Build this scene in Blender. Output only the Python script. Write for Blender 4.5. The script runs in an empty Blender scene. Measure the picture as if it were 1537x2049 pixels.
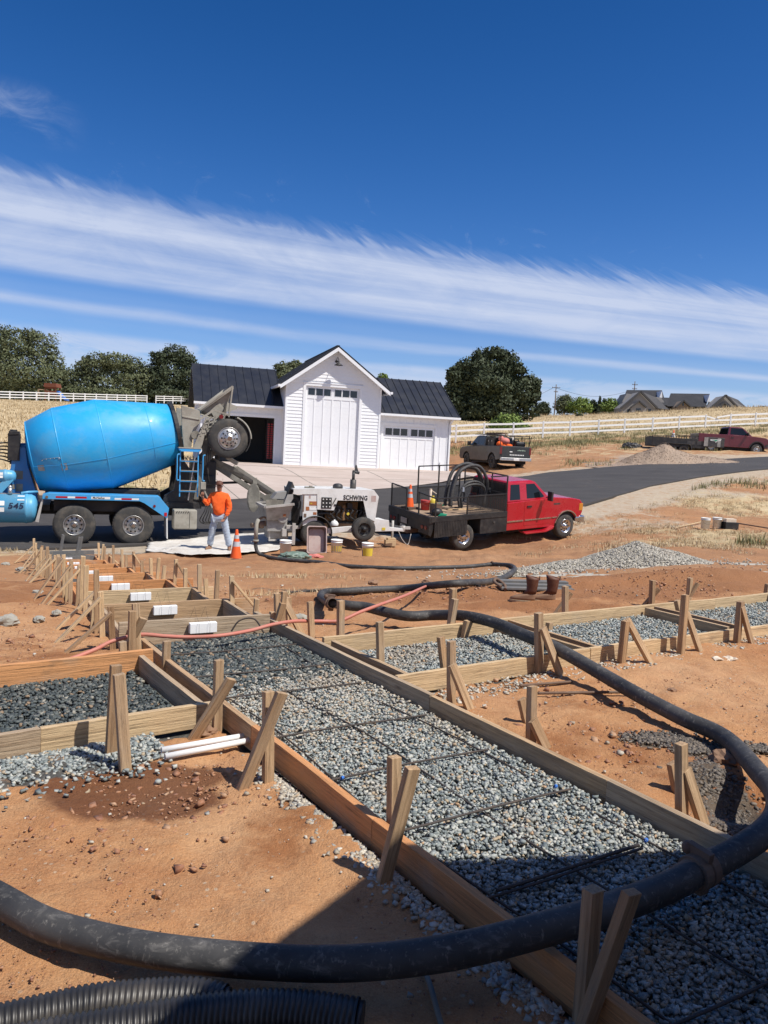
import bpy, bmesh, math, random
import numpy as np
from mathutils import Vector, Matrix, noise
random.seed(7); RNG=np.random.default_rng(11)
S=bpy.context.scene; COL=S.collection
rad=math.radians
# ---------------------------------------------------------------- camera
F=1540.; CX=768.5; CY=1024.5
PIT=rad(4.69); ROL=math.atan(.05)
CAM=Vector((0,0,1.6))
c_f=Vector((0,math.cos(PIT),-math.sin(PIT))); c_r=Vector((1,0,0)); c_u=Vector((0,math.sin(PIT),math.cos(PIT)))
c_X=math.cos(ROL)*c_r+math.sin(ROL)*c_u; c_Y=-math.sin(ROL)*c_r+math.cos(ROL)*c_u
cd=bpy.data.cameras.new('camera'); co=bpy.data.objects.new('camera',cd); COL.objects.link(co)
cd.sensor_fit='VERTICAL'; cd.sensor_height=24; cd.sensor_width=18; cd.lens=24*F/2049; cd.clip_start=.05; cd.clip_end=8000
m=Matrix((c_X,c_Y,-c_f)).transposed().to_4x4(); m.translation=CAM; co.matrix_world=m
S.camera=co
# ---------------------------------------------------------------- world, sun, exposure
SUN_AZ=118.; SUN_EL=57.     # azimuth clockwise from +Y
sd=Vector((math.sin(rad(SUN_AZ))*math.cos(rad(SUN_EL)),math.cos(rad(SUN_AZ))*math.cos(rad(SUN_EL)),math.sin(rad(SUN_EL))))
W=bpy.data.worlds.new('World'); S.world=W; W.use_nodes=True
def build_world():
    nt=W.node_tree; nt.nodes.clear(); N=nt.nodes.new; L=nt.links.new
    out=N('ShaderNodeOutputWorld'); bg=N('ShaderNodeBackground'); bg.inputs[1].default_value=.060
    sky=N('ShaderNodeTexSky'); sky.sky_type='NISHITA'; sky.sun_disc=False
    sky.sun_elevation=rad(SUN_EL); sky.sun_rotation=rad(SUN_AZ); sky.air_density=1.0; sky.dust_density=.35; sky.ozone_density=2.6
    hs=N('ShaderNodeHueSaturation'); hs.inputs['Saturation'].default_value=1.30; hs.inputs['Value'].default_value=1.26
    tn=N('ShaderNodeMix'); tn.data_type='RGBA'; tn.blend_type='MULTIPLY'; tn.inputs[0].default_value=1.; L(sky.outputs[0],tn.inputs[6]); tn.inputs[7].default_value=(1.20,1.20,1.46,1); L(tn.outputs[2],hs.inputs['Color'])
    tc=N('ShaderNodeTexCoord'); sep=N('ShaderNodeSeparateXYZ'); L(tc.outputs['Generated'],sep.inputs[0])
    def M(op,a,b=None,c=None):
        n=N('ShaderNodeMath'); n.operation=op
        for i,v in enumerate((a,b,c)):
            if v is None: continue
            if isinstance(v,(int,float)): n.inputs[i].default_value=v
            else: L(v,n.inputs[i])
        return n.outputs[0]
    az=M('ARCTAN2',sep.outputs[0],sep.outputs[1]); el=M('ARCSINE',sep.outputs[2])
    # streak frame: v counts across the cirrus streaks, w runs along them
    v=M('DIVIDE',el,M('SUBTRACT',M('SUBTRACT',1.0,M('MULTIPLY',az,.40)),M('MULTIPLY',M('MULTIPLY',az,az),.30))); w=M('ADD',az,0.0)
    def tex(sx,sy,scale,detail,rough,dist=0,off=0,skew=0.):
        cb=N('ShaderNodeCombineXYZ'); L(M('MULTIPLY',M('ADD',w,M('MULTIPLY',v,skew)),sx),cb.inputs[0]); L(M('MULTIPLY',v,sy),cb.inputs[1]); cb.inputs[2].default_value=off
        n=N('ShaderNodeTexNoise'); n.inputs['Scale'].default_value=scale; n.inputs['Detail'].default_value=detail
        n.inputs['Roughness'].default_value=rough; n.inputs['Distortion'].default_value=dist; L(cb.outputs[0],n.inputs['Vector']); return n.outputs[0]
    def ss(x,a,b):
        n=N('ShaderNodeMapRange'); n.interpolation_type='SMOOTHSTEP'; L(x,n.inputs[0]); n.inputs[1].default_value=a; n.inputs[2].default_value=b; return n.outputs[0]
    slow=tex(1.6,9,1.5,4,.55,.3,2.); feather=tex(9,7,1.5,6,.62,1.4,9.,1.6); hook=tex(22,6,1.2,5,.6,1.0,5.,2.2)
    fw=ss(v,.215,.262)
    vp=M('ADD',v,M('MULTIPLY',M('SUBTRACT',slow,.5),.020))
    vp=M('SUBTRACT',vp,M('MULTIPLY',fw,M('ADD',M('MULTIPLY',M('SUBTRACT',feather,.5),.036),M('MULTIPLY',M('SUBTRACT',hook,.5),M('MULTIPLY',ss(az,-.2,.15),.050)))))
    rp=N('ShaderNodeValToRGB'); rp.color_ramp.interpolation='EASE'; e=rp.color_ramp.elements
    st=[(0,.60),(.040,.45),(.062,.55),(.085,.82),(.102,.74),(.113,.05),(.124,.08),(.134,.62),(.143,.12),(.156,.06),(.170,.70),(.187,.88),(.205,.80),(.215,.98),(.232,.90),(.245,.55),(.256,.10),(.266,0.)]
    while len(e)<len(st): e.new(.5)
    for i,(p_,c) in enumerate(st): e[i].position=p_/.30; e[i].color=(c,c,c,1)
    L(M('DIVIDE',vp,.30),rp.inputs[0])
    s1=tex(1.1,30,1.4,6,.6,.35,0.); s2=tex(2.2,75,1.4,5,.6,.3,4.); s3=tex(5,14,1.4,7,.68,.8,7.); pat=tex(4.5,22,1.3,7,.66,.9,13.)
    mod=M('ADD',M('ADD',M('MULTIPLY',ss(s1,.30,.70),.50),M('MULTIPLY',ss(s2,.3,.7),.25)),M('MULTIPLY',ss(s3,.3,.7),.35))
    cl=M('MULTIPLY',rp.outputs[0],M('ADD',.46,M('MULTIPLY',mod,.66)))
    lowm=M('SUBTRACT',1.0,ss(v,.112,.135)); cl=M('MULTIPLY',cl,M('ADD',M('SUBTRACT',1.0,lowm),M('MULTIPLY',lowm,ss(pat,.30,.50))))
    cl=M('MINIMUM',cl,.93)
    # thin separate wisps high on the left
    wis=tex(7,11,1.4,7,.62,.9,21.); azw=M('MULTIPLY',ss(az,-.60,-.48),M('SUBTRACT',1.0,ss(az,-.43,-.37)))
    elw=M('MULTIPLY',ss(el,.31,.335),M('SUBTRACT',1.0,ss(el,.35,.38)))
    wi=M('MULTIPLY',M('MULTIPLY',ss(wis,.38,.70),M('MULTIPLY',azw,elw)),.5)
    wis2=tex(6,10,1.5,8,.7,1.8,33.); elw2=M('MULTIPLY',ss(v,.24,.265),M('SUBTRACT',1.0,ss(v,.28,.33)))
    wi2=M('MULTIPLY',M('MULTIPLY',ss(wis2,.55,.82),elw2),.22)
    tot=M('MINIMUM',M('ADD',M('ADD',cl,wi),wi2),.92)
    low=N('ShaderNodeMapRange'); L(el,low.inputs[0]); low.inputs[1].default_value=.0; low.inputs[2].default_value=.52; low.inputs[3].default_value=1.42; low.inputs[4].default_value=.98
    L(low.outputs[0],hs.inputs['Value'])
    mx=N('ShaderNodeMix'); mx.data_type='RGBA'; L(tot,mx.inputs[0]); L(hs.outputs[0],mx.inputs[6]); mx.inputs[7].default_value=(9.2,10.3,13.0,1)
    L(mx.outputs[2],bg.inputs[0]); L(bg.outputs[0],out.inputs[0])
build_world()
sl=bpy.data.lights.new('sun','SUN'); sl.energy=5.0; sl.angle=rad(.55); sl.color=(1,.95,.87)
so=bpy.data.objects.new('sun',sl); COL.objects.link(so); so.rotation_euler=sd.to_track_quat('Z','Y').to_euler(); so.location=(10,-10,30)
S.view_settings.view_transform='Standard'; S.view_settings.look='None'; S.view_settings.exposure=0.14; S.view_settings.gamma=1
S.view_settings.use_curve_mapping=False
S.render.engine='CYCLES'; S.render.resolution_x=768; S.render.resolution_y=1024
S.cycles.max_bounces=5; S.cycles.transparent_max_bounces=6
# ---------------------------------------------------------------- rays from the viewpoint into the site survey
def ray(px,py): return (px-CX)/F*c_X-(py-CY)/F*c_Y+c_f
def at(px,py,d): v=ray(px,py); return CAM+v*(d/v.y)
def gz(px,py,z): v=ray(px,py); return CAM+v*((z-1.6)/v.z)
U=np.array([-1.3,-.5,-.37,-.08,.1,.18,.24,.31,.475,1.3])
DK=np.array([0,6,9.5,14,17,20,24,27,30.5,34,41,45,55,70,125,200,300,3000.])
TB=np.array([
 [-.06,-.09,-.48,-1.0,-1.24,-1.28,-1.2,-.4,.1,.6,1.2,1.6,2.4,3.4,6.4,8.3,8.5,0],
 [-.06,-.09,-.48,-1.0,-1.24,-1.28,-1.2,-.4,.1,.6,1.2,1.6,2.4,3.4,6.4,8.5,8.7,0],
 [-.06,-.09,-.46,-.98,-1.23,-1.28,-1.25,-.6,.0,.5,1.1,1.5,2.3,3.3,6.6,10,10.2,0],
 [-.06,-.08,-.36,-.85,-1.12,-1.17,-.88,-.6,-.3,0,.50,.6,1.3,2.6,7,10.9,11,0],
 [-.06,-.06,-.2,-.72,-1.05,-1.2,-1.28,-.8,-.3,.0,.50,.6,1.4,2.75,7.3,11.2,11.4,0],
 [-.06,-.06,-.17,-.6,-.92,-1.1,-1.14,-.65,-.15,.15,.6,.8,1.7,3.3,7.6,11.8,12,0],
 [-.06,-.06,-.13,-.5,-.77,-.92,-.98,-.35,.05,.3,.75,1.1,2.0,3.6,8,12.6,12.5,0],
 [-.06,-.06,-.1,-.4,-.62,-.7,-.7,-.45,-.1,.32,1.2,1.5,2.4,4.05,9,13.9,14,0],
 [-.06,-.05,-.04,-.25,-.42,-.5,-.52,-.5,-.2,.35,1.45,1.85,2.7,5.2,11,17.6,17.5,0],
 [-.06,-.05,-.04,-.25,-.42,-.5,-.52,-.5,-.2,.35,1.45,1.85,2.7,5.2,11,17.6,17.5,0]])
def _table():
    ld=np.linspace(0,math.log(3001),420); uu=np.linspace(-1.3,1.3,160); dd=np.exp(ld)-1+.0
    A=np.array([np.interp(dd,DK,row) for row in TB]); B=np.array([np.interp(uu,U,A[:,j]) for j in range(len(dd))])  # d x u
    for ax,n in ((0,3),(1,7)):
        k=np.hanning(2*n+3)[1:-1]; k/=k.sum()
        P=np.pad(B,[(n,n) if i==ax else (0,0) for i in (0,1)],mode='edge')
        B=np.apply_along_axis(lambda q:np.convolve(q,k,'valid'),ax,P)
    return ld,uu,B
_ld,_uu,_B=_table()
GO=at(660,936,41.); GD=Vector((math.sin(rad(73)),math.cos(rad(73)),0)); GN=Vector((-GD.y,GD.x,0))   # garage frame
def sstep(x,a,b):
    t=np.clip((x-a)/(b-a),0,1); return t*t*(3-2*t)
BUMPS=[]   # (x,y,rx,ry,rot,h)
def hgt(x,y):
    x=np.asarray(x,float); y=np.asarray(y,float); yy=np.maximum(y,.5)
    u=np.clip(x/yy,-1.3,1.3)*np.clip(yy/6,0,1); l=np.log(np.clip(yy,0,2990)+1)
    fi=np.clip(l/_ld[1],0,len(_ld)-1.001); fj=np.clip((u+1.3)/(_uu[1]-_uu[0]),0,len(_uu)-1.001)
    i=fi.astype(int); j=fj.astype(int); a=fi-i; b=fj-j
    z=(_B[i,j]*(1-a)+_B[i+1,j]*a)*(1-b)+(_B[i,j+1]*(1-a)+_B[i+1,j+1]*a)*b
    gs=(x-GO.x)*GD.x+(y-GO.y)*GD.y; gt=(x-GO.x)*GN.x+(y-GO.y)*GN.y
    wgt=sstep(gt,-8,-1.5)*(1-sstep(gt,9,14))*sstep(gs,-12,-8)*(1-sstep(gs,8.3,11))
    z=z*(1-wgt)+.49*wgt
    for (bx,by,rx,ry,ro,h) in BUMPS:
        dx=x-bx; dy=y-by; c,s=math.cos(ro),math.sin(ro)
        q=((dx*c+dy*s)/rx)**2+((-dx*s+dy*c)/ry)**2
        z=z+h*np.exp(-q*1.4)
    return z
def gh(x,y): return float(hgt(x,y))
def T(px,py,dz=0.):
    v=ray(px,py); lo=1.; t=1.
    while t<400:
        P=CAM+v*t
        if P.z<gh(P.x,P.y)+dz: break
        lo=t; t*=1.02
    hi=t
    for _ in range(24):
        mid=(lo+hi)/2; P=CAM+v*mid
        if P.z<gh(P.x,P.y)+dz: hi=mid
        else: lo=mid
    return CAM+v*hi
# path frame: a along the walkway (away), b across it (to the right)
pu=Vector((-.567,.824,0)); pn=Vector((.824,.567,0))
def PF(a,b,z=0.): return pu*a+pn*b+Vector((0,0,z))
# ---------------------------------------------------------------- materials
MATS={}
class NB:
    def __init__(s,name):
        s.m=bpy.data.materials.new(name); s.m.use_nodes=True; s.nt=s.m.node_tree; s.p=s.nt.nodes['Principled BSDF']; MATS[name]=s.m
    def n(s,t,**k):
        q=s.nt.nodes.new(t)
        for a,b in k.items(): setattr(q,a,b)
        return q
    def l(s,a,b): s.nt.links.new(a,b)
    def setv(s,sock,v):
        if isinstance(v,(int,float)): sock.default_value=v
        elif isinstance(v,tuple): sock.default_value=v if len(v)==4 or len(v)==3 and sock.type=='VECTOR' else (*v,1)
        else: s.l(v,sock)
    def noise(s,scale,detail=5,rough=.6,vec=None,dist=0,sc=None):
        q=s.n('ShaderNodeTexNoise'); q.inputs['Scale'].default_value=scale; q.inputs['Detail'].default_value=detail; q.inputs['Roughness'].default_value=rough; q.inputs['Distortion'].default_value=dist
        v=vec if vec is not None else s.co()
        if sc:
            mp=s.n('ShaderNodeMapping'); mp.inputs['Scale'].default_value=sc; s.l(v,mp.inputs[0]); v=mp.outputs[0]
        s.l(v,q.inputs['Vector']); return q.outputs[0]
    def co(s,kind='Object'):
        if not hasattr(s,'_tc'): s._tc=s.n('ShaderNodeTexCoord')
        return s._tc.outputs[kind]
    def pos(s): return s.n('ShaderNodeNewGeometry').outputs['Position']
    def island(s): return s.n('ShaderNodeNewGeometry').outputs['Random Per Island']
    def rnd(s): return s.n('ShaderNodeObjectInfo').outputs['Random']
    def ramp(s,fac,stops,interp='LINEAR'):
        q=s.n('ShaderNodeValToRGB'); q.color_ramp.interpolation=interp; e=q.color_ramp.elements
        while len(e)<len(stops): e.new(.5)
        for i,(p_,c) in enumerate(stops): e[i].position=p_; e[i].color=(*c,1) if len(c)==3 else c
        s.l(fac,q.inputs[0]); return q.outputs[0]
    def mix(s,f,a,b,mode='MIX'):
        q=s.n('ShaderNodeMix',data_type='RGBA',blend_type=mode)
        s.setv(q.inputs[0],f); s.setv(q.inputs[6],a); s.setv(q.inputs[7],b); return q.outputs[2]
    def math(s,op,a,b=None):
        q=s.n('ShaderNodeMath',operation=op); s.setv(q.inputs[0],a)
        if b is not None: s.setv(q.inputs[1],b)
        return q.outputs[0]
    def rng(s,x,a,b,c=0.,d=1.):
        q=s.n('ShaderNodeMapRange'); s.l(x,q.inputs[0])
        for i,v in enumerate((a,b,c,d)): q.inputs[i+1].default_value=v
        return q.outputs[0]
    def bump(s,h,strength,dist=.01,nrm=None):
        q=s.n('ShaderNodeBump'); q.inputs['Strength'].default_value=strength; q.inputs['Distance'].default_value=dist; s.l(h,q.inputs['Height'])
        if nrm is not None: s.l(nrm,q.inputs['Normal'])
        return q.outputs[0]
    def done(s,col=None,rough=None,metal=None,nrm=None,spec=None):
        if col is not None: s.setv(s.p.inputs['Base Color'],col)
        if rough is not None: s.setv(s.p.inputs['Roughness'],rough)
        if metal is not None: s.p.inputs['Metallic'].default_value=metal
        if nrm is not None: s.l(nrm,s.p.inputs['Normal'])
        if spec is not None: s.p.inputs['Specular IOR Level'].default_value=spec
        return s.m
def paint(name,col,rough=.4,metal=0,dirt=(.32,.25,.18),amt=.25,scale=3.,bump=.0,coat=0.):
    b=NB(name); f=b.rng(b.noise(scale,6,.65),.45,.75,0,amt); f2=b.noise(scale*9,4,.6)
    c=b.mix(f,col,dirt); c=b.mix(b.rng(f2,.3,.8,0,.18),c,tuple(x*.6 for x in col))
    if coat: b.p.inputs['Coat Weight'].default_value=coat; b.p.inputs['Coat Roughness'].default_value=.08
    r=b.rng(b.noise(scale*2,4,.6),.3,.7,rough-.07,rough+.15)
    b.done(c,r,metal,b.bump(f2,bump,.004) if bump else None); return b.m
def wood(name,cols,dark=.35,stain=None):
    b=NB(name); r=b.rnd(); cr=b.ramp(r,[(i/(max(1,len(cols)-1)),c) for i,c in enumerate(cols)])
    vec=b.n('ShaderNodeVectorMath',operation='ADD'); b.l(b.co(),vec.inputs[0])
    cb=b.n('ShaderNodeCombineXYZ'); b.l(b.math('MULTIPLY',r,37.),cb.inputs[0]); b.l(b.math('MULTIPLY',r,11.),cb.inputs[1]); b.l(cb.outputs[0],vec.inputs[1]); v=vec.outputs[0]
    g=b.noise(7,7,.7,v,.5,(.22,7,7)); g2=b.noise(3,6,.65,v,.4,(.6,1.8,1.8)); g3=b.noise(34,5,.75,v,.2,(.12,3,3))
    c=b.mix(b.rng(g,.42,.62,0,min(1,dark*2.2)),cr,b.mix(.6,cr,(.15,.075,.03)))
    c=b.mix(b.rng(g2,.52,.68,0,.45),c,(.40,.325,.245))
    c=b.mix(b.rng(g3,.54,.66,0,.65),c,(.10,.060,.033))
    c=b.mix(b.rng(b.noise(1.6,5,.7,v,.8,(1,2,2)),.58,.72,0,.5),c,(.17,.11,.07))
    kn=b.n('ShaderNodeTexVoronoi'); kn.inputs['Scale'].default_value=3.0; mp=b.n('ShaderNodeMapping'); mp.inputs['Scale'].default_value=(.7,2.2,2.2); b.l(v,mp.inputs[0]); b.l(mp.outputs[0],kn.inputs['Vector'])
    c=b.mix(b.rng(kn.outputs['Distance'],.0,.12,.75,0),c,(.09,.045,.02))
    b.done(c,.82,0,b.bump(b.math('ADD',g3,g),.9,.006)); return b.m
def flat(name,col,rough=.6,metal=0,**k):
    b=NB(name); return b.done(col,rough,metal,**k)
wood('wood_old',[(.52,.375,.235),(.46,.36,.25),(.55,.37,.205),(.48,.31,.175)])
wood('wood_stake',[(.46,.29,.155),(.56,.38,.22),(.50,.35,.21),(.38,.235,.125)],.42)
wood('wood_new',[(.66,.29,.105),(.60,.27,.105),(.70,.34,.14)],.3)
wood('wood_pale',[(.68,.48,.27),(.62,.46,.27),(.72,.50,.28)],.3)
paint('mixer_blue',(.022,.36,.72),.42,0,(.16,.36,.48),.5,1.6,.15,.08)
paint('chassis_blue',(.02,.17,.42),.45,0,(.2,.19,.17),.4,3)
paint('fender_blue',(.05,.33,.66),.38,0,(.25,.27,.27),.25,3)
paint('tank_blue',(.09,.36,.58),.4,0,(.3,.3,.27),.35,2.5)
paint('concrete_splash',(.34,.32,.27),.85,0,(.16,.14,.11),.8,2.5,.8)
paint('splash_dark',(.16,.15,.125),.85,0,(.36,.34,.29),.9,3.5,.8)
paint('black_metal',(.016,.016,.017),.5,0,(.13,.11,.09),.35,4)
paint('dark_steel',(.05,.05,.052),.5,.2,(.2,.17,.13),.5,5)
paint('white_metal',(.72,.72,.70),.42,0,(.36,.31,.25),.55,2.2)
paint('dirty_white',(.45,.43,.40),.6,0,(.17,.14,.11),.85,3.)
paint('red_paint',(.42,.006,.018),.25,0,(.35,.12,.09),.18,1.2,0,.5)
paint('maroon_paint',(.115,.008,.018),.3,0,(.2,.10,.08),.25,1.2,0,.4)
paint('grey_paint',(.024,.027,.029),.4,0,(.09,.075,.06),.25,1.5,0,.2)
paint('chrome',(.62,.62,.62),.22,1.,(.25,.22,.18),.3,5)
paint('alloy',(.55,.55,.54),.35,.85,(.22,.19,.15),.5,6)
paint('rusty',(.16,.10,.07),.8,.2,(.26,.21,.16),.8,6,.4)
paint('roof_black',(.030,.033,.042),.42,.35,(.06,.06,.065),.2,.8)
paint('siding_white',(.80,.81,.82),.55,0,(.70,.69,.66),.25,1.)
paint('vinyl_white',(.80,.80,.79),.5,0,(.5,.46,.38),.25,.5)
paint('plastic_white',(.78,.78,.76),.45,0,(.42,.37,.30),.3,7)
paint('foam_white',(.86,.86,.86),.8,0,(.6,.6,.58),.2,12)
paint('pvc_white',(.83,.83,.82),.35,0,(.6,.55,.5),.2,8)
paint('cone_orange',(.85,.115,.015),.5,0,(.45,.14,.07),.35,6)
paint('reflective',(.55,.56,.57),.4,.2,(.4,.37,.33),.4,8)
paint('rubber_black',(.022,.022,.023),.65,0,(.16,.14,.11),.45,5,.1)
paint('tyre_rubber',(.045,.044,.042),.85,0,(.17,.145,.115),.7,5,.2)
paint('boot_leather',(.105,.035,.018),.6,0,(.22,.12,.07),.4,14)
paint('boot_foot',(.24,.14,.085),.8,0,(.32,.18,.1),.6,14)
paint('boot_sole',(.42,.33,.22),.9,0,(.3,.18,.1),.5,14)
paint('tub_pink',(.46,.36,.33),.7,0,(.30,.12,.10),.6,4)
paint('tub_dark',(.17,.12,.11),.75,0,(.36,.3,.27),.6,6)
paint('bag_green',(.13,.19,.15),.5,0,(.28,.33,.29),.7,9,.6)
paint('pink_thing',(.62,.20,.17),.7,0,(.4,.15,.1),.4,8)
paint('yellow_plastic',(.68,.52,.05),.45,0,(.4,.3,.1),.35,8)
paint('red_plastic',(.52,.05,.05),.45,0,(.3,.1,.08),.35,8)
paint('green_plastic',(.01,.30,.17),.45,0,(.1,.2,.12),.3,8)
paint('paper_bag',(.68,.58,.46),.85,0,(.5,.33,.2),.5,12)
paint('deck_wood',(.34,.24,.16),.85,0,(.16,.11,.08),.8,3,.4)
paint('plank_grey',(.135,.135,.135),.8,0,(.25,.22,.18),.6,8,.3)
paint('house_wall',(.30,.285,.27),.8,0,(.24,.22,.2),.2,.4)
paint('house_stone',(.25,.19,.14),.85,0,(.36,.3,.24),.7,2)
paint('house_roof',(.020,.021,.026),.8,0,(.05,.05,.055),.5,.6)
paint('shingle_roof',(.062,.06,.062),.85,0,(.07,.07,.07),.7,.8)
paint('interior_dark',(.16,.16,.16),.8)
paint('redwood',(.17,.05,.025),.8,0,(.1,.05,.03),.5,3)
paint('slide_blue',(.03,.16,.55),.4)
paint('orange_cloth',(.88,.13,.015),.85,0,(.50,.08,.02),.5,6,.6)
paint('denim',(.40,.47,.56),.9,0,(.30,.30,.29),.6,6,.6)
paint('skin',(.30,.135,.08),.6,0,(.2,.08,.05),.2,12)
paint('pump_grey',(.33,.32,.30),.6,0,(.14,.12,.10),.8,4)
paint('engine_ochre',(.26,.14,.05),.7,0,(.08,.06,.05),.7,12)
paint('pole_wood',(.12,.085,.06),.9)
flat('black_matte',(.006,.006,.007),.7); flat('text_black',(.01,.01,.012),.5); flat('text_navy',(.01,.02,.06),.5)
flat('decal_white',(.72,.72,.70),.5); flat('decal_orange',(.35,.12,.04),.6); flat('decal_blue',(.05,.06,.22),.5); flat('decal_pale_green',(.32,.42,.33),.6)
flat('tape_red',(.42,.01,.02),.35); flat('lens_red',(.16,.015,.015),.25); flat('lens_amber',(.55,.22,.03),.25); flat('lens_clear',(.6,.6,.58),.15)
b=NB('glass_dark'); b.done((.012,.016,.022),.06,0,None,.7)
b=NB('glass_cab'); b.done((.008,.011,.014),.04,0,None,.45)
b=NB('mesh_metal')   # expanded steel mesh: real openings in the sheet
br=b.n('ShaderNodeTexBrick'); br.inputs['Scale'].default_value=1; br.inputs['Brick Width'].default_value=.05; br.inputs['Row Height'].default_value=.022; br.inputs['Mortar Size'].default_value=.0052; br.inputs['Mortar Smooth'].default_value=0
br.inputs['Color1'].default_value=(0,0,0,1); br.inputs['Color2'].default_value=(0,0,0,1); br.inputs['Mortar'].default_value=(1,1,1,1)
sp=b.n('ShaderNodeSeparateXYZ'); b.l(b.co(),sp.inputs[0]); cb=b.n('ShaderNodeCombineXYZ'); b.l(b.math('ADD',sp.outputs[0],sp.outputs[1]),cb.inputs[0]); b.l(sp.outputs[2],cb.inputs[1]); b.l(cb.outputs[0],br.inputs['Vector'])
b.l(br.outputs['Color'],b.p.inputs['Alpha']); b.done((.02,.02,.02),.5)
def ground_mat():
    b=NB('ground_soil'); P=b.pos()
    A=b.n('ShaderNodeAttribute',attribute_name='mask'); sp=b.n('ShaderNodeSeparateColor'); b.l(A.outputs['Color'],sp.inputs[0])
    A2=b.n('ShaderNodeAttribute',attribute_name='mask2'); sp2=b.n('ShaderNodeSeparateColor'); b.l(A2.outputs['Color'],sp2.inputs[0])
    n1=b.noise(.55,6,.6,P,.6); n2=b.noise(4.,7,.65,P); n3=b.noise(38.,6,.7,P); n4=b.noise(1.6,6,.7,P,1.2,(1,2.6,1))
    soil=b.ramp(n1,[(.30,(.43,.195,.082)),(.5,(.52,.272,.126)),(.68,(.60,.355,.19))])
    soil=b.mix(b.rng(n2,.4,.72,0,.55),soil,(.34,.135,.054))
    soil=b.mix(b.rng(n4,.5,.72,0,.5),soil,(.60,.365,.19))
    soil=b.mix(b.rng(n3,.52,.8,0,.5),soil,(.20,.085,.04))
    vo=b.n('ShaderNodeTexVoronoi'); vo.inputs['Scale'].default_value=21.; b.l(P,vo.inputs['Vector'])
    n5=b.noise(150,4,.8,P); soil=b.mix(b.rng(n5,.52,.72,0,.55),soil,(.22,.105,.055)); soil=b.mix(b.rng(n5,.46,.30,0,.5),soil,(.62,.44,.29))
    fleck=b.math('MULTIPLY',b.rng(vo.outputs['Distance'],.13,.20,1,0),b.rng(n2,.48,.6,0,.75))
    soil=b.mix(fleck,soil,(.50,.40,.29))
    wet=b.rng(b.math('ADD',sp.outputs[2],b.rng(n2,.2,.8,-.22,.22)),.35,.62)
    soil=b.mix(b.math('MULTIPLY',wet,.80),soil,(.115,.040,.017))
    soil=b.mix(b.rng(b.math('ADD',A2.outputs['Alpha'],b.rng(n2,.25,.75,-.35,.35)),.3,.7,0,.8),soil,b.mix(n3,(.22,.082,.028),(.34,.145,.06)))
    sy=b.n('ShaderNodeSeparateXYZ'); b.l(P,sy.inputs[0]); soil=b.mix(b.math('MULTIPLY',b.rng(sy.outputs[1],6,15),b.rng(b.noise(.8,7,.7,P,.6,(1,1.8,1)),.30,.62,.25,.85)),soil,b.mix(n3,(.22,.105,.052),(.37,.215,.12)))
    # dry grass land
    g1=b.noise(.35,6,.7,P,.5); g2=b.noise(2.2,7,.75,P,.3); g3=b.noise(14,5,.7,P)
    gr=b.ramp(g2,[(.3,(.38,.28,.15)),(.5,(.50,.385,.225)),(.7,(.60,.48,.30))])
    gr=b.mix(b.rng(g1,.5,.75,0,.45),gr,(.27,.17,.075)); gr=b.mix(b.rng(g3,.5,.8,0,.35),gr,(.18,.14,.055))
    gf=b.rng(b.math('ADD',sp.outputs[0],b.rng(b.noise(1.1,7,.75,P,.8),.25,.75,-.42,.42)),.4,.62)
    c=b.mix(gf,soil,gr)
    # green weeds
    wf=b.rng(b.math('ADD',sp2.outputs[0],b.rng(b.noise(.9,7,.75,P,.9),.25,.75,-.45,.45)),.42,.66,0,.8)
    c=b.mix(wf,c,b.mix(g2,(.10,.11,.035),(.20,.18,.07)))
    # gravel bed and grey spoil; bed darkened to paint shaded gaps between stones
    gv=b.ramp(n3,[(.3,(.05,.048,.043)),(.6,(.12,.115,.105)),(.8,(.26,.24,.21))])
    c=b.mix(b.rng(b.math('ADD',sp.outputs[1],b.rng(n2,.3,.7,-.2,.2)),.35,.6),c,gv)
    pale=b.mix(n2,(.36,.29,.21),(.50,.43,.33))
    c=b.mix(b.rng(b.math('ADD',sp2.outputs[1],b.rng(n2,.3,.7,-.3,.3)),.35,.75,0,.9),c,pale)
    mud=b.mix(n3,(.085,.066,.05),(.17,.135,.10))
    c=b.mix(b.rng(b.math('ADD',sp2.outputs[2],b.rng(n2,.3,.7,-.3,.3)),.4,.6,0,.95),c,mud)
    h=b.math('ADD',b.math('MULTIPLY',n3,.5),b.math('ADD',n2,b.math('MULTIPLY',b.noise(110,4,.7,P),.25)))
    rr=b.math('SUBTRACT',.95,b.math('MULTIPLY',wet,.25))
    b.done(c,rr,0,b.bump(h,.8,.045)); b.p.inputs['Specular IOR Level'].default_value=.2
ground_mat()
b=NB('asphalt'); P=b.pos(); n=b.noise(.5,6,.65,P,.4,(1,3,1)); n2=b.noise(60,4,.8,P)
c=b.mix(b.rng(n,.35,.7),(.037,.033,.031),(.062,.056,.052)); c=b.mix(b.rng(n2,.5,.8,0,.4),c,(.12,.115,.11)); c=b.mix(b.rng(b.noise(.9,7,.75,P,1.),.58,.72,0,.35),c,(.16,.12,.085))
b.done(c,.85,0,b.bump(n2,.3,.01))
b=NB('apron_concrete'); P=b.pos(); n=b.noise(.45,6,.65,P,.6,(1,2.5,1)); n2=b.noise(9,5,.7,P)
c=b.mix(b.rng(n,.3,.7),(.40,.315,.265),(.52,.435,.38)); c=b.mix(b.rng(n2,.5,.8,0,.3),c,(.33,.27,.23)); b.done(c,.85,0,b.bump(n2,.15,.004))
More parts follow.
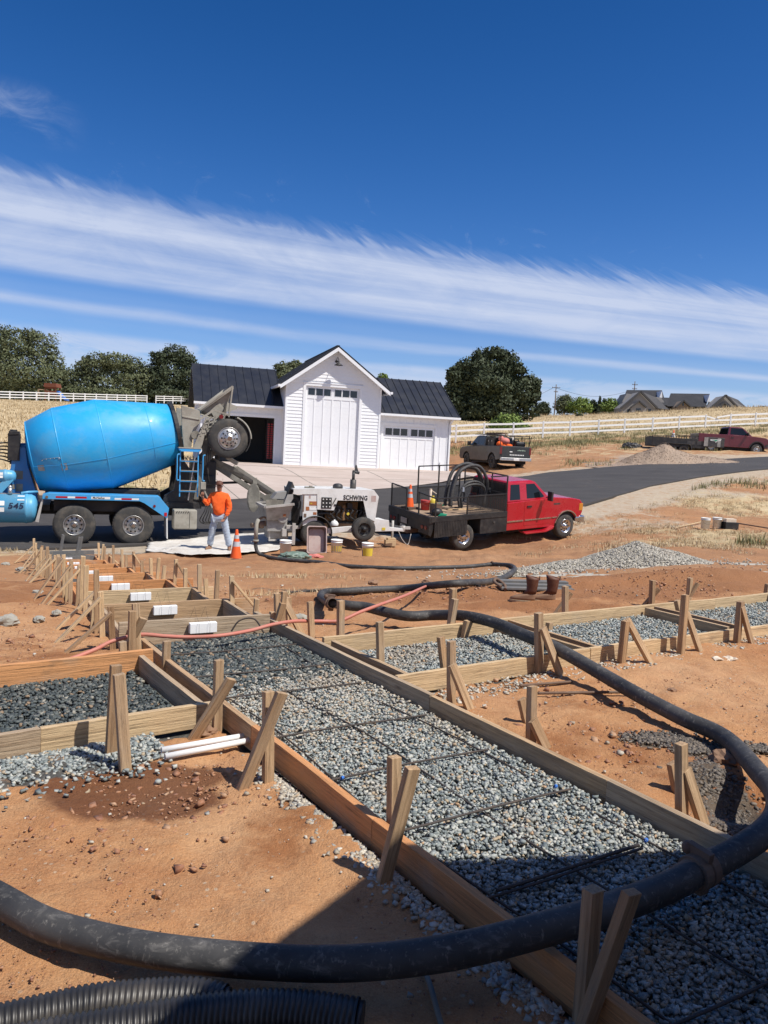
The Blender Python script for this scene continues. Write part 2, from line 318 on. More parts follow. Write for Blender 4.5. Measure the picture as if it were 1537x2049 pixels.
def gravel_mat(name,stops,dust=(.40,.30,.2),da=.25):
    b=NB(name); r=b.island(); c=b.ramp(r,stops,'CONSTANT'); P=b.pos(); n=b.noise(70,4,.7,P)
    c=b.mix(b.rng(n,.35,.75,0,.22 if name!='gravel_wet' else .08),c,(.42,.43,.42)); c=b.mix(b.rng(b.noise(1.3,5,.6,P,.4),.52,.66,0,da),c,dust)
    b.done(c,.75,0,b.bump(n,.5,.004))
gravel_mat('gravel_blue',[(0,(.15,.18,.18)),(.14,(.22,.25,.245)),(.30,(.29,.315,.30)),(.46,(.35,.37,.35)),(.62,(.42,.43,.39)),(.72,(.12,.15,.155)),(.80,(.46,.46,.41)),(.88,(.40,.31,.20)),(.95,(.52,.51,.46)),(.975,(.46,.29,.16))],(.46,.32,.19),.35)
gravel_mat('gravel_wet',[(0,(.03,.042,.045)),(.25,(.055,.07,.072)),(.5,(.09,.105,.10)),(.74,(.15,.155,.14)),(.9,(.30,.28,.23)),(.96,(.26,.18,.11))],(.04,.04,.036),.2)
gravel_mat('gravel_tan',[(0,(.34,.29,.22)),(.25,(.44,.39,.31)),(.5,(.50,.46,.39)),(.7,(.30,.29,.26)),(.85,(.58,.54,.46)),(.95,(.36,.25,.15))])
gravel_mat('clod_red',[(0,(.30,.125,.055)),(.3,(.36,.17,.08)),(.6,(.25,.095,.042)),(.8,(.42,.24,.13))],(.3,.14,.07),.3)
gravel_mat('clod_mud',[(0,(.085,.066,.05)),(.3,(.125,.098,.075)),(.6,(.06,.047,.036)),(.8,(.17,.135,.10))],(.2,.12,.07),.3)
b=NB('hose_rubber'); P=b.co(); n=b.noise(2.2,6,.65); n2=b.noise(14,6,.7,None,.6,(1,1,2.5)); n3=b.noise(55,4,.7,None,0,(1,1,.3))
c=b.mix(b.rng(n,.40,.68,0,.7),(.026,.026,.027),(.095,.09,.085)); c=b.mix(b.rng(n2,.54,.72,0,.7),c,(.17,.16,.15)); c=b.mix(b.rng(n3,.58,.72,0,.6),c,(.27,.25,.22)); b.done(c,b.rng(n2,.3,.7,.55,.8),0,b.bump(n2,.35,.004))
b=NB('hose_pink'); n=b.noise(14,5,.6); b.done(b.mix(b.rng(n,.4,.7,0,.6),(.50,.165,.12),(.42,.22,.16)),.6)
b=NB('corrugated_black'); n=b.noise(7,5,.6); b.done(b.mix(b.rng(n,.45,.7,0,.5),(.022,.021,.021),(.11,.095,.08)),.42)
b=NB('fabric_white'); P=b.pos(); n=b.noise(2.5,6,.7,P,.5); b.done(b.mix(b.rng(n,.4,.7,0,.8),(.60,.575,.53),(.42,.37,.31)),.9,0,b.bump(n,.6,.05))
def leafmat(name,c1,c2,c3):
    b=NB(name); r=b.island(); c=b.ramp(r,[(0,c1),(.5,c2),(1,c3)]); P=b.pos(); c=b.mix(b.rng(b.noise(.5,4,.6,P),.35,.65,0,.5),c,c1)
    b.done(c,.65); b.p.inputs['Specular IOR Level'].default_value=.25
leafmat('leaf_oak',(.030,.042,.021),(.050,.066,.032),(.080,.096,.050))
leafmat('leaf_olive',(.075,.09,.042),(.11,.128,.062),(.155,.165,.085))
leafmat('leaf_bright',(.09,.14,.03),(.17,.24,.05),(.24,.30,.08))
leafmat('leaf_weed',(.13,.14,.06),(.27,.25,.12),(.46,.37,.20))
leafmat('straw',(.40,.30,.165),(.53,.415,.25),(.64,.53,.36))
gravel_mat('soil_tan',[(0,(.27,.185,.12)),(.3,(.30,.21,.14)),(.6,(.24,.16,.10)),(.85,(.33,.24,.16))],(.3,.2,.13),.4)
gravel_mat('gravel_grey',[(0,(.34,.31,.25)),(.25,(.40,.365,.295)),(.5,(.46,.42,.34)),(.7,(.27,.25,.215)),(.88,(.52,.47,.39))],(.35,.27,.2),.4)
paint('bark',(.10,.075,.055),.9,0,(.05,.04,.03),.6,6,.5)
paint('rebar_steel',(.060,.050,.046),.7,.2,(.13,.09,.065),.8,14)
# ---------------------------------------------------------------- mesh builder
def basis(d,up=(0,0,1)):
    d=Vector(d).normalized(); up=Vector(up)
    if abs(d.dot(up))>.98: up=Vector((0,1,0)) if abs(d.y)<.9 else Vector((1,0,0))
    y=up.cross(d).normalized(); z=d.cross(y).normalized(); return d,y,z
class MB:
    def __init__(s): s.v=[];s.f=[];s.m=[];s.s=[]
    def add(s,vs,fs,mi=0,sm=False):
        o=len(s.v); s.v+= [tuple(v) for v in vs]
        for f in fs: s.f.append(tuple(o+i for i in f)); s.m.append(mi); s.s.append(sm)
        return s
    def box(s,c,d,R=None,mi=0):
        c=Vector(c); vs=[]
        for x in (-.5,.5):
            for y in (-.5,.5):
                for z in (-.5,.5):
                    q=Vector((x*d[0],y*d[1],z*d[2])); vs.append(c+(R@q if R else q))
        return s.add(vs,[(0,1,3,2),(4,6,7,5),(0,4,5,1),(2,3,7,6),(0,2,6,4),(1,5,7,3)],mi)
    def b2(s,a,b,mi=0): # box from two corners
        a=Vector(a);b=Vector(b); return s.box((a+b)/2,[abs(x) for x in (b-a)],None,mi)
    def bar(s,p0,p1,w,h,up=(0,0,1),mi=0):
        p0=Vector(p0);p1=Vector(p1); d,y,z=basis(p1-p0,up); R=Matrix((d,y,z)).transposed()
        return s.box((p0+p1)/2,((p1-p0).length,w,h),R,mi)
    def tube(s,pts,r,n=10,cap=True,mi=0,sm=True):
        pts=[Vector(p) for p in pts]; rs=r if hasattr(r,'__len__') else [r]*len(pts); rings=[]; pz=None
        for i,p in enumerate(pts):
            d=(pts[min(i+1,len(pts)-1)]-pts[max(i-1,0)]).normalized()
            if pz is None: _,y,z=basis(d)
            else: y=pz.cross(d); y=y.normalized() if y.length>1e-5 else basis(d)[1]; z=d.cross(y).normalized()
            pz=z; rings.append([p+rs[i]*(math.cos(a)*y+math.sin(a)*z) for a in [2*math.pi*k/n for k in range(n)]])
        vs=[v for R in rings for v in R]; fs=[]
        for i in range(len(pts)-1):
            for k in range(n): a=i*n+k; b_=i*n+(k+1)%n; fs.append((a,b_,b_+n,a+n))
        s.add(vs,fs,mi,sm)
        if cap: s.add(rings[0],[tuple(range(n))[::-1]],mi); s.add(rings[-1],[tuple(range(n))],mi)
        return s
    def cyl(s,p0,p1,r,n=12,r2=None,mi=0,sm=True): return s.tube([p0,p1],[r,r if r2 is None else r2],n,True,mi,sm)
    def lathe(s,prof,o,ax,n=24,mi=0,sm=True,arc=None,up=(0,0,1)):
        o=Vector(o); d,y,z=basis(ax,up); vs=[]; N_=n if arc is None else n+1; a0,a1=(0,2*math.pi) if arc is None else arc
        for (x,r) in prof:
            for k in range(N_):
                a=a0+(a1-a0)*k/n; vs.append(o+d*x+r*(math.cos(a)*y+math.sin(a)*z))
        fs=[]
        for i in range(len(prof)-1):
            for k in range(n):
                b_=(k+1)%N_ if arc is None else k+1
                fs.append((i*N_+k,(i+1)*N_+k,(i+1)*N_+b_,i*N_+b_))
        return s.add(vs,fs,mi,sm)
    def prism(s,poly,y0,y1,mi=0,fn=None):   # poly in (x,z), extruded along y
        fn=fn or (lambda x,y,z:(x,y,z)); n=len(poly)
        vs=[fn(x,y0,z) for x,z in poly]+[fn(x,y1,z) for x,z in poly]
        return s.add(vs,[tuple(range(n)),tuple(range(2*n-1,n-1,-1))]+[(i,i+n,(i+1)%n+n,(i+1)%n) for i in range(n)],mi)
    def loft(s,rings,mi=0,sm=False,close=True,cap=True):
        n=len(rings[0]); vs=[v for r in rings for v in r]; fs=[]
        for i in range(len(rings)-1):
            for k in range(n if close else n-1): a=i*n+k;b_=i*n+(k+1)%n; fs.append((a,b_,b_+n,a+n))
        s.add(vs,fs,mi,sm)
        if cap: s.add(rings[0],[tuple(range(n))[::-1]],mi); s.add(rings[-1],[tuple(range(n))],mi)
        return s
    def sphere(s,c,r,n=10,mi=0,sc=(1,1,1)):
        c=Vector(c); vs=[];fs=[];m_=max(4,n//2+1)
        for i in range(m_+1):
            t=math.pi*i/m_
            for k in range(n): a=2*math.pi*k/n; vs.append(c+Vector((r*sc[0]*math.sin(t)*math.cos(a),r*sc[1]*math.sin(t)*math.sin(a),r*sc[2]*math.cos(t))))
        for i in range(m_):
            for k in range(n): fs.append((i*n+k,(i+1)*n+k,(i+1)*n+(k+1)%n,i*n+(k+1)%n))
        return s.add(vs,fs,mi,True)
def link(name,me,mats,parent=None,M=None,bevel=0):
    o=bpy.data.objects.new(name,me); COL.objects.link(o)
    if isinstance(mats,str): mats=[mats]
    for q in mats: me.materials.append(MATS[q])
    if M is not None: o.matrix_basis=M
    if parent is not None: o.parent=parent
    if bevel:
        md=o.modifiers.new('bevel','BEVEL'); md.width=bevel; md.segments=2; md.limit_method='ANGLE'; md.angle_limit=rad(35)
    return o
def obj(name,mb,mats,parent=None,M=None,bevel=0,fix=True):
    me=bpy.data.meshes.new(name); me.from_pydata(mb.v,[],mb.f)
    me.polygons.foreach_set('material_index',mb.m); me.polygons.foreach_set('use_smooth',mb.s)
    if fix:
        bm=bmesh.new(); bm.from_mesh(me); bmesh.ops.remove_doubles(bm,verts=bm.verts,dist=1e-6) if len(mb.v)<200000 else None
        bmesh.ops.recalc_face_normals(bm,faces=bm.faces); bm.to_mesh(me); bm.free()
    return link(name,me,mats,parent,M,bevel)
def tag(o,label=None,cat=None,group=None,kind=None):
    if label: o['label']=label
    if cat: o['category']=cat
    if group: o['group']=group
    if kind: o['kind']=kind
    return o
def thing(name,label,cat,loc=(0,0,0),rotz=0,group=None,M=None):
    o=bpy.data.objects.new(name,None); COL.objects.link(o); o.empty_display_size=.2
    o.matrix_basis=M if M is not None else Matrix.Translation(Vector(loc))@Matrix.Rotation(rotz,4,'Z')
    return tag(o,label,cat,group)
def inv(root,M): return root.matrix_basis.inverted()@M
def copy_tree(o,parent=None):
    c=o.copy(); COL.objects.link(c)
    if parent is not None: c.parent=parent
    for ch in list(o.children): copy_tree(ch,c)
    return c
def frame(o,x,y,z=None):
    x=Vector(x).normalized(); z=x.cross(Vector(y)).normalized() if z is None else Vector(z); y=z.cross(x).normalized()
    M=Matrix((x,y,z)).transposed().to_4x4(); M.translation=Vector(o); return M
def text(name,s,size,M,mat,parent,depth=.003,bold=0.,shear=0.,sx=1.):
    cu=bpy.data.curves.new(name,'FONT'); cu.body=s; cu.size=size; cu.extrude=depth; cu.offset=bold; cu.shear=shear; cu.align_x='LEFT'; cu.resolution_u=3; cu.space_character=1.+bold*14
    t=bpy.data.objects.new(name+'_t',cu); COL.objects.link(t); me=bpy.data.meshes.new_from_object(t.evaluated_get(bpy.context.evaluated_depsgraph_get())); bpy.data.objects.remove(t)
    for v in me.vertices: v.co.x*=sx
    me.materials.clear(); return link(name,me,mat,parent,M)
def npmesh(name,V,Fc,mats,sm=False,kind=None):
    me=bpy.data.meshes.new(name); V=np.asarray(V,np.float32); Fc=np.asarray(Fc,np.int32); k=Fc.shape[1]
    me.vertices.add(len(V)); me.vertices.foreach_set('co',V.ravel()); me.loops.add(Fc.size); me.loops.foreach_set('vertex_index',Fc.ravel())
    me.polygons.add(len(Fc)); me.polygons.foreach_set('loop_start',np.arange(0,Fc.size,k,dtype=np.int32)); me.polygons.foreach_set('loop_total',np.full(len(Fc),k,np.int32))
    if sm: me.polygons.foreach_set('use_smooth',np.ones(len(Fc),bool))
    me.update(calc_edges=True); o=link(name,me,mats)
    if kind: o['kind']=kind
    return o
def spline(pts,n=8):
    P=[Vector(p) for p in pts]; out=[]
    P=[2*P[0]-P[1]]+P+[2*P[-1]-P[-2]]
    for i in range(1,len(P)-2):
        a,b_,c,d=P[i-1],P[i],P[i+1],P[i+2]
        for k in range(n):
            t=k/n; out.append(.5*((2*b_)+(c-a)*t+(2*a-5*b_+4*c-d)*t*t+(3*b_-a-3*c+d)*t**3))
    out.append(P[-2]); return out
# ---------------------------------------------------------------- ground
def blob(X,Y,p,rx,ry,ro=0.,soft=1.):
    dx=X-p.x; dy=Y-p.y; c,s=math.cos(ro),math.sin(ro)
    return np.clip(1.6-np.sqrt(((dx*c+dy*s)/rx)**2+((-dx*s+dy*c)/ry)**2)*1.1,0,1)
ROAD_NEAR=[(-700,1150),(-300,1120),(0,1100),(340,1086),(500,1066),(700,1063),(900,1062),(1040,1048),(1160,1013),(1230,992),(1300,972),(1400,954),(1537,938),(1800,912)]
ROAD_FAR=[(-700,1010),(-300,1010),(0,1008),(300,1004),(470,1000),(640,989),(800,976),(905,964),(1000,956),(1100,945),(1200,936),(1300,929),(1400,922),(1537,914),(1800,895)]
def road_pts():
    a=[T(x,y) for x,y in ROAD_NEAR[2:]]; b_=[T(x,y) for x,y in ROAD_FAR[3:]]
    a=[Vector((-32,19.6,0)),Vector((-18,19.4,0))]+a; b_=[Vector((-32,27.2,0)),Vector((-18,26.2,0))]+b_
    return a,b_
def resample(L,n):
    L=[Vector((p.x,p.y,0)) for p in L]; d=[0]
    for i in range(1,len(L)): d.append(d[-1]+(L[i]-L[i-1]).length)
    out=[]
    for k in range(n):
        t=d[-1]*k/(n-1); i=min(max(np.searchsorted(d,t)-1,0),len(L)-2); f=(t-d[i])/(d[i+1]-d[i]); out.append(L[i].lerp(L[i+1],f))
    return out
def vnoise(V,scale,octv=3):
    out=np.zeros(len(V))
    for i in range(len(V)): out[i]=noise.fractal(Vector((V[i,0]*scale,V[i,1]*scale,.5)),1.,2.1,octv)
    return out
def axis(segs):
    out=[]
    for a,b_,st in segs: out+=list(np.arange(a,b_,st))
    return np.array(out+[segs[-1][1]])
def in_path(X,Y,a0,a1,b0,b1):
    a=X*pu.x+Y*pu.y; b_=X*pn.x+Y*pn.y
    return ((a>a0)&(a<a1)&(b_>b0)&(b_<b1)).astype(float)
BUMPS+=[ # soil berms and hollows: (x,y,rx,ry,rot,h)
 ]
for px,py,rx,ry,ro,h in [(1330,1165,1.9,.5,.45,.17),(1100,1175,1.2,.45,.4,.10),(1500,1160,1.4,.6,.4,.16),(900,1190,.9,.35,.3,.10),(760,1185,1.0,.3,.3,.10),(60,1230,.9,.8,0,.10),(130,1180,1.2,.8,0,.14),(200,1330,.5,.3,0,.05),
                         (250,1590,.45,.22,0,-.02),(380,1560,.2,.12,0,-.03),(1480,1600,.30,.22,.6,-.13),(1440,1560,.2,.2,0,.05)]:
    P=gz(px,py,-.06) if py>1250 else T(px,py); BUMPS.append((P.x,P.y,rx,ry,ro,h))
for _p in (at(1132,1077,25.3),at(921,1100,23.0)):   # level the soil under the flatbed's wheels
    _h=_p.z-.01-gh(_p.x,_p.y)
    BUMPS.append((_p.x+.3,_p.y+.3,2.3,1.5,.55,_h))
def build_ground():
    xs=axis([(-3000,-400,400),(-400,-120,35),(-120,-40,6),(-40,-14,1.2),(-14,-6,.25),(-6,-3,.12),(-3,3.4,.045),(3.4,8,.11),(8,16,.3),(16,45,1.2),(45,130,6),(130,420,30),(420,3000,380)])
    ys=axis([(-200,-20,30),(-20,-2,2.),(-2,1.4,.5),(1.4,7,.045),(7,11,.09),(11,18,.2),(18,30,.3),(30,50,.5),(50,90,1.5),(90,230,5),(230,600,40),(600,3000,300)])
    X,Y=np.meshgrid(xs,ys); X=X.ravel();Y=Y.ravel(); Z=hgt(X,Y)
    V=np.stack([X,Y,Z],1); n=vnoise(V[:,:2],.9,4); n2=vnoise(V[:,:2]+40,5.,4); n3=vnoise(V[:,:2]+9,17.,3)
    bed=np.clip(in_path(X,Y,-1,6.,1.74,3.04)+in_path(X,Y,4.1,5.3,3.,10.)+in_path(X,Y,4.1,5.5,-2.5,1.72),0,1)
    gs=(X-GO.x)*GD.x+(Y-GO.y)*GD.y; gt=(X-GO.x)*GN.x+(Y-GO.y)*GN.y
    hard=((gt>-14)&(gt<9)&(gs>-9)&(gs<9.5)).astype(float)
    # keep the road corridor smooth
    na,fa=road_pts(); cx=np.array([(p.x+q.x)/2 for p,q in zip(resample(na,60),resample(fa,60))]); cy=np.array([(p.y+q.y)/2 for p,q in zip(resample(na,60),resample(fa,60))])
    hw=np.array([(p-q).length/2 for p,q in zip(resample(na,60),resample(fa,60))])
    sel=np.where((Y>15)&(Y<60)&(X>-40)&(X<45))[0]; road=np.zeros(len(X))
    D=np.hypot(X[sel,None]-cx,Y[sel,None]-cy)-hw; road[sel]=(D.min(1)<.3); shoulder=np.zeros(len(X)); shoulder[sel]=np.clip(1.3-D.min(1)/1.0,0,1)
    dist=np.hypot(X,Y); rough=(1-bed*.8)*(1-hard)*(1-road)
    pile=np.zeros(len(X))
    Z+=rough*(n*.030*np.clip(dist/6,.5,4)+n2*.021*(dist<30)+n3*.0085*(dist<14)) - bed*.035 - hard*.05 - road*.05
    near=(dist<6)&(bed<.5); Z-=0
    me=bpy.data.meshes.new('ground'); nx,ny=len(xs),len(ys)
    I=(np.arange(ny-1)[:,None]*nx+np.arange(nx-1)[None,:]).ravel(); Fq=np.stack([I,I+1,I+nx+1,I+nx],1)
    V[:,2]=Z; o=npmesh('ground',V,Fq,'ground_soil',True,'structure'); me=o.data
    # masks
    ang=X/np.maximum(Y,1)
    grass=sstep(Y,27,30)*(ang<-.1)+ (1-(ang<-.1))*sstep(Y+ang*6,62,74)
    grass=np.maximum(grass,((ang>.10)*(ang<.9))*sstep(Y,40,56)*.44)
    rp=lambda px,py:T(px,py)
    for px,py,rx,ry,s_ in [(1480,1010,4.,3.2,.62),(1400,1085,2.6,1.6,.60),(1530,1075,3.5,2.5,.62),(1330,1060,2.,1.2,.45),(1540,960,5,4,.45),(620,1150,1.0,.35,.45),(1000,1075,1.4,.5,.35),(560,1190,.6,.3,.4),(30,1110,1.2,.7,.5)]:
        grass=np.maximum(grass,blob(X,Y,rp(px,py),rx,ry)*s_)
    gravel=bed.copy(); pale=np.zeros(len(X)); mud=np.zeros(len(X)); wet=np.zeros(len(X)); weed=np.zeros(len(X))
    gravel=np.maximum(gravel,in_path(X,Y,3.8,4.15,-2.5,1.25)*.6)
    for i in range(9):
        c=STEP[i]; a=(X-c.x)*su.x+(Y-c.y)*su.y; b_=(X-c.x)*sn.x+(Y-c.y)*sn.y
        gravel=np.maximum(gravel,((a>0)&(a<1.35)&(abs(b_)<.6)).astype(float))
    for px,py,rx,ry,s_ in [(1250,1125,2.0,1.0,.3),(150,1100,3.,.35,.8),(280,1092,2.,.3,.8),(1450,1120,1.5,.6,.25)]: gravel=np.maximum(gravel,blob(X,Y,rp(px,py),rx,ry)*s_)
    for px,py,rx,ry,s_ in [(1250,1050,3.2,1.1,.6),(1200,1020,2.6,.9,.7),(1380,985,4.,1.2,.7),(1450,955,4,1.4,.6),(1350,912,4.5,2.6,.8),(1260,925,3,1.5,.6),(1480,925,5,1.2,.4),(640,1078,4.0,.8,.35)]: pale=np.maximum(pale,blob(X,Y,rp(px,py),rx,ry)*s_)
    pale=np.maximum(pale,shoulder*.75)
    for px,py,rx,ry,s_ in [(260,1580,.42,.27,1.),(330,1545,.30,.12,1.),(1490,1610,.3,.25,.8)]: wet=np.maximum(wet,blob(X,Y,gz(px,py,-.06),rx,ry)*s_)
    wet=np.maximum(wet,blob(X,Y,T(730,1112),.8,.35)*.7)
    for px,py,rx,ry,s_ in [(1445,1580,.16,.30,1.),(1410,1500,.22,.10,.95),(1320,1480,.25,.10,.9),(1500,1500,.2,.08,.9),(1470,1650,.12,.2,.9)]: mud=np.maximum(mud,blob(X,Y,gz(px,py,-.06),rx,ry,.4)*s_)
    for px,py,rx,ry,s_ in [(560,1175,.8,.25,.6),(1080,1090,1,.4,.3)]: mud=np.maximum(mud,blob(X,Y,T(px,py),rx,ry)*s_)
    for px,py,rx,ry,s_ in [(960,905,5,3,.6),(1150,885,9,3,.62),(1400,878,9,3,.6),(1250,870,14,3,.55),(1130,935,4,1,.4),(250,985,3,2,.6),(1480,965,2,1,.5)]: weed=np.maximum(weed,blob(X,Y,rp(px,py),rx,ry)*s_)
    dist_soil=np.zeros(len(X))
    for px,py,rx,ry,s_ in [(1330,1165,2.6,.8,1.),(1100,1185,2.2,.8,1.),(900,1190,1.8,.6,.9),(700,1200,1.5,.7,.8),(100,1200,1.6,1.3,.7),(60,1300,1.,.6,.5),(450,1200,1.4,.8,.6),(1500,1165,2.,.9,.9),(760,1150,3,1.,.45),(600,1120,3,1.2,.5),(1000,1100,3,1.5,.45),(1300,1090,3,1.5,.4),(350,1130,2,1,.5),(1050,1215,1.5,.4,.8),(20,1180,2,2,.6)]: dist_soil=np.maximum(dist_soil,blob(X,Y,rp(px,py),rx,ry)*s_)
    for px,py,rx,ry,s_ in [(1250,1500,.7,.35,.6),(1480,1590,.4,.35,.8),(560,1640,.2,.5,.5),(1150,1420,.5,.3,.4)]: dist_soil=np.maximum(dist_soil,blob(X,Y,gz(px,py,-.06),rx,ry)*s_)
    far=sstep(dist,230,330); weed=np.maximum(weed,far*.6)
    for nm,(r,g,b_) in {'mask':(grass,gravel,wet),'mask2':(weed,pale,mud)}.items():
        at_=me.attributes.new(nm,'FLOAT_COLOR','POINT'); A=np.ones((len(X),4),np.float32); A[:,3]=dist_soil if nm=='mask2' else 1.; A[:,0]=r;A[:,1]=g;A[:,2]=b_; at_.data.foreach_set('color',A.ravel())
# stair frame
su=Vector((-.47,.883,0)).normalized(); sn=Vector((su.y,-su.x,0))
STEP=[Vector(p) for p in [(-1.48,6.33,.05),(-2.11,7.44,-.07),(-2.73,8.64,-.20),(-3.37,9.84,-.34),(-4.02,11.07,-.48),(-4.72,12.4,-.65),(-5.42,13.75,-.82),(-6.15,15.2,-1.0),(-6.9,16.7,-1.16)]]
build_ground()
def strip(name,A,B,n,m_,dz,mat,kind='structure',thick=0):
    A=resample(A,n);B=resample(B,n); vs=[];fs=[]
    for i in range(n):
        for j in range(m_+1):
            p=A[i].lerp(B[i],j/m_); vs.append((p.x,p.y,gh(p.x,p.y)+dz))
    for i in range(n-1):
        for j in range(m_): k=i*(m_+1)+j; fs.append((k,k+1,k+m_+2,k+m_+1))
    mb=MB(); mb.add(vs,fs,0,True)
    if thick:
        for e in (0,m_):
            ev=[];ef=[]
            for i in range(n): x,y,z=vs[i*(m_+1)+e]; ev+=[(x,y,z),(x,y,z-thick)]
            for i in range(n-1): ef.append((2*i,2*i+1,2*i+3,2*i+2))
            mb.add(ev,ef)
    o=obj(name,mb,mat,fix=False); o['kind']=kind; return o
na,fa=road_pts()
strip('asphalt_driveway',na,fa,170,10,.012,'asphalt',thick=.08)
# concrete apron in front of the garage
def G(s,t,z=0.): p=GO+GD*s+GN*t; return Vector((p.x,p.y,z))
def apron():
    left=[T(380,1004),T(470,1000),T(560,994),T(640,989),T(720,982),T(800,976),T(880,966)]
    A=resample(left+[G(8.0,-3.2)],60); B=resample([G(-8.6,1.2),G(8.0,1.2)],60)
    mb=MB(); m_=14; vs=[];fs=[]
    for i in range(60):
        for j in range(m_+1): p=A[i].lerp(B[i],j/m_); vs.append((p.x,p.y,gh(p.x,p.y)+.025))
    for i in range(59):
        for j in range(m_): k=i*(m_+1)+j; fs.append((k,k+1,k+m_+2,k+m_+1))
    mb.add(vs,fs,0,True); o=obj('concrete_apron',mb,'apron_concrete',fix=False); o['kind']='structure'
    jb=MB()
    for pa,pb in [((556,934),(690,1000)),((735,944),(800,975)),((405,935),(480,1000))]:
        a=T(*pa);b_=T(*pb)
        pts=[a.lerp(b_,k/12) for k in range(13)]
        for k in range(12):
            p,q=pts[k],pts[k+1]; jb.bar((p.x,p.y,gh(p.x,p.y)+.027),(q.x,q.y,gh(q.x,q.y)+.027),.035,.006)
    for t in (-3.2,-6.2):
        pts=[G(-7+.5*k,t) for k in range(29)]
        for k in range(28): p,q=pts[k],pts[k+1]; jb.bar((p.x,p.y,gh(p.x,p.y)+.027),(q.x,q.y,gh(q.x,q.y)+.027),.03,.006)
    o=obj('concrete_joints',jb,'splash_dark',fix=False); o['kind']='structure'
apron()
# ---------------------------------------------------------------- stones
ICO=None
def ico():
    t=(1+5**.5)/2; v=np.array([(-1,t,0),(1,t,0),(-1,-t,0),(1,-t,0),(0,-1,t),(0,1,t),(0,-1,-t),(0,1,-t),(t,0,-1),(t,0,1),(-t,0,-1),(-t,0,1)],float); v/=np.linalg.norm(v[0])
    f=np.array([(0,11,5),(0,5,1),(0,1,7),(0,7,10),(0,10,11),(1,5,9),(5,11,4),(11,10,2),(10,7,6),(7,1,8),(3,9,4),(3,4,2),(3,2,6),(3,6,8),(3,8,9),(4,9,5),(2,4,11),(6,2,10),(8,6,7),(9,8,1)])
    return v,f
_cv=np.array([(x,y,z) for x in (-.62,.62) for y in (-.62,.62) for z in (-.62,.62)],float); _cv[[0,3,5,6]]*=1.18; _cv[[1,2,4,7]]*=.88
CUBE=(_cv,np.array([(0,1,3),(0,3,2),(4,6,7),(4,7,5),(0,4,5),(0,5,1),(2,3,7),(2,7,6),(0,2,6),(0,6,4),(1,5,7),(1,7,3)]))
def stones(name,P,size,mat,label,kind='stuff',flatten=.65,jit=.33):
    v,f=CUBE; n=len(P); P=np.asarray(P,float); size=np.broadcast_to(size,(n,))
    VV=v[None]*(1+RNG.uniform(-jit,jit,(n,8,3)))*np.stack([RNG.uniform(.8,1.25,n),RNG.uniform(.6,1.,n),RNG.uniform(flatten*.7,flatten*1.2,n)],1)[:,None]
    a=RNG.uniform(0,6.28,n); tl=RNG.normal(0,.45,n); ca,sa,ct,st=np.cos(a),np.sin(a),np.cos(tl),np.sin(tl)
    x=VV[...,0];y=VV[...,1]*ct[:,None]-VV[...,2]*st[:,None];z=VV[...,1]*st[:,None]+VV[...,2]*ct[:,None]
    X=x*ca[:,None]-y*sa[:,None];Y=x*sa[:,None]+y*ca[:,None]
    R=np.stack([X,Y,z],2)*size[:,None,None]*.5+P[:,None]
    FF=(f[None]+np.arange(n)[:,None,None]*8).reshape(-1,3)
    o=npmesh(name,R.reshape(-1,3),FF,mat); tag(o,label,'stones' if kind!='stuff' else 'gravel',None,kind); return o
def pf_np(a,b_): return a*pu.x+b_*pn.x, a*pu.y+b_*pn.y
def bed(a0,a1,b0,b1,n,z0,lay=.03):
    a=RNG.uniform(a0,a1,n); b_=RNG.uniform(b0,b1,n); x,y=pf_np(a,b_); un=np.array([noise.noise(Vector((i*1.3,j*1.3,2)))*.012 for i,j in zip(x,y)])
    return np.stack([x,y,z0+un+RNG.uniform(0,lay,n)],1)
P=np.concatenate([bed(.2,3.9,1.83,2.95,42000,-.064,.032),bed(3.9,5.0,1.83,2.95,11000,-.064,.032)])
stones('walkway_gravel',P,RNG.lognormal(-3.92,.25,len(P)).clip(.012,.036),'gravel_blue','blue grey crushed gravel filling the walkway form between the long boards')
P=bed(4.5,5.9,1.83,2.95,15000,-.052); x=P[:,0];y=P[:,1]; aa=x*pu.x+y*pu.y; k=RNG.uniform(0,1,len(P))<np.clip((aa-4.55)/.7,0,.8); P=P[k]
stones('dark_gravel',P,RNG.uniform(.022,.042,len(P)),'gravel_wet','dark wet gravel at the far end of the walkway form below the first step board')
P=np.concatenate([bed(4.2,5.15,3.22,4.92,8000,-.072),bed(4.2,5.15,5.1,6.95,7500,-.072),bed(4.2,5.1,7.2,10.,7500,-.072)])
stones('side_form_gravel',P,RNG.uniform(.017,.034,len(P)),'gravel_blue','grey gravel filling the bays of the form running off to the right')
P=bed(4.27,5.36,-1.6,1.6,15000,-.078)
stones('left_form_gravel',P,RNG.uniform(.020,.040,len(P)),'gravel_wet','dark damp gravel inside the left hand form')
a=4.14-np.abs(RNG.normal(0,.17,10000)); b_=RNG.uniform(-1.6,1.45,10000)-np.clip(4.1-a,0,1)*.3; k=(a>3.35)&(b_<1.35); a,b_=a[k],b_[k]; x,y=pf_np(a,b_)
stones('spilled_gravel',np.stack([x,y,hgt(x,y)+RNG.uniform(0,.03,len(x))],1),RNG.uniform(.016,.036,len(x)),'gravel_blue','loose grey gravel spilled on soil in front of the left form')
# pale stones along boards
a=RNG.uniform(.4,3.5,1700); b_=1.74-np.abs(RNG.normal(0,.055,1700)); x,y=pf_np(a,b_)
a2=RNG.uniform(3.8,4.08,1300); b2=RNG.uniform(3.1,8.5,1300); x2,y2=pf_np(a2,b2); x=np.r_[x,x2];y=np.r_[y,y2]
stones('edge_stones',np.stack([x,y,hgt(x,y)+.004],1),RNG.uniform(.014,.036,len(x)),'gravel_tan','pale tan gravel stones scattered along the outside of the form boards')
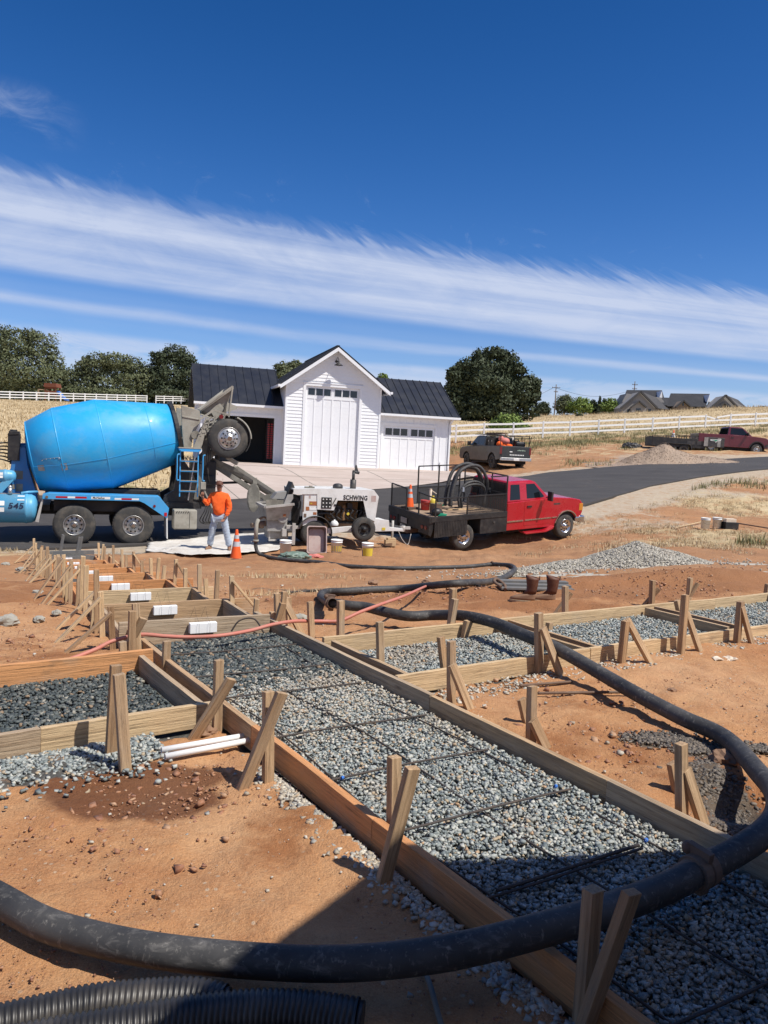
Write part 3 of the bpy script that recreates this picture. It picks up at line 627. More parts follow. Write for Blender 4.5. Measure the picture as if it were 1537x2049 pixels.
# scattered stones and clods over the soil
xs_,ys_=[],[]
n=1700; y=RNG.uniform(1.6,19,n); x=RNG.uniform(-.55,.62,n)*y
x=np.r_[x,RNG.uniform(-2,3,900)]; y=np.r_[y,RNG.uniform(1.8,6.5,900)]
aa=x*pu.x+y*pu.y; bb=x*pn.x+y*pn.y; k=~((bb>1.7)&(bb<3.05)&(aa<6))&~((aa>4.1)&(aa<5.5)&(bb>-2)&(bb<10)); x,y=x[k],y[k]
stones('pebbles',np.stack([x,y,hgt(x,y)+.004],1),RNG.lognormal(-4.9,.6,len(x)).clip(.004,.045)*(1+y*.05),'gravel_tan','small pale pebbles scattered over the orange soil')
n=16000; y=1.5+RNG.uniform(0,1,n)**1.6*9; x=RNG.uniform(-.6,.65,n)*y; aa=x*pu.x+y*pu.y; bb=x*pn.x+y*pn.y; k=~((bb>1.74)&(bb<3.05)&(aa<6))&~((aa>4.1)&(aa<5.5)&(bb>-2)&(bb<10))&(np.array([noise.noise(Vector((i*1.1,j*1.1,9))) for i,j in zip(x,y)])>-.12); x,y=x[k],y[k]
stones('soil_crumbs',np.stack([x,y,hgt(x,y)+.001],1),RNG.lognormal(-5.15,.4,len(x)).clip(.003,.014)*(1+y*.06),'clod_red','fine crumbs of orange soil over the bare ground')
def scatter(px,py,rx,ry,n):
    c=T(px,py) if py<1250 else gz(px,py,-.06); return c.x+RNG.normal(0,rx,n),c.y+RNG.normal(0,ry,n)
X_,Y_=[],[]
for args in [(1330,1165,1.8,.45,900),(1100,1175,1.2,.4,500),(1500,1160,1.4,.5,500),(900,1185,.9,.3,300),(760,1185,.9,.25,300),(100,1200,1.2,.9,500),(40,1290,.7,.5,300),(230,1660,.3,.25,150),(300,1560,.3,.18,250),(1250,1500,.35,.25,260),(1200,1400,.5,.4,200),(620,1240,.4,.3,200),(1480,1590,.15,.2,200)]:
    a,b_=scatter(*args); X_.append(a);Y_.append(b_)
x=np.concatenate(X_);y=np.concatenate(Y_); aa=x*pu.x+y*pu.y; bb=x*pn.x+y*pn.y; k=~((bb>1.7)&(bb<3.05)&(aa<6))&~((aa>4.1)&(aa<5.4)&(bb>-2)&(bb<10)); x,y=x[k],y[k]
stones('soil_clods',np.stack([x,y,hgt(x,y)+.003],1),RNG.lognormal(-4.2,.6,len(x)).clip(.008,.055),'clod_red','crumbled orange soil clods on the disturbed ground',jit=.4)
X_,Y_=[],[]
for args in [(1445,1580,.07,.16,900),(1410,1500,.12,.05,450),(1320,1480,.13,.05,450),(1500,1500,.1,.04,250),(1465,1640,.06,.10,400)]:
    a,b_=scatter(*args); X_.append(a);Y_.append(b_)
x=np.concatenate(X_);y=np.concatenate(Y_); bb=x*pn.x+y*pn.y; k=bb>3.07; x,y=x[k],y[k]
stones('concrete_spill',np.stack([x,y,hgt(x,y)+.01],1),RNG.uniform(.012,.034,len(x)),'clod_mud','lumpy grey brown concrete spill on soil beside the right board')
# gravel pile
def pile(name,px,py,rx,ry,h,n,size,mat,label,tail=None,mdz=0.):
    c=T(px,py); mb=MB(); N_=36; R_=14; vs=[(c.x,c.y,gh(c.x,c.y)+h)]; fs=[]
    def hh(x,y):
        q=math.hypot((x-c.x)/rx,(y-c.y)/ry); z=h*max(0,1-q)**.9*(1+.25*noise.noise(Vector((x*1.5,y*1.5,1))))
        if tail:
            q2=math.hypot((x-c.x-tail[0])/tail[2],(y-c.y-tail[1])/tail[3]); z=max(z,tail[4]*max(0,1-q2)**.8)
        return z
    rr=max(rx,ry)*(1.9 if tail else 1.15); ns_=n//6; sx_=c.x+RNG.normal(0,rx*.85,ns_)+(-.8 if tail and tail[0]<0 else 0); sy_=c.y+RNG.normal(0,ry*.75,ns_); sz_=hgt(sx_,sy_)+.008
    for i in range(1,R_+1):
        for k in range(N_):
            a=2*math.pi*k/N_; x=c.x+math.cos(a)*rr*i/R_; y=c.y+math.sin(a)*rr*i/R_; vs.append((x,y,gh(x,y)+hh(x,y)-.02))
    fs=[(0,1+k,1+(k+1)%N_) for k in range(N_)]
    for i in range(R_-1):
        for k in range(N_): a=1+i*N_+k;b_=1+i*N_+(k+1)%N_; fs.append((a,a+N_,b_+N_,b_))
    x=c.x+RNG.normal(0,.55,n)*rr;y=c.y+RNG.normal(0,.45,n)*rr*ry/rx*1.; z=np.array([hh(i,j) for i,j in zip(x,y)]); k=z>.012; x,y,z=x[k],y[k],z[k]; x=np.r_[x,sx_];y=np.r_[y,sy_];z=np.r_[z,np.full(ns_,.01)]
    v,f=ico(); nn=len(x); V=v[None]*(1+RNG.uniform(-.3,.3,(nn,12,1)))*RNG.uniform(.5,1,(nn,1,1))*size*.6+np.stack([x,y,hgt(x,y)+z],1)[:,None]
    FF=(f[None]+np.arange(nn)[:,None,None]*12+len(vs)).reshape(-1,3).tolist()
    me=bpy.data.meshes.new(name); me.from_pydata([tuple(q) for q in vs]+[tuple(q) for q in V.reshape(-1,3)],[],fs+FF); o=link(name,me,mat); tag(o,label,'pile',None,'stuff')
P=bed(3.1,5.0,1.83,2.95,5200,-.05); aa=P[:,0]*pu.x+P[:,1]*pu.y; P=P[RNG.uniform(0,1,len(P))<np.clip(1-abs(aa-4.15)/1.0,0,1)]
stones('dusty_gravel',P,RNG.uniform(.014,.030,len(P)),'gravel_tan','tan dusty gravel mixed into the walkway bed beyond the middle')
pile('gravel_pile',1268,1130,1.6,1.0,.44,13000,.045,'gravel_grey','pale grey gravel pile on the soil in front of the red truck',tail=(-1.35,-.05,1.3,.7,.17))
pile('soil_pile',1325,924,2.6,1.7,1.05,3500,.035,'soil_tan','tan soil pile beside the driveway before the black trailer',tail=(2.2,.3,2.6,1.3,.35))
# ---------------------------------------------------------------- timber formwork
def plank(root,name,p0,p1,h=.14,w=.038,mat='wood_old',up=(0,0,1),warp=.004,taper=0,group=None,label=None):
    """p0,p1: ends of the centre line; local x runs along the grain"""
    p0=Vector(p0);p1=Vector(p1); L=(p1-p0).length; d,y,z=basis(p1-p0,up); n=max(2,int(L/.25)); mb=MB(); rings=[]
    sd_=random.uniform(0,50)
    for i in range(n+1):
        t=i/n; x=(t-.5)*L; dy=warp*noise.noise(Vector((x*1.1+sd_,0,0)))*2; dz=warp*noise.noise(Vector((x*1.1+sd_,5,0)))*2; k=1-taper*max(0,(t-.85)/.15) if taper else 1
        rings.append([Vector((x,dy+a*w/2*k,dz+b_*h/2*k)) for a,b_ in ((-1,-1),(1,-1),(1,1),(-1,1))])
    if not taper:
        for q in rings[-1]: q.x+=random.uniform(-.004,.004)
    mb.loft(rings)
    M=Matrix((d,y,z)).transposed().to_4x4(); M.translation=(p0+p1)/2
    o=obj(name,mb,mat,root,inv(root,M),bevel=.002); 
    if label: o['label']=label
    return o
def stake(root,base,top,name='stake',w=.042,h=.042,mat='wood_stake',dtop=None,zb=-.10,up=None,wide=None):
    P=gz(*base,-.06) if not isinstance(base,Vector) else base
    Q=at(*top,dtop or P.y) if not isinstance(top,Vector) else top
    if zb is not None and not isinstance(base,Vector): d=(P-Q).normalized(); P=P+d*.05
    return plank(root,name,P,Q,h,w,mat,up or pn,.002)
wf=thing('walkway_formwork','long weathered walkway form of boards and stakes running from the foreground to the steps','formwork',PF(3.,2.4,0))
B=1.79
plank(wf,'side_board',PF(.2,B,-.01),PF(2.55,B,-.01),mat='wood_new',label='orange brown board nearest the camera')
plank(wf,'side_board',PF(2.55,B,-.01),PF(3.75,B,-.012),mat='wood_new')
plank(wf,'side_board',PF(3.75,B,-.01),PF(6.1,B,-.008))
b3=3.0
plank(wf,'side_board',PF(.9,b3,-.01),PF(2.32,b3,-.01)); plank(wf,'side_board',PF(2.325,b3+.004,-.012),PF(3.72,b3,-.01)); plank(wf,'side_board',PF(3.725,b3,-.01),PF(6.35,b3,-.008))
for nm,b_,t_ in [('stake',(787,1690),(789,1513)),('brace',(768,1762),(826,1536)),('stake',(536,1560),(537,1383)),('brace',(490,1568),(564,1386)),('stake',(434,1458),(438,1320)),('brace',(392,1470),(463,1358)),('stake',(331,1352),(334,1283)),
                 ('stake',(1165,2052),(1187,1780)),('brace',(1160,2085),(1263,1785)),('stake',(762,1345),(760,1244)),('stake',(903,1408),(903,1282)),('brace',(940,1418),(905,1330)),('stake',(892,1360),(882,1275)),('stake',(1062,1490),(1065,1373)),('brace',(1092,1496),(1066,1440)),('brace',(1056,1450),(1044,1398)),
                 ('stake',(1364,1648),(1363,1488)),('brace',(1408,1650),(1372,1540)),('brace',(1357,1585),(1345,1525)),
                 ('stake',(247,1325),(245,1283)),('brace',(242,1318),(287,1236)),('stake',(262,1322),(265,1222)),('stake',(276,1318),(271,1208)),
                 ('stake',(548,1268),(566,1206)),('brace',(600,1262),(566,1196)),('stake',(556,1250),(554,1187)),('stake',(578,1240),(577,1195)),('stake',(624,1272),(621,1204)),('stake',(542,1255),(546,1225))]:
    wd=.05 if nm=='brace' else .042
    stake(wf,b_,t_,nm,w=.030 if nm=='brace' else .040,h=.058 if nm=='brace' else .050)
sf=thing('side_formwork','pale form of parallel boards with gravel bays running off to the right, propped by stakes','formwork',PF(4.7,5,0))
def curve(b_,a0,a1,k=0): return a0
for b0,b1,a0,a1 in [(3.04,4.95,4.17,4.13),(4.953,7.6,4.13,4.0),(7.603,11.,4.0,3.9)]: plank(sf,'side_board',PF(a0,b0,-.012),PF(a1,b1,-.012),mat='wood_pale')
for b0,b1,a0,a1 in [(3.1,5.4,5.28,5.24),(5.403,8.2,5.24,5.08),(8.203,12.5,5.08,5.0)]: plank(sf,'side_board',PF(a0,b0,-.012),PF(a1,b1,-.012),mat='wood_pale')
for b_ in (3.16,4.95,5.10,6.98,7.14,9.3): plank(sf,'cross_board',PF(4.15,b_,-.02),PF(5.22 if b_<6 else 5.1,b_,-.02),h=.13)
for nm,b_,t_ in [('stake',(1079,1345),(1078,1226)),('brace',(1122,1352),(1086,1256)),('stake',(1243,1328),(1252,1243)),('brace',(1302,1328),(1254,1238)),('stake',(1362,1310),(1371,1190)),('brace',(1402,1308),(1374,1226)),('stake',(1362,1236),(1354,1201)),
                 ('stake',(1474,1290),(1482,1204)),('brace',(1505,1292),(1484,1214)),('stake',(681,1280),(682,1202)),('stake',(903,1262),(907,1178)),('stake',(898,1272),(911,1198)),('stake',(929,1275),(936,1242)),('stake',(1131,1232),(1131,1173)),('brace',(1114,1226),(1143,1186)),
                 ('stake',(1304,1212),(1306,1161)),('brace',(1290,1210),(1319,1178)),('stake',(1378,1200),(1381,1156)),('brace',(1376,1200),(1396,1167)),('stake',(1533,1190),(1536,1168)),('stake',(1098,1262),(1100,1246))]:
    stake(sf,b_,t_,nm,w=.035 if nm=='brace' else .05,h=.055)
lf=thing('low_formwork','low form at the left edge with an orange back board, holding dark gravel','formwork',PF(4.8,.8,0))
plank(lf,'back_board',PF(5.43,-2.,.0),PF(5.37,1.745,.0),h=.17,mat='wood_new',label='orange back board with a grey concrete smear')
plank(lf,'front_board',PF(4.2,-2.,-.012),PF(4.2,.78,-.012)); plank(lf,'front_board',PF(4.203,.784,-.01),PF(4.20,1.72,-.01),mat='wood_pale')
plank(lf,'cross_board',PF(4.22,1.66,-.012),PF(5.35,1.66,-.012))
for nm,b_,t_ in [('stake',(222,1510),(232,1330)),('brace',(251,1538),(238,1348))]: stake(lf,b_,t_,nm,w=.04,h=.055)
# steps: each riser board is set lower than the one before
st=thing('step_formwork','orange and grey timber step form going down in terraces towards the blue truck','formwork',STEP[4])
for i,c in enumerate(STEP):
    ext=[.60,.95,.85,.95,.8,.85,.75,.6,.75][i]; z=Vector((0,0,.07-.10)); mt='wood_old' if i<2 else 'wood_new' if i<8 else 'plank_grey'
    if i==3 or i==2: mt='wood_pale' if i==2 else 'wood_new'
    plank(st,'riser_board',c-sn*.66+z,c+sn*ext+z,h=.20,mat=mt)
    if i>0:
        p=STEP[i-1]; zz=c.z+.07-.1
        for sgn in (-1,1):
            q0=p+sn*.60*sgn+su*.025; q1=c+sn*.60*sgn-su*.025; plank(st,'side_board',(q0.x,q0.y,zz),(q1.x,q1.y,zz),h=.20,mat='wood_old' if i<3 else 'wood_new')
    for sgn in (-1,1):
        for k,(da,db) in enumerate([(-.08,.07),(-.75,.07),(-.40,.07)]):
            if sgn>0 and k==2 and i%2: continue
            if i==0 and k: continue
            b_=c+su*da+sn*sgn*(.60+db) if i else c+sn*sgn*.70
            g=gh(b_.x,b_.y); hh=random.uniform(.30,.52)+(.05 if sgn<0 else 0)
            tip=Vector((b_.x+random.uniform(-.03,.03),b_.y+random.uniform(-.03,.03),g+hh)); plank(st,'stake',Vector((b_.x,b_.y,g-.05)),tip,.045,.035,'wood_pale' if random.random()<.6 else 'wood_stake',sn,.001)
            if (k==0 and sgn<0) or (sgn>0 and k==0 and i in (1,3,5,6,7)) or (sgn<0 and k==1 and i%2):
                e=b_+sn*sgn*random.uniform(.28,.42)-su*.05; ge=gh(e.x,e.y)-.03; plank(st,'brace',Vector((e.x,e.y,ge)),tip-Vector((0,0,.04))-su*.045,.055,.022,'wood_pale' if i%3 else 'wood_stake',su,.001)
c=STEP[8]+su*1.0
plank(st,'end_board',c-sn*.5+Vector((0,0,-.05)),c+sn*.7+Vector((0,0,-.05)),h=.2,mat='plank_grey')
for a_,b_ in [(.1,.0),(.12,.06),(.0,.45),(.0,.62)]:
    q=c+sn*a_*3+su*b_; g=gh(q.x,q.y); plank(st,'stake',Vector((q.x,q.y,g-.05)),Vector((q.x+.08,q.y,g+.45)),.05,.03,'plank_grey',sn,.001)
# white foam blocks wired to the riser boards
ORD=['nearest','second nearest','third nearest','fourth nearest','middle','fourth farthest','third farthest','second farthest','farthest']
ORD[4]='fifth nearest'
for i,c in enumerate(STEP):
    if i==7: pass
    o=thing('foam_block','white foam block wired to a step board, %s along the row of nine'%ORD[i],'foam block',c-su*.062,math.atan2(sn.y,sn.x),'white foam blocks wired to the step boards')
    mb=MB(); mb.box((0,.004,.0),(.225,.055,.085)); obj('block',mb,'foam_white',o,bevel=.004)
    mw=MB(); 
    for x in (-.045,.045): mw.tube([(x,.06,.09),(x,-.048,.05),(x,-.049,-.05)],.0011,4); mw.tube([(x,.06,.09),(x-.03,-.0,.18),(x-.05,.05,.08)],.0011,4)
    obj('tie_wire',mw,'dark_steel',o)
# ---------------------------------------------------------------- reinforcing bars
rm=thing('rebar_mat','tied grid of dark reinforcing bars lying on the walkway gravel','rebar grid',PF(3,2.4,0))
def rod(name,pts,r=.0075,mat='rebar_steel',root=None,n=7,M=None):
    mb=MB(); P=spline(pts,14) if len(pts)>2 else [Vector(pts[0]).lerp(Vector(pts[1]),i/60) for i in range(61)]
    mb.tube(P,[r*(1.0+.10*(i%2)) for i in range(len(P))],n)
    if root:
        Mi=root.matrix_basis.inverted(); mb.v=[tuple(Mi@Vector(v)) for v in mb.v]
    return obj(name,mb,mat,root)
for b_ in (1.93,2.36,2.80):
    pts=[PF(a,b_+.025*math.sin(a*2.1+b_*3),-.026+.008*math.sin(a*3.3+b_)) for a in np.arange(.4,6.05,.28)]; rod('long_bar',pts,.0048,root=rm)
for a,b0,b1 in [(1.22,1.84,2.9),(1.97,1.84,2.70),(2.53,1.84,2.88),(3.10,1.84,2.86),(3.7,1.84,2.88),(4.42,1.84,2.86),(4.9,1.84,2.9),(5.5,1.84,2.92)]:
    pts=[PF(a+.09*(b_-1.8)/1.1*-1+.012*math.sin(b_*4+a),b_,-.010+.006*math.sin(b_*5+a)) for b_ in np.linspace(b0,b1,9)]; rod('cross_bar',pts,.0054,root=rm)
    if a in (1.97,): rod('cross_bar',[p+pu*.018+Vector((0,0,.006)) for p in pts[1:]],.0072,root=rm)
for a,b_ in ((2.53,2.80),(3.1,1.93),(1.97,2.75)): mt_=MB(); p=rm.matrix_basis.inverted()@PF(a-.05,b_,.004); mt_.lathe([(-.004,.008),(.004,.009),(.01,.008)],p,(1,1,0),8); obj('tie',mt_,'slide_blue',rm)
rs=thing('step_rebar','loose dark reinforcing bars laid in the first treads of the step form','rebar',STEP[1])
for i in (1,2):
    c=STEP[i]-su*.6
    for k in range(3): rod('bar',[c+sn*(-.5)+su*(k*.22-.2)+Vector((0,0,-.08)),c+su*(k*.2-.2)+Vector((0,0,-.05)),c+sn*.55+su*(k*.2-.15)+Vector((0,0,-.07))],.007,root=rs)
    for k in range(2): rod('bar',[c+sn*(k*.6-.3)-su*.45+Vector((0,0,-.06)),c+sn*(k*.6-.25)+su*.5+Vector((0,0,-.09))],.007,root=rs)
c=STEP[0]; rod('bar',[c+sn*.28+Vector((0,-.1,-.04)),c+sn*.30-su*.1+Vector((0,0,.05)),c+sn*.42-su*.12+Vector((0,0,.06)),c+sn*.5-su*.16+Vector((0,0,-.06))],.007,root=rs)
for k,(a,b_,lb) in enumerate([((1040,1372),(1145,1364),'rusty steel rod on the soil, nearer the right hand form'),((1076,1387),(1292,1384),'rusty steel rod half buried in the soil beside the stake, running under the hose')]):
    o=thing('steel_rod',lb,'steel rod',gz(*a,-.04),0,'rusty rods lying on the soil'); rod('rod',[gz(*a,-.04),gz(*b_,-.035)],.010,'rusty',root=o)
# ---------------------------------------------------------------- hoses and pipes
hz=thing('concrete_hose','thick black concrete hose snaking from the white pump across the site to the foreground','hose',(0,2.2,0))
def hose_part(name,pts,r,mat='hose_rubber',root=hz,n=20,k=10):
    mb=MB(); P=spline(pts,k); Mi=root.matrix_basis.inverted(); mb.tube([Mi@p for p in P],r,n); return obj(name,mb,mat,root)
def coupling(p,d,r,root=hz,mat='rusty'):
    Mi=root.matrix_basis.inverted(); p=Mi@p; mb=MB()
    mb.lathe([(-.12,r*.98),(-.12,r*1.06),(-.045,r*1.06),(-.045,r*1.28),(-.005,r*1.30),(-.003,r*1.18),(.003,r*1.18),(.005,r*1.30),(.045,r*1.28),(.045,r*1.06),(.12,r*1.06),(.12,r*.98)],p,d,20,sm=False)
    _,y,z=basis(d); q=p+z*r*1.3; mb.bar(q-y*r*.9,q+y*r*1.0+z*.01,.03,.035); mb.sphere(q+y*r,.025); mb.bar(p-z*r*1.32-y*r*.5,p-z*r*1.32+y*r*.5,.05,.03); obj('coupling',mb,mat,root,bevel=.003)
HR=.050
A=[gz(-420,1560,.05),gz(-160,1710,.03),gz(0,1800,.01),gz(75,1842,.01),gz(150,1868,.01),gz(300,1900,.02),gz(500,1922,.03),gz(700,1927,.07),gz(900,1905,.12),gz(1100,1856,.15),gz(1240,1812,.14),gz(1335,1776,.14),gz(1400,1742,.14)]
Bp=[gz(1400,1742,.14),gz(1470,1706,.16),gz(1530,1665,.18),gz(1556,1625,.17),gz(1550,1585,.13),gz(1517,1545,.07),gz(1472,1494,.03),gz(1433,1466,.02),gz(1367,1437,.03),gz(1280,1392,.05),gz(1217,1356,.07),gz(1150,1317,.11),gz(1100,1291,.13),gz(1052,1272,.13),gz(998,1249,.13),gz(955,1237,.12),gz(915,1231,.08),gz(864,1231,.02),gz(820,1233,.01),gz(777,1226,.01),gz(733,1215,.01),gz(700,1212,.01),gz(662,1206,.01)]
def on(px,py,dz): return T(px,py,dz)
Cp=[gz(662,1206,.01),on(645,1197,.06),on(642,1190,.06),on(655,1184,.06),on(690,1183,.06),on(740,1180,.05),on(810,1177,.05),on(880,1170,.06),on(935,1166,.06),on(975,1164,.06),on(1005,1157,.06),on(1024,1146,.06),on(1030,1137,.06),on(1018,1131,.06),on(985,1129,.06)]
Dp=[on(985,1129,.06),on(930,1134,.05),on(860,1136,.05),on(800,1137,.05),on(740,1135,.05),on(690,1132,.05),on(640,1125,.05),on(590,1121,.05),on(550,1117,.05),on(528,1112,.05)]
e=Dp[-1]; Dp+=[e+Vector((-.16,.05,.07)),e+Vector((-.22,.09,.22)),e+Vector((-.225,.10,.34))]
hose_part('hose_section',A,HR); hose_part('hose_section',Bp,HR); hose_part('hose_section',Cp,.048); hose_part('hose_section',Dp,.045)
coupling(A[-1],Bp[1]-A[-2],HR); coupling(Bp[-1],Cp[1]-Bp[-2],.049); coupling(Cp[-1],Dp[1]-Cp[-2],.045)
pt=Dp[-1]; mb=MB(); Mi=hz.matrix_basis.inverted(); mb.tube([Mi@p for p in [pt,pt+Vector((.0,.0,.30)),pt+Vector((.0,.03,.42)),pt+Vector((.02,.12,.5))]],.05,12); mb.cyl(Mi@(pt+Vector((0,0,-.02))),Mi@(pt+Vector((0,0,.03))),.075,12); obj('steel_pipe',mb,'concrete_splash',hz); PIPE_TOP=pt+Vector((.02,.12,.5))
# thin pink hose draped over the forms
ph=[gz(-250,1385,-.03),gz(-60,1350,-.03),gz(60,1335,-.03),gz(130,1322,-.02),gz(190,1300,.02),gz(225,1283,.05),gz(280,1270,.09),gz(330,1273,.08),gz(380,1275,.07),gz(440,1272,.08),gz(500,1262,.08),gz(545,1250,.10),gz(590,1243,.09),gz(640,1243,.04),gz(680,1242,.04),gz(720,1225,.10),gz(760,1210,.12),gz(810,1192,.08),T(850,1174,.05),T(868,1168,.04),T(885,1168,.03)]
mb=MB(); mb.tube(spline(ph,10),.0155,10); tag(obj('water_hose',mb,'hose_pink'),'thin pink rubber hose crossing from the left edge over the boards','hose')
mb=MB(); mb.tube(spline([T(560,1187,.02),T(620,1183,.02),T(700,1180,.03),T(760,1178,.02),T(830,1172,.03),T(900,1169,.02),T(960,1172,.02)],8),.018,8); tag(obj('black_cable',mb,'black_metal'),'black cable lying along the soil berm behind the thick hose','cable')
# corrugated drain pipes
def corr(pts,r,label):
    P=spline(pts,60); L=[0]
    for i in range(1,len(P)): L.append(L[-1]+(P[i]-P[i-1]).length)
    tot=L[-1]; pit=.0165; n=int(tot/pit); Q=[];R=[]
    def p_at(d):
        i=min(max(int(np.searchsorted(L,d))-1,0),len(P)-2); return P[i].lerp(P[i+1],(d-L[i])/(L[i+1]-L[i]))
    for k in range(n):
        for f,rr in ((0,.90),(.12,.90),(.30,1.),(.72,1.)): Q.append(p_at(min(tot,(k+f)*pit))); R.append(r*rr)
    o=thing('drain_pipe',label,'drain pipe',P[len(P)//2],0,'corrugated black drain pipes'); Mi=o.matrix_basis.inverted(); mb=MB(); mb.tube([Mi@q for q in Q],R,28,cap=False); 
    mb.tube([Mi@Q[-1],Mi@P[-3]],[r*.88,r*.88],28); obj('pipe',mb,'corrugated_black',o)
corr([gz(-300,2120,.0),gz(-120,2082,.0),gz(0,2052,.0),gz(104,2028,.0),gz(208,2008,.0),gz(375,1997,.0),gz(455,2014,-.01)],.055,'corrugated black drain pipe, the upper one passing under the thick hose')
corr([gz(-200,2150,.0),gz(0,2108,.0),gz(104,2086,.0),gz(250,2060,.0),gz(400,2036,.0),gz(520,2026,.0),gz(620,2030,.0),gz(729,2046,.0)],.060,'corrugated black drain pipe in front, its open end in the shade')
mb=MB(); mb.tube(spline([gz(845,1930,-.04),gz(862,1975,-.04),gz(880,2040,-.04),gz(905,2120,-.04)],6),.009,8); tag(obj('conduit',mb,'splash_dark'),'thin grey conduit end on the shaded soil under the thick hose','conduit')
for k,(a,b_,lb) in enumerate([((323,1501),(445,1480),'upper white plastic pipe poking out under the walkway board'),((330,1514),(455,1490),'lower white plastic pipe poking out under the walkway board')]):
    p=gz(*a,-.035);q=gz(*b_,-.035); q=q+(q-p)*.45; o=thing('plastic_pipe',lb,'pipe',p,0,'white pipes beside the walkway form'); mb=MB(); d=(q-p).normalized(); Mi=o.matrix_basis.inverted()
    p,q=Mi@p,Mi@q; mb.lathe([(0,.0125),(0,.0165),((q-p).length,.0165),((q-p).length,.0125),(0,.0125)],p,d,16); obj('pipe',mb,'pvc_white',o)
# ---------------------------------------------------------------- small things on the soil
def boot(px,py,label):
    p=gz(px,py,gh(*gz(px,py,-.15).xy)); d=9.1; p=at(px,py,d); p.z=gh(p.x,p.y); o=thing('work_boot',label,'boot',p,rad(180-8),'brown work boots')
    def ring(z,cx,rx,ry,tilt=0): return [Vector((cx+rx*math.cos(a),ry*math.sin(a),z+tilt*math.cos(a))) for a in [2*math.pi*k/18 for k in range(18)]]
    s=MB(); s.loft([ring(.0,.10,.155,.050),ring(.028,.10,.158,.052)]); s.box((-.015,0,-.004),(.075,.08,.02)); obj('sole',s,'boot_sole',o,bevel=.003)
    f=MB(); f.loft([ring(.028,.10,.150,.047),ring(.055,.098,.148,.048),ring(.082,.075,.125,.046,-.006),ring(.11,.03,.085,.044,-.012)],sm=True); obj('foot',f,'boot_foot',o)
    t=MB(); t.loft([ring(.105,.028,.084,.045,-.008),ring(.15,.0,.062,.046),ring(.21,-.005,.066,.052),ring(.28,-.003,.075,.057),ring(.315,0,.080,.058,.016),ring(.312,0,.074,.053,.016),ring(.22,0,.06,.046)],sm=True); t.box((-.085,0,.30),(.012,.02,.05)); obj('shaft',t,'boot_leather',o)
boot(1062,1209,'brown leather work boot on the left of the pair, partly hiding the other'); boot(1103,1205,'brown leather work boot on the right of the pair, tan foot and dark shaft')
p=T(1035,1180); o=thing('plank_bundle','flat bundle of grey planks behind the pair of boots','planks',p,rad(8)); mb=MB()
for k in range(3): mb.box((.25,-.05+k*.11,.03+.028*k),(1.0,.12,.03))
obj('planks',mb,'plank_grey',o,bevel=.004); mb=MB(); mb.tube(spline([(-.25,-.1,.05),(-.32,0,.10),(-.26,.1,.12),(-.18,0,.06),(-.2,-.12,.02)],5),.022,8); obj('clamp',mb,'rusty',o)
p=gz(1447,1322,-.05); o=thing('torn_bag','torn tan paper bag lying on the soil at the right','paper bag',p,.2); mb=MB(); N_=9
vs=[((i/(N_-1)-.5)*.22*(1-.3*j/4),(j/4-.5)*.10,.012+.018*noise.noise(Vector((i*.9,j*.9,3)))+.012*math.sin(i)) for i in range(N_) for j in range(5)]
mb.add(vs,[(i*5+j,i*5+j+1,(i+1)*5+j+1,(i+1)*5+j) for i in range(N_-1) for j in range(4)],0,False); q=obj('paper',mb,'paper_bag',o,fix=False); md=q.modifiers.new('s','SOLIDIFY'); md.thickness=.008
# bigger single rocks
def rock(px,py,sz,mat,label,flat_=.6):
    p=T(px,py) if py<1250 else gz(px,py,-.06); p.z=gh(p.x,p.y); sz*=.55 if mat=='concrete_splash' else .8; bm=bmesh.new(); bmesh.ops.create_icosphere(bm,subdivisions=3,radius=sz/2); sd_=random.uniform(0,99)
    for v in bm.verts: n=v.co.normalized(); v.co*=1+.45*noise.noise(n*1.6+Vector((sd_,0,0)))+.18*noise.noise(n*5+Vector((sd_,3,0))); v.co.z*=flat_
    me=bpy.data.meshes.new('rock'); bm.to_mesh(me); bm.free(); o=link('rock',me,mat,None,Matrix.Translation(p+Vector((0,0,sz*flat_*.22)))); tag(o,label,'rock',"loose rocks and lumps on the soil")
for a in [(75,1190,.26,'splash_dark','grey concrete lump left of the stakes, the middle one of the left soil'),(15,1248,.34,'splash_dark','large grey concrete lump at the left edge of the photo'),(42,1142,.30,'splash_dark','grey concrete lump on the slope near the top step boards'),(12,1132,.28,'splash_dark','pale lump at the left edge below the blue tank'),(78,1243,.20,'splash_dark','small grey lump right of the large left edge one'),(113,1228,.16,'splash_dark','small pale lump near the gravel spill left of the steps'),
          (497,1138,.20,'splash_dark','dark lump on soil right of the orange cone'),(1345,1384,.075,'clod_rock','single brown stone on the tan soil right of the thick hose'),(747,1170,.22,'clod_rock','orange rock on the berm left of the pink hose'),(855,1167,.20,'clod_rock','dark brown rock where the pink hose ends'),(600,1240,.26,'splash_dark','grey lump behind the end of the right walkway board'),(415,1462,.13,'clod_rock','orange clod in front of the leaning brace by the white pipes'),(1450,1530,.20,'clod_rock','orange soil boulder inside the bend of the thick hose'),(695,1500,.0,'','')]:
    if a[2]>0: rock(a[0],a[1],a[2],'boot_foot' if a[3]=='clod_rock' else 'concrete_splash',a[4])
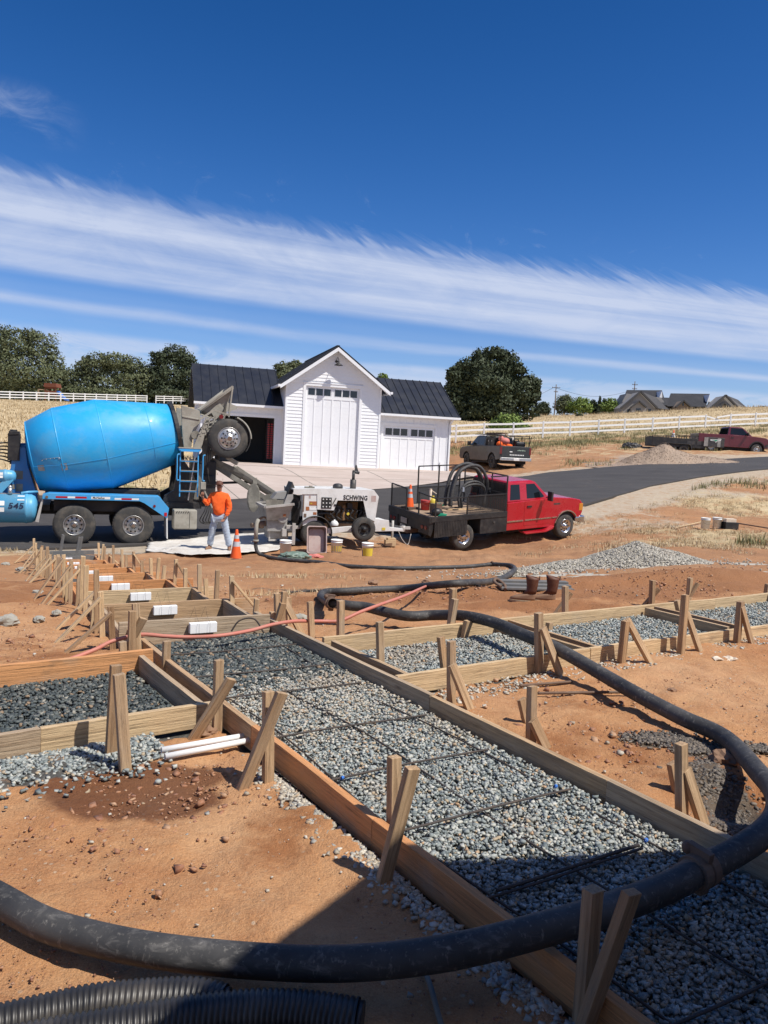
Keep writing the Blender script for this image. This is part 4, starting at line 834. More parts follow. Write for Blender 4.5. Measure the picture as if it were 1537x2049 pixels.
# geotextile
def cloth(name,poly,label,mat,dz=.02,nx=46,ny=18,am=.035,cat='fabric'):
    a,b_=poly; A=resample([T(*p) for p in a],nx);Bq=resample([T(*p) for p in b_],nx); vs=[]
    for i in range(nx):
        for j in range(ny):
            p=A[i].lerp(Bq[i],j/(ny-1)); x=p.x+.10*noise.noise(Vector((i*.4,j*.7,7)));y=p.y+.16*noise.noise(Vector((i*.35,j*.9,2)))
            vs.append((x,y,gh(x,y)+dz+am*(noise.noise(Vector((x*2.2,y*1.5,3)))+.6*noise.noise(Vector((x*6,y*3,3)))+.5)))
    mb=MB(); mb.add(vs,[(i*ny+j,i*ny+j+1,(i+1)*ny+j+1,(i+1)*ny+j) for i in range(nx-1) for j in range(ny-1)],0,True); o=obj(name,mb,mat,fix=False); md=o.modifiers.new('t','SOLIDIFY'); md.thickness=.006; tag(o,label,cat)
cloth('ground_fabric',([(292,1105),(380,1113),(450,1111),(520,1107),(570,1100)],[(300,1088),(380,1080),(450,1071),(520,1068),(575,1074)]),'dirty white ground cloth spread under the worker and the cone','fabric_white')
# cones
def cone_parts(o,s=1.,base=True):
    mb=MB(); h=.71*s; R=.135*s; pr=[(0.03,R),(h*.33,R*.74),(h*.331,R*.74),(h*.97,.03*s),(h,.026*s),(h,.0)]
    mb.lathe([(.03,R),(h*.97,.032*s),(h,.026*s),(h,.001)],(0,0,0),(0,0,1),24); obj('cone_body',mb,'cone_orange',o)
    f=lambda z:R+(.032*s-R)*(z-.03)/(h*.97-.03)+.0015
    for z0,z1 in ((.44*h,.60*h),(.70*h,.82*h)): m2=MB(); m2.lathe([(z0,f(z0)),(z1,f(z1))],(0,0,0),(0,0,1),24); obj('reflective_band',m2,'reflective',o)
    m3=MB(); m3.box((0,0,.018),(.37*s,.37*s,.032)); obj('base',m3,'rubber_black' if base else 'cone_orange',o,bevel=.008)
p=T(472,1119); CONE=thing('traffic_cone','orange traffic cone with two silver bands standing on the ground by the worker','traffic cone',p,.5,'orange traffic cones'); cone_parts(CONE,1.)
# buckets
def bucket(o,mat='plastic_white',h=.37,lab=None,lid=False):
    mb=MB(); mb.lathe([(0,.0),(0,.130),(h*.80,.146),(h*.80,.153),(h*.84,.153),(h*.845,.147),(h*.93,.149),(h*.935,.156),(h,.156),(h,.149),(.03,.126),(.03,0)],(0,0,0),(0,0,1),28); obj('bucket_body',mb,mat,o)
    w=MB(); w.tube(spline([(-.155,0,h*.83),(-.14,-.10,h*.55),(0,-.16,h*.42),(.14,-.10,h*.55),(.155,0,h*.83)],6),.003,6); obj('handle',w,'dark_steel',o)
    for q in (lab or []):
        m2=MB(); z0,z1,a0,a1,mt=q; m2.lathe([(h*z0,.130+.0200*z0+.0015),(h*z1,.130+.0200*z1+.0015)],(0,0,0),(0,0,1),14,arc=(a0,a1)); obj('sticker',m2,mt,o)
    if lid: m3=MB(); m3.cyl((0,0,h+.001),(0,0,h+.012),.16,28); obj('lid',m3,mat,o)
for (x,y,lb,lab) in [(571,1110,'dirty white bucket at the left behind the green bag, without a sticker',None),(673,1108,'white bucket with a yellow sticker right of the leaning tub',[(.2,.6,0,6.2,'yellow_plastic')]),(735,1115,'white bucket with a yellow and blue sticker standing alone before the spare wheel',[(.12,.66,.2,2.4,'yellow_plastic'),(.08,.5,-1.2,.18,'decal_blue')])]:
    o=thing('bucket',lb,'bucket',T(x,y),rad(200),'buckets in front of the white pump'); bucket(o,lab=lab)
    for ch in o.children: 
        if ch.name.startswith('sticker'): pass
for (x,y,lb) in [(1411,1058,'white bucket on dry grass at the right, the left one of two'),(1434,1057,'white bucket on dry grass at the right, beside the dark crate')]:
    o=thing('bucket',lb,'bucket',T(x,y),.3,'white buckets on the dry grass'); bucket(o)
o=thing('crate','dark crate with a tan box on it, right of the two white buckets','crate',T(1460,1059),.1); mb=MB(); mb.box((0,0,.12),(.46,.3,.24)); obj('crate_body',mb,'black_metal',o,bevel=.01); mb=MB(); mb.box((-.03,0,.30),(.36,.24,.12)); obj('box',mb,'paper_bag',o,bevel=.01)
for k,(a,b_,lb) in enumerate([((1352,1056),(1405,1044),'wooden tool handle lying left of the two white buckets'),((1470,1046),(1545,1058),'long dark bar lying right of the crate')]):
    mb=MB(); mb.cyl(T(*a,.04),T(*b_,.10),.022,8); mb.box(T(*a,.04),(.12,.2,.03)); tag(obj('hand_tool',mb,'wood_pale' if k==0 else 'rusty'),lb,'tool')
# mortar tub leaning on the pump wheel
p=T(634,1108); o=thing('mortar_tub','pale pink mortar tub propped upright against the pump trailer wheel','tub',M=Matrix.Translation(p)@Matrix.Rotation(rad(12),4,'Z')@Matrix.Rotation(rad(-14),4,'X'))
mb=MB(); w_,h_,dp=.52,.72,.17
def rr(w,h,y,r=.06):
    out=[]
    for cx,cz,a0 in ((w/2-r,h/2-r,0),(-w/2+r,h/2-r,90),(-w/2+r,-h/2+r,180),(w/2-r,-h/2+r,270)):
        for k in range(5): a=rad(a0+k*22.5); out.append(Vector((cx+r*math.cos(a),y,h_/2+cz+r*math.sin(a))))
    return out
mb.loft([rr(w_-.14,h_-.14,dp),rr(w_-.06,h_-.06,0.02),rr(w_,h_,0.01),rr(w_,h_,-.01),rr(w_-.05,h_-.05,-.01)],cap=False); obj('tub_shell',mb,'tub_pink',o)
m2=MB(); m2.loft([rr(w_-.05,h_-.05,-.01),rr(w_-.13,h_-.13,dp-.02)],cap=False); obj('tub_inside',m2,'tub_dark',o); m2=MB(); v=rr(w_-.13,h_-.13,dp-.021); m2.add(v,[tuple(range(len(v)))]); obj('tub_bottom',m2,'tub_pink',o)
def lump(name,px,py,sx,sy,sz,mat,label,cat,rot=0,seed=1.):
    p=T(px,py); bm=bmesh.new(); bmesh.ops.create_icosphere(bm,subdivisions=4,radius=1)
    for v in bm.verts:
        n=v.co.normalized(); v.co*=1+.28*noise.noise(n*2+Vector((seed,0,0)))+.14*noise.noise(n*6+Vector((seed,3,0))); v.co=Vector((v.co.x*sx,v.co.y*sy,max(v.co.z*sz,-.02)))
    me=bpy.data.meshes.new(name); bm.to_mesh(me); bm.free(); tag(link(name,me,mat,None,Matrix.Translation(p+Vector((0,0,.02)))@Matrix.Rotation(rot,4,'Z')),label,cat)
lump('plastic_bag',588,1117,.40,.25,.14,'bag_green','crumpled grey green plastic bag in front of the dirty bucket','bag',.1,3)
lump('pink_cloth',630,1115,.20,.10,.06,'pink_thing','bright pink lump lying at the foot of the leaning tub','cloth',0,8)
# ---------------------------------------------------------------- garage
gm=frame(G(0,0,.5),GD,GN,Vector((0,0,1)))
gar=thing('garage','white garage with a tall gabled middle bay, two lower wings and black metal roofs','garage',M=gm)
C_=.08; BW=2.59; RH=2.95; ZE=4.17; ZP=6.30; DX0,DX1,DZ=-1.45,1.46,4.20
def gable_z(s,half=BW): return ZE+.18+(ZP-.35-ZE-.0)*(1-abs(s-C_)/half)*(BW/RH)+.0
sl_=(ZP-ZE)/RH
def under(s): return ZP-.16-abs(s-C_)*sl_     # underside of the gable roof
# bay wall: box body and lap siding
mb=MB(); BD=8.2
def wallpoly(x0,x1,zf): return [(x0,-.6),(x1,-.6),(x1,zf(x1)),(x0,zf(x0))]
mb.prism([(C_-BW,-.6),(DX0,-.6),(DX0,DZ),(DX1,DZ),(DX1,-.6),(C_+BW,-.6),(C_+BW,under(C_+BW)),(C_,under(C_)),(C_-BW,under(C_-BW))],.03,.20)
for sgn in (-1,1): mb.b2((C_+sgn*BW,.2,-.6),(C_+sgn*(BW-.15),BD,under(C_+BW)))
mb.b2((C_-BW,BD-.1,-.6),(C_+BW,BD,ZE))
z=.02; ex=.178
while z<ZP-.3:
    z1=z+ex; half=min(BW,(ZP-.16-z1)/sl_); segs=[(C_-half,C_+half)] if half>.05 else []
    if z<DZ+.2: segs=[(C_-BW,DX0-.14),(DX1+.14,C_+BW)]
    for a,b_ in segs:
        a+=.09 if abs(a-(C_-BW))<.01 else 0; b_-=.09 if abs(b_-(C_+BW))<.01 else 0
        mb.add([(a,.028,z),(b_,.028,z),(b_,-.004,z),(a,-.004,z),(a,.028,z1+.0),(b_,.028,z1),(b_,.018,z1),(a,.018,z1)],[(0,3,2,1),(4,5,6,7),(3,7,6,2),(0,4,7,3),(1,2,6,5),(0,1,5,4)])
    z=z1
obj('bay_wall',mb,'siding_white',gar)
mb=MB()
for s_ in (C_-BW,C_+BW-.10): mb.b2((s_,-.02,-.05),(s_+.10,.03,under(C_+BW)-.0))
mb.b2((DX0-.14,-.026,-.02),(DX0,.03,DZ+.14)); mb.b2((DX1,-.026,-.02),(DX1+.14,.03,DZ+.14)); mb.b2((DX0,-.026,DZ),(DX1,.03,DZ+.14)); mb.b2((DX0-.18,-.05,DZ+.14),(DX1+.18,.03,DZ+.175))
obj('bay_trim',mb,'siding_white',gar)
def gdoor(x0,x1,z1,t,wz0,wz1,mat='siding_white'):
    W_=x1-x0; mb=MB(); mb.b2((x0,t,-.02),(x1,t+.05,z1)); n=6
    mb.b2((x0,t-.022,z1-.12),(x1,t,z1)); mb.b2((x0,t-.022,wz0-.16),(x1,t,wz0)) ; mb.b2((x0,t-.022,0),(x1,t,.14))
    for k in range(n+1):
        x=x0+W_*k/n; w=.085 if k in (0,3,n) else .05; xa=max(x0,x-w/2) if k else x0; xb=min(x1,x+w/2) if k<n else x1
        if k==0: xb=x0+.10
        if k==n: xa=x1-.10
        mb.b2((xa,t-.020,.14),(xb,t,wz0-.16)); mb.b2((xa,t-.020,wz0),(xb,t,z1-.12))
    for k in (1,2,3): mb.b2((x0,t-.004,z1*k/4-.006),(x1,t-.0005,z1*k/4)) 
    d=obj('garage_door',mb,mat,gar)
    w0=x0+.10; g=.06; ww=(W_-.20-.16)/6
    for k in range(6):
        xa=x0+.10+k*ww+(.16 if k>2 else 0)+.03; f=MB(); xb=xa+ww-.06
        f.b2((xa-.02,t-.028,wz0-.0),(xb+.02,t-.018,wz0+.02)); f.b2((xa-.02,t-.028,wz1-.02),(xb+.02,t-.018,wz1)); f.b2((xa-.02,t-.028,wz0+.02),(xa+.0,t-.018,wz1-.02)); f.b2((xb,t-.028,wz0+.02),(xb+.02,t-.018,wz1-.02)); obj('window_frame',f,mat,d)
        p=MB(); p.b2((xa,t-.024,wz0+.02),(xb,t-.012,wz1-.02)); obj('window',p,'glass_dark',d)
    return d
gdoor(DX0,DX1,DZ,.10,DZ-.50,DZ-.10)
# bay roof
def roofslab(name,pts,mat='roof_black',th=.09,ribs=None,parent=gar,fascia=True):
    """pts: four corners eave0,eave1,ridge1,ridge0 of the top face"""
    e0,e1,r1,r0=[Vector(p) for p in pts]; n=(e1-e0).cross(r0-e0).normalized()
    if n.z<0: n=-n
    mb=MB(); mb.add([e0,e1,r1,r0,e0-n*th,e1-n*th,r1-n*th,r0-n*th],[(0,1,2,3),(7,6,5,4),(0,4,5,1),(1,5,6,2),(2,6,7,3),(3,7,4,0)])
    k=ribs or max(2,int((e1-e0).length/.42))
    for i in range(k+1):
        t=i/k; a=e0.lerp(e1,t); b_=r0.lerp(r1,t); mb.bar(a+n*.018,b_+n*.018,.028,.036,n)
    return obj(name,mb,mat,parent)
yo=-.45
for sgn in (-1,1): roofslab('bay_roof',[(C_+sgn*RH,yo,ZE),(C_+sgn*RH,BD+.3,ZE),(C_,BD+.3,ZP),(C_,yo,ZP)],ribs=20)
mb=MB(); mb.bar((C_,yo,ZP+.03),(C_,BD+.3,ZP+.03),.16,.03); obj('ridge_cap',mb,'roof_black',gar)
mb=MB()
for sgn in (-1,1):
    d=Vector((sgn*RH,0,ZE-ZP)); nn=Vector((0,0,-1)); p0=Vector((C_+sgn*.0,yo-.022,ZP-.175)); p1=p0+d
    mb.add([(p0.x,yo-.04,ZP-.06),(p1.x,yo-.04,ZE-.06),(p1.x,yo-.04,ZE-.25),(p0.x,yo-.04,ZP-.25),(p0.x,yo-.003,ZP-.06),(p1.x,yo-.003,ZE-.06),(p1.x,yo-.003,ZE-.25),(p0.x,yo-.003,ZP-.25)],[(0,1,2,3),(7,6,5,4),(0,4,5,1),(1,5,6,2),(2,6,7,3),(3,7,4,0)])
    mb.add([(C_,yo,ZP-.13),(C_+sgn*(RH-.03),yo,ZE-.11),(C_+sgn*(RH-.03),.03,ZE-.11),(C_,.03,ZP-.13),(C_,yo,ZP-.15),(C_+sgn*(RH-.03),yo,ZE-.13),(C_+sgn*(RH-.03),.03,ZE-.13),(C_,.03,ZP-.15)],[(0,1,2,3),(7,6,5,4),(0,4,5,1),(1,5,6,2),(2,6,7,3),(3,7,4,0)])
    x=C_+sgn*(RH+.06); mb.b2((x-.06,yo-.06,ZE-.16),(x+.06,BD+.2,ZE-.04))
obj('rake_trim',mb,'siding_white',gar)
# wings
RZ=5.22; EZ=3.02; TF=.9; TR=4.0; TB_=7.1; OV=.36
def wing(x0,x1,dx0,dx1,dz,open_,ex0,ex1,gut):
    mb=MB(); wh=EZ+.10
    mb.prism([(x0,-.7),(dx0,-.7),(dx0,dz),(dx1,dz),(dx1,-.7),(x1,-.7),(x1,wh),(x0,wh)],TF,TF+.15)
    mb.b2((x0,TB_-.15,-.7),(x1,TB_,wh))
    xo=x0 if ex0 else x1
    q=[(TF,-.7),(TB_,-.7),(TB_,wh),(TR,RZ-.14),(TF,wh)]; a,b_=(x0,x0+.15) if ex0 else (x1-.15,x1)
    mb.add([(a,y,z) for y,z in q]+[(b_,y,z) for y,z in q],[(0,1,2,3,4),(9,8,7,6,5)]+[(i,i+5,(i+1)%5+5,(i+1)%5) for i in range(5)])
    x=x0+.2
    while x<x1-.05:
        if dx0-.16<x<dx1+.16: mb.b2((x-.022,TF-.02,dz+.15),(x+.022,TF,wh))
        else: mb.b2((x-.022,TF-.02,-.05),(x+.022,TF,wh))
        x+=.405
    y=TF+.3
    while y<TB_: mb.b2(((x1 if not ex0 else x0-.02),y-.022,-.3),((x1+.02 if not ex0 else x0),y+.022,EZ)); y+=.405
    obj('wing_wall',mb,'siding_white',gar)
    t=MB(); t.b2((dx0-.12,TF-.03,-.02),(dx0,TF+.02,dz+.12)); t.b2((dx1,TF-.03,-.02),(dx1+.12,TF+.02,dz+.12)); t.b2((dx0,TF-.03,dz),(dx1,TF+.02,dz+.12)); t.b2((dx0-.16,TF-.055,dz+.12),(dx1+.16,TF+.02,dz+.15))
    cx=x1-.10 if not ex0 else x0; t.b2((cx,TF-.03,-.05),(cx+.10,TF-.001,wh-.02)); obj('door_trim',t,'siding_white',gar)
    e0,e1=(x0-OV if ex0 else x0),(x1+OV if not ex0 else x1); pz=EZ-(RZ-EZ)/(TR-TF)*0+.0; slope=(RZ-EZ)/(TR-TF+OV)
    roofslab('wing_roof',[(e0,TF-OV,EZ+.04),(e1,TF-OV,EZ+.04),(e1,TR,RZ+.04),(e0,TR,RZ+.04)]); roofslab('wing_roof',[(e0,TB_+OV,EZ+.04),(e1,TB_+OV,EZ+.04),(e1,TR,RZ+.04),(e0,TR,RZ+.04)])
    g=MB(); g.b2((e0-.02,TF-OV-.12,EZ-.10),(e1+.02,TF-OV-.005,EZ+.02)); g.b2((e0,TF-OV-.0,EZ-.12),(e1,TF+.0,EZ-.10))
    f_=(e1-.03,e1) if not ex0 else (e0,e0+.03)
    g.add([(f_[0],TF-OV,EZ-.12),(f_[0],TR,RZ-.16),(f_[0],TR,RZ-.0),(f_[0],TF-OV,EZ+.03),(f_[1],TF-OV,EZ-.12),(f_[1],TR,RZ-.16),(f_[1],TR,RZ-.0),(f_[1],TF-OV,EZ+.03)],[(0,1,2,3),(7,6,5,4),(0,4,5,1),(1,5,6,2),(2,6,7,3),(3,7,4,0)])
    obj('gutter',g,'siding_white',gar)
wing(-6.72,C_-BW,-5.95,-2.90,2.42,True,True,False,0)
wing(C_+BW,7.13,3.14,6.18,2.40,False,False,True,1)
gdoor(3.14,6.18,2.40,TF+.06,1.86,2.28)
mb=MB(); mb.tube(spline([(7.10,TF-OV-.06,EZ-.06),(7.07,TF-.25,EZ-.28),(7.04,TF-.06,EZ-.45),(7.04,TF-.06,1.2),(7.04,TF-.06,-.05)],4),.04,8); mb.b2((6.55,TF-.09,.35),(6.65,TF-.03,.52)); obj('downspout',mb,'siding_white',gar)
# inside the open bay
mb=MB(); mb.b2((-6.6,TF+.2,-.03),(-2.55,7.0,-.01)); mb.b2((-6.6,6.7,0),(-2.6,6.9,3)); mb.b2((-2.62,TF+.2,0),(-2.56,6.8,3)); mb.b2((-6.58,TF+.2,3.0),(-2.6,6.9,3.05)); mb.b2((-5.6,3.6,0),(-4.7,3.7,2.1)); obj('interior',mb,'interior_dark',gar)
rk=thing('storage_rack','dark storage rack with rows of small red bins inside the open left garage door','rack',M=gm@Matrix.Translation((-2.95,TF+.75,0)))
mb=MB(); 
for z in [.12*k+.25 for k in range(17)]: mb.box((0,0,z),(.5,.5,.012))
for x in (-.24,.24): mb.box((x,.24,1.2),(.03,.03,2.3)); mb.box((x,-.24,1.2),(.03,.03,2.3))
obj('rack_frame',mb,'black_metal',rk)
for z in [.12*k+.30 for k in range(16)]:
    for x in (-.17,0,.17): m2=MB(); m2.box((x,-.12,z),(.12,.22,.07)); obj('bin',m2,'red_plastic',rk)
# gooseneck lamp on the gable
lm=thing('barn_lamp','black gooseneck lamp under the peak of the garage gable','lamp',M=gm@Matrix.Translation((C_+.02,0,5.55)))
mb=MB(); mb.cyl((0,.0,.0),(0,-.03,.0),.07,12); mb.tube(spline([(0,-.02,0),(0,-.15,.14),(0,-.36,.18),(0,-.52,.08),(0,-.55,-.06)],6),.018,8); obj('arm',mb,'black_metal',lm)
mb=MB(); mb.lathe([(0,.045),(-.10,.06),(-.14,.12),(-.22,.23),(-.225,.225),(-.15,.11),(-.08,.04)],(0,-.55,-.03),(0,0,1),20); obj('shade',mb,'black_metal',lm)
# ---------------------------------------------------------------- fences
def fence(name,label,posts,h,rails=3,brk=None,mat='vinyl_white',pw=.13):
    o=thing(name,label,'fence',posts[0]); Mi=o.matrix_basis.inverted(); P=[Mi@Vector(p) for p in posts]
    for p in P:
        m=MB(); m.box((p.x,p.y,p.z+h/2-.15),(pw,pw,h+.3)); m.add([(p.x-pw*.6,p.y-pw*.6,p.z+h),(p.x+pw*.6,p.y-pw*.6,p.z+h),(p.x+pw*.6,p.y+pw*.6,p.z+h),(p.x-pw*.6,p.y+pw*.6,p.z+h),(p.x,p.y,p.z+h+pw*.4)],[(0,1,4),(1,2,4),(2,3,4),(3,0,4),(3,2,1,0)]); obj('post',m,mat,o)
    zs=[h*.93-.0,h*.60,h*.27] if rails==3 else [h*.93,h*.69,h*.45,h*.21]
    for i in range(len(P)-1):
        if brk and i==brk:
            m=MB(); z=zs[0]; a,b_=P[i],P[i+1]; m.bar(a+Vector((0,0,z)),a.lerp(b_,.55)+Vector((0,0,z-.42)),.04,.14); m.bar(b_+Vector((0,0,z)),a.lerp(b_,.42)+Vector((0,-.1,z-.16)),.04,.14); obj('broken_rail',m,mat,o)['label']='broken top rail hanging down'
            m=MB()
            for z in zs[1:]: m.bar(a+Vector((0,0,z)),b_+Vector((0,0,z)),.04,.15)
            obj('rail',m,mat,o); continue
        m=MB()
        for z in zs: m.bar(P[i]+Vector((0,0,z)),P[i+1]+Vector((0,0,z)),.04,.16)
        obj('rail_panel',m,mat,o)
    return o
PX=[912,968,1026.5,1086,1140,1197,1249,1305,1358,1410.6,1460.5,1510.7,1560,1608,1655]
BY=[880,876,876,873,873,870,868,866,863,861,859,856,853,850,847]
pp=[]
for i,x in enumerate(PX): d=66+(x-912)/600*9; p=at(x,BY[i],d); p.z=gh(p.x,p.y)*.35+p.z*.65; pp.append(p)
p0=[pp[0]+(pp[0]-pp[1])*k for k in (3,2,1)]
for q in p0: q.z=gh(q.x,q.y)
fence('rail_fence','white three rail fence crossing the slope behind the pickups, one top rail broken',p0+pp,1.36,3,brk=12)
def lf_(xs,x_=(20,378),d_=(135,188),y_=(799.5,805.5)):
    out=[]
    for x in xs:
        t=(x-x_[0])/(x_[1]-x_[0]); 
        p=at(x,y_[0]+(y_[1]-y_[0])*max(t,-.3),1/( (1-t)/d_[0]+t/d_[1])); p.z=max(p.z-.0,gh(p.x,p.y)-.6); out.append(p)
    return out
L1=[-82,-55,-28,-3,19.5,46.5,73,97.5,121.5,147,170,192.5,213.5,234.5,253,271.5,294]
L2=[312,328.5,346,362.5,379,395,411]
fence('field_fence','white rail fence along the dry field at upper left, longer piece left of the gap',lf_(L1),1.42,3,pw=.18)
fence('field_fence','short white rail fence piece between the gap and the garage roof',lf_(L2),1.42,3,pw=.18)
# ---------------------------------------------------------------- far houses
def hpx(px,py,d): return at(px,py,d)
def gable_house(name,label,d,L,parts_):
    pass
hs=thing('farmhouse','grey house with dark roofs and three gables on the rise beyond the right fence','house',at(1300,830,205)); Mi=hs.matrix_basis.inverted()
D0=205.
def HP(px,py,dd=0): return Mi@at(px,py,D0+dd)
Z5=lambda a,b_: (1220+a/4.849,740+b_/4.849)
def quad_roof(name,e0,e1,r1,r0,dd0,dd1,mat):
    a,b_,c,d=HP(*Z5(*e0),dd0),HP(*Z5(*e1),dd0),HP(*Z5(*r1),dd1),HP(*Z5(*r0),dd1); n=(b_-a).cross(d-a).normalized()
    if n.y>0: n=-n
    mb=MB(); th=.35; mb.add([a,b_,c,d]+[q-n*th for q in (a,b_,c,d)],[(0,1,2,3),(7,6,5,4),(0,4,5,1),(1,5,6,2),(2,6,7,3),(3,7,4,0)]); return obj(name,mb,mat,hs)
def wallp(name,pts,dd,mat,depth=8):
    P=[HP(*Z5(*p),dd) for p in pts]; mb=MB(); n=len(P); Q=[p+Vector((0,depth,0)) for p in P]; mb.add(P+Q,[tuple(range(n)),tuple(range(2*n-1,n-1,-1))]+[(i,i+n,(i+1)%n+n,(i+1)%n) for i in range(n)]); return obj(name,mb,mat,hs)
# left block
wallp('wall',[(105,460),(575,460),(575,380),(500,270),(165,230),(110,330)],4,'house_wall',6)
quad_roof('roof',(118,322),(548,335),(508,198),(165,195),3.4,9,'house_roof')
wallp('end_gable',[(482,270),(512,270),(508,203)],4,'siding_white',5)
w=wallp('wall',[(110,470),(460,470),(455,370),(300,212),(118,365)],-2,'house_wall',7)
quad_roof('roof',(460,372),(575,388),(455,270),(300,208),-2.6,4,'shingle_roof')
mb=MB(); 
for a,b_ in (((108,372),(302,210)),((300,210),(462,372))): mb.bar(HP(*Z5(*a),-2.5),HP(*Z5(*b_),-2.5),.7,.45)
obj('rake',mb,'shingle_roof',hs)
wallp('porch_wall',[(212,470),(355,470),(352,362),(285,305),(212,360)],-3.5,'house_wall',2)
mb=MB()
for a,b_ in (((208,362),(287,303)),((285,303),(357,364))): mb.bar(HP(*Z5(*a),-3.8),HP(*Z5(*b_),-3.8),.7,.35)
obj('porch_roof',mb,'shingle_roof',hs)
for (a,b_,c,d) in [(258,375,302,420),(170,382,195,408),(378,382,404,408)]: 
    o=wallp('window',[(a,d),(c,d),(c,b_),(a,b_)],-3.6 if a==258 else -2.2,'glass_dark',.1)
# link and middle block
wallp('wall',[(500,470),(960,470),(960,350),(560,350)],5,'house_wall',6)
quad_roof('roof',(500,340),(560,345),(575,270),(515,268),3,6,'house_roof')
quad_roof('roof',(545,352),(932,358),(972,233),(592,228),3.6,10,'house_roof')
wallp('end_gable',[(945,310),(975,310),(970,240)],5,'siding_white',4)
wallp('wall',[(645,470),(785,470),(785,365),(715,300),(645,360)],1,'house_stone',5)
mb=MB()
for a,b_ in (((640,362),(717,298)),((715,298),(795,366))): mb.bar(HP(*Z5(*a),.6),HP(*Z5(*b_),.6),.9,.35)
obj('gable_roof',mb,'shingle_roof',hs)
for (a,b_,c,d) in [(708,318,720,350),(690,385,745,410),(580,360,615,376),(830,362,860,378)]: wallp('window',[(a,d),(c,d),(c,b_),(a,b_)],.85 if 640<a<750 else 4.8,'glass_dark',.1)
quad_roof('roof',(920,382),(985,388),(1040,312),(960,310),3,6,'shingle_roof')
# right block
wallp('wall',[(965,470),(1330,470),(1320,370),(1125,250),(970,380)],0,'house_wall',6)
quad_roof('roof',(1245,372),(1335,370),(1245,290),(1130,245),-.6,5,'shingle_roof')
mb=MB()
for a,b_ in (((960,385),(1127,246)),((1125,246),(1250,372)),((1040,382),(1112,318)),((1110,318),(1180,378))): mb.bar(HP(*Z5(*a),-.6),HP(*Z5(*b_),-.6),.7,.4)
obj('rake',mb,'shingle_roof',hs)
# utility poles
def pole(px,py,ptop,d,label,arms):
    p=at(px,py,d); q=at(px,ptop,d); H=q.z-p.z; o=thing('utility_pole',label,'utility pole',p,0,'utility poles'); mb=MB(); mb.cyl((0,0,-2),(0,0,H),.17,8,.11); obj('pole',mb,'pole_wood',o)
    for k,(z,w) in enumerate(arms): m=MB(); m.box((0,-.15,H-z),(w,.12,.14)); [m.cyl((x,-.15,H-z+.06),(x,-.15,H-z+.28),.05,6) for x in (-w*.45,-w*.15,w*.2,w*.45)]; obj('crossarm',m,'pole_wood',o)
pole(1109,832,769,210,'wooden utility pole standing among the far trees right of the big oak',[(.9,2.2),(2.0,1.1)])
pole(1268,800,763,230,'wooden utility pole rising behind the grey house roof',[(1.,1.6),(2.2,1.4)])
mb=MB(); a=at(1109,775,210); b_=at(1268,780,230); pts=[a.lerp(b_,k/20)+Vector((0,0,-2.2*math.sin(math.pi*k/20))) for k in range(21)]; mb.tube(pts,.035,4); a2=at(860,835,205)
mb.tube([a2.lerp(a,k/20)+Vector((0,0,-3.*math.sin(math.pi*k/20))) for k in range(21)],.035,4); tag(obj('power_line',mb,'black_metal'),'thin power line between the two far utility poles','cable')
# play set
ps=thing('play_set','small red brown wooden play set with a blue slide behind the left fence','play set',at(105,800,165)); mb=MB(); 
for x,y in ((-1.1,-1),(1.1,-1),(-1.1,1),(1.1,1)): mb.box((x,y,1.2),(.2,.2,3.8))
mb.box((0,0,1.2),(2.4,2.2,.2)); mb.box((0,-1,2.6),(2.3,.1,.7)); mb.box((0,-1,1.6),(2.3,.1,.5)); mb.prism([(-1.4,2.6),(1.4,2.6),(1.2,3.4),(-1.2,3.4)],-1.3,1.3); obj('tower',mb,'redwood',ps)
mb=MB(); mb.bar((-3.4,0,-.8),(-3.0,0,2.1),.15,.15); mb.bar((-3.1,0,2.05),(-1.,0,2.05),.15,.18); mb.bar((-2.6,.6,-.8),(-3.,0,2.1),.15,.15); obj('swing_beam',mb,'wood_old',ps)
mb=MB(); mb.prism([(1.1,1.9),(1.4,1.9),(2.9,.4),(3.4,.2),(3.4,-.1),(2.8,.0),(1.1,1.5)],-.5,.5); obj('slide',mb,'slide_blue',ps)
# ---------------------------------------------------------------- trees
def leafcloud(lumps,n,sz,flat_=.8,seed=0):
    """lumps: (x,y,z,rx,ry,rz); leaves sit near the lumps' surfaces, thin in the middle"""
    rg=np.random.default_rng(seed); L=np.array(lumps); vol=L[:,3]*L[:,4]*L[:,5]; pr=vol**.7; pr/=pr.sum(); k=rg.choice(len(L),n,p=pr)
    d=rg.normal(size=(n,3)); d/=np.linalg.norm(d,axis=1)[:,None]; r=(.62+.42*rg.beta(2.2,1.3,n))*(1+.20*np.sin(d[:,0]*6+k)*np.cos(d[:,1]*5)+.16*np.cos(d[:,2]*8+k*2)+.12*np.sin(d[:,1]*11+k*3))
    c=L[k,:3]+d*L[k,3:6]*r[:,None]
    # group leaves into twiggy clumps
    cl=rg.normal(size=(n//14+1,3))*.9; c+=cl[rg.integers(0,len(cl),n)]*np.minimum(L[k,3:6],1.2)*.16
    nn=d+rg.normal(size=(n,3))*.55; nn/=np.linalg.norm(nn,axis=1)[:,None]; a=np.cross(nn,rg.normal(size=(n,3))); a/=np.linalg.norm(a,axis=1)[:,None]; b_=np.cross(nn,a); b_/=np.linalg.norm(b_,axis=1)[:,None]
    s=sz*rg.uniform(.55,1.35,n)[:,None]; V=np.stack([c-a*s,c-b_*s*.55,c+a*s,c+b_*s*.55],1).reshape(-1,3); Fq=np.arange(4*n).reshape(-1,4); return V,Fq
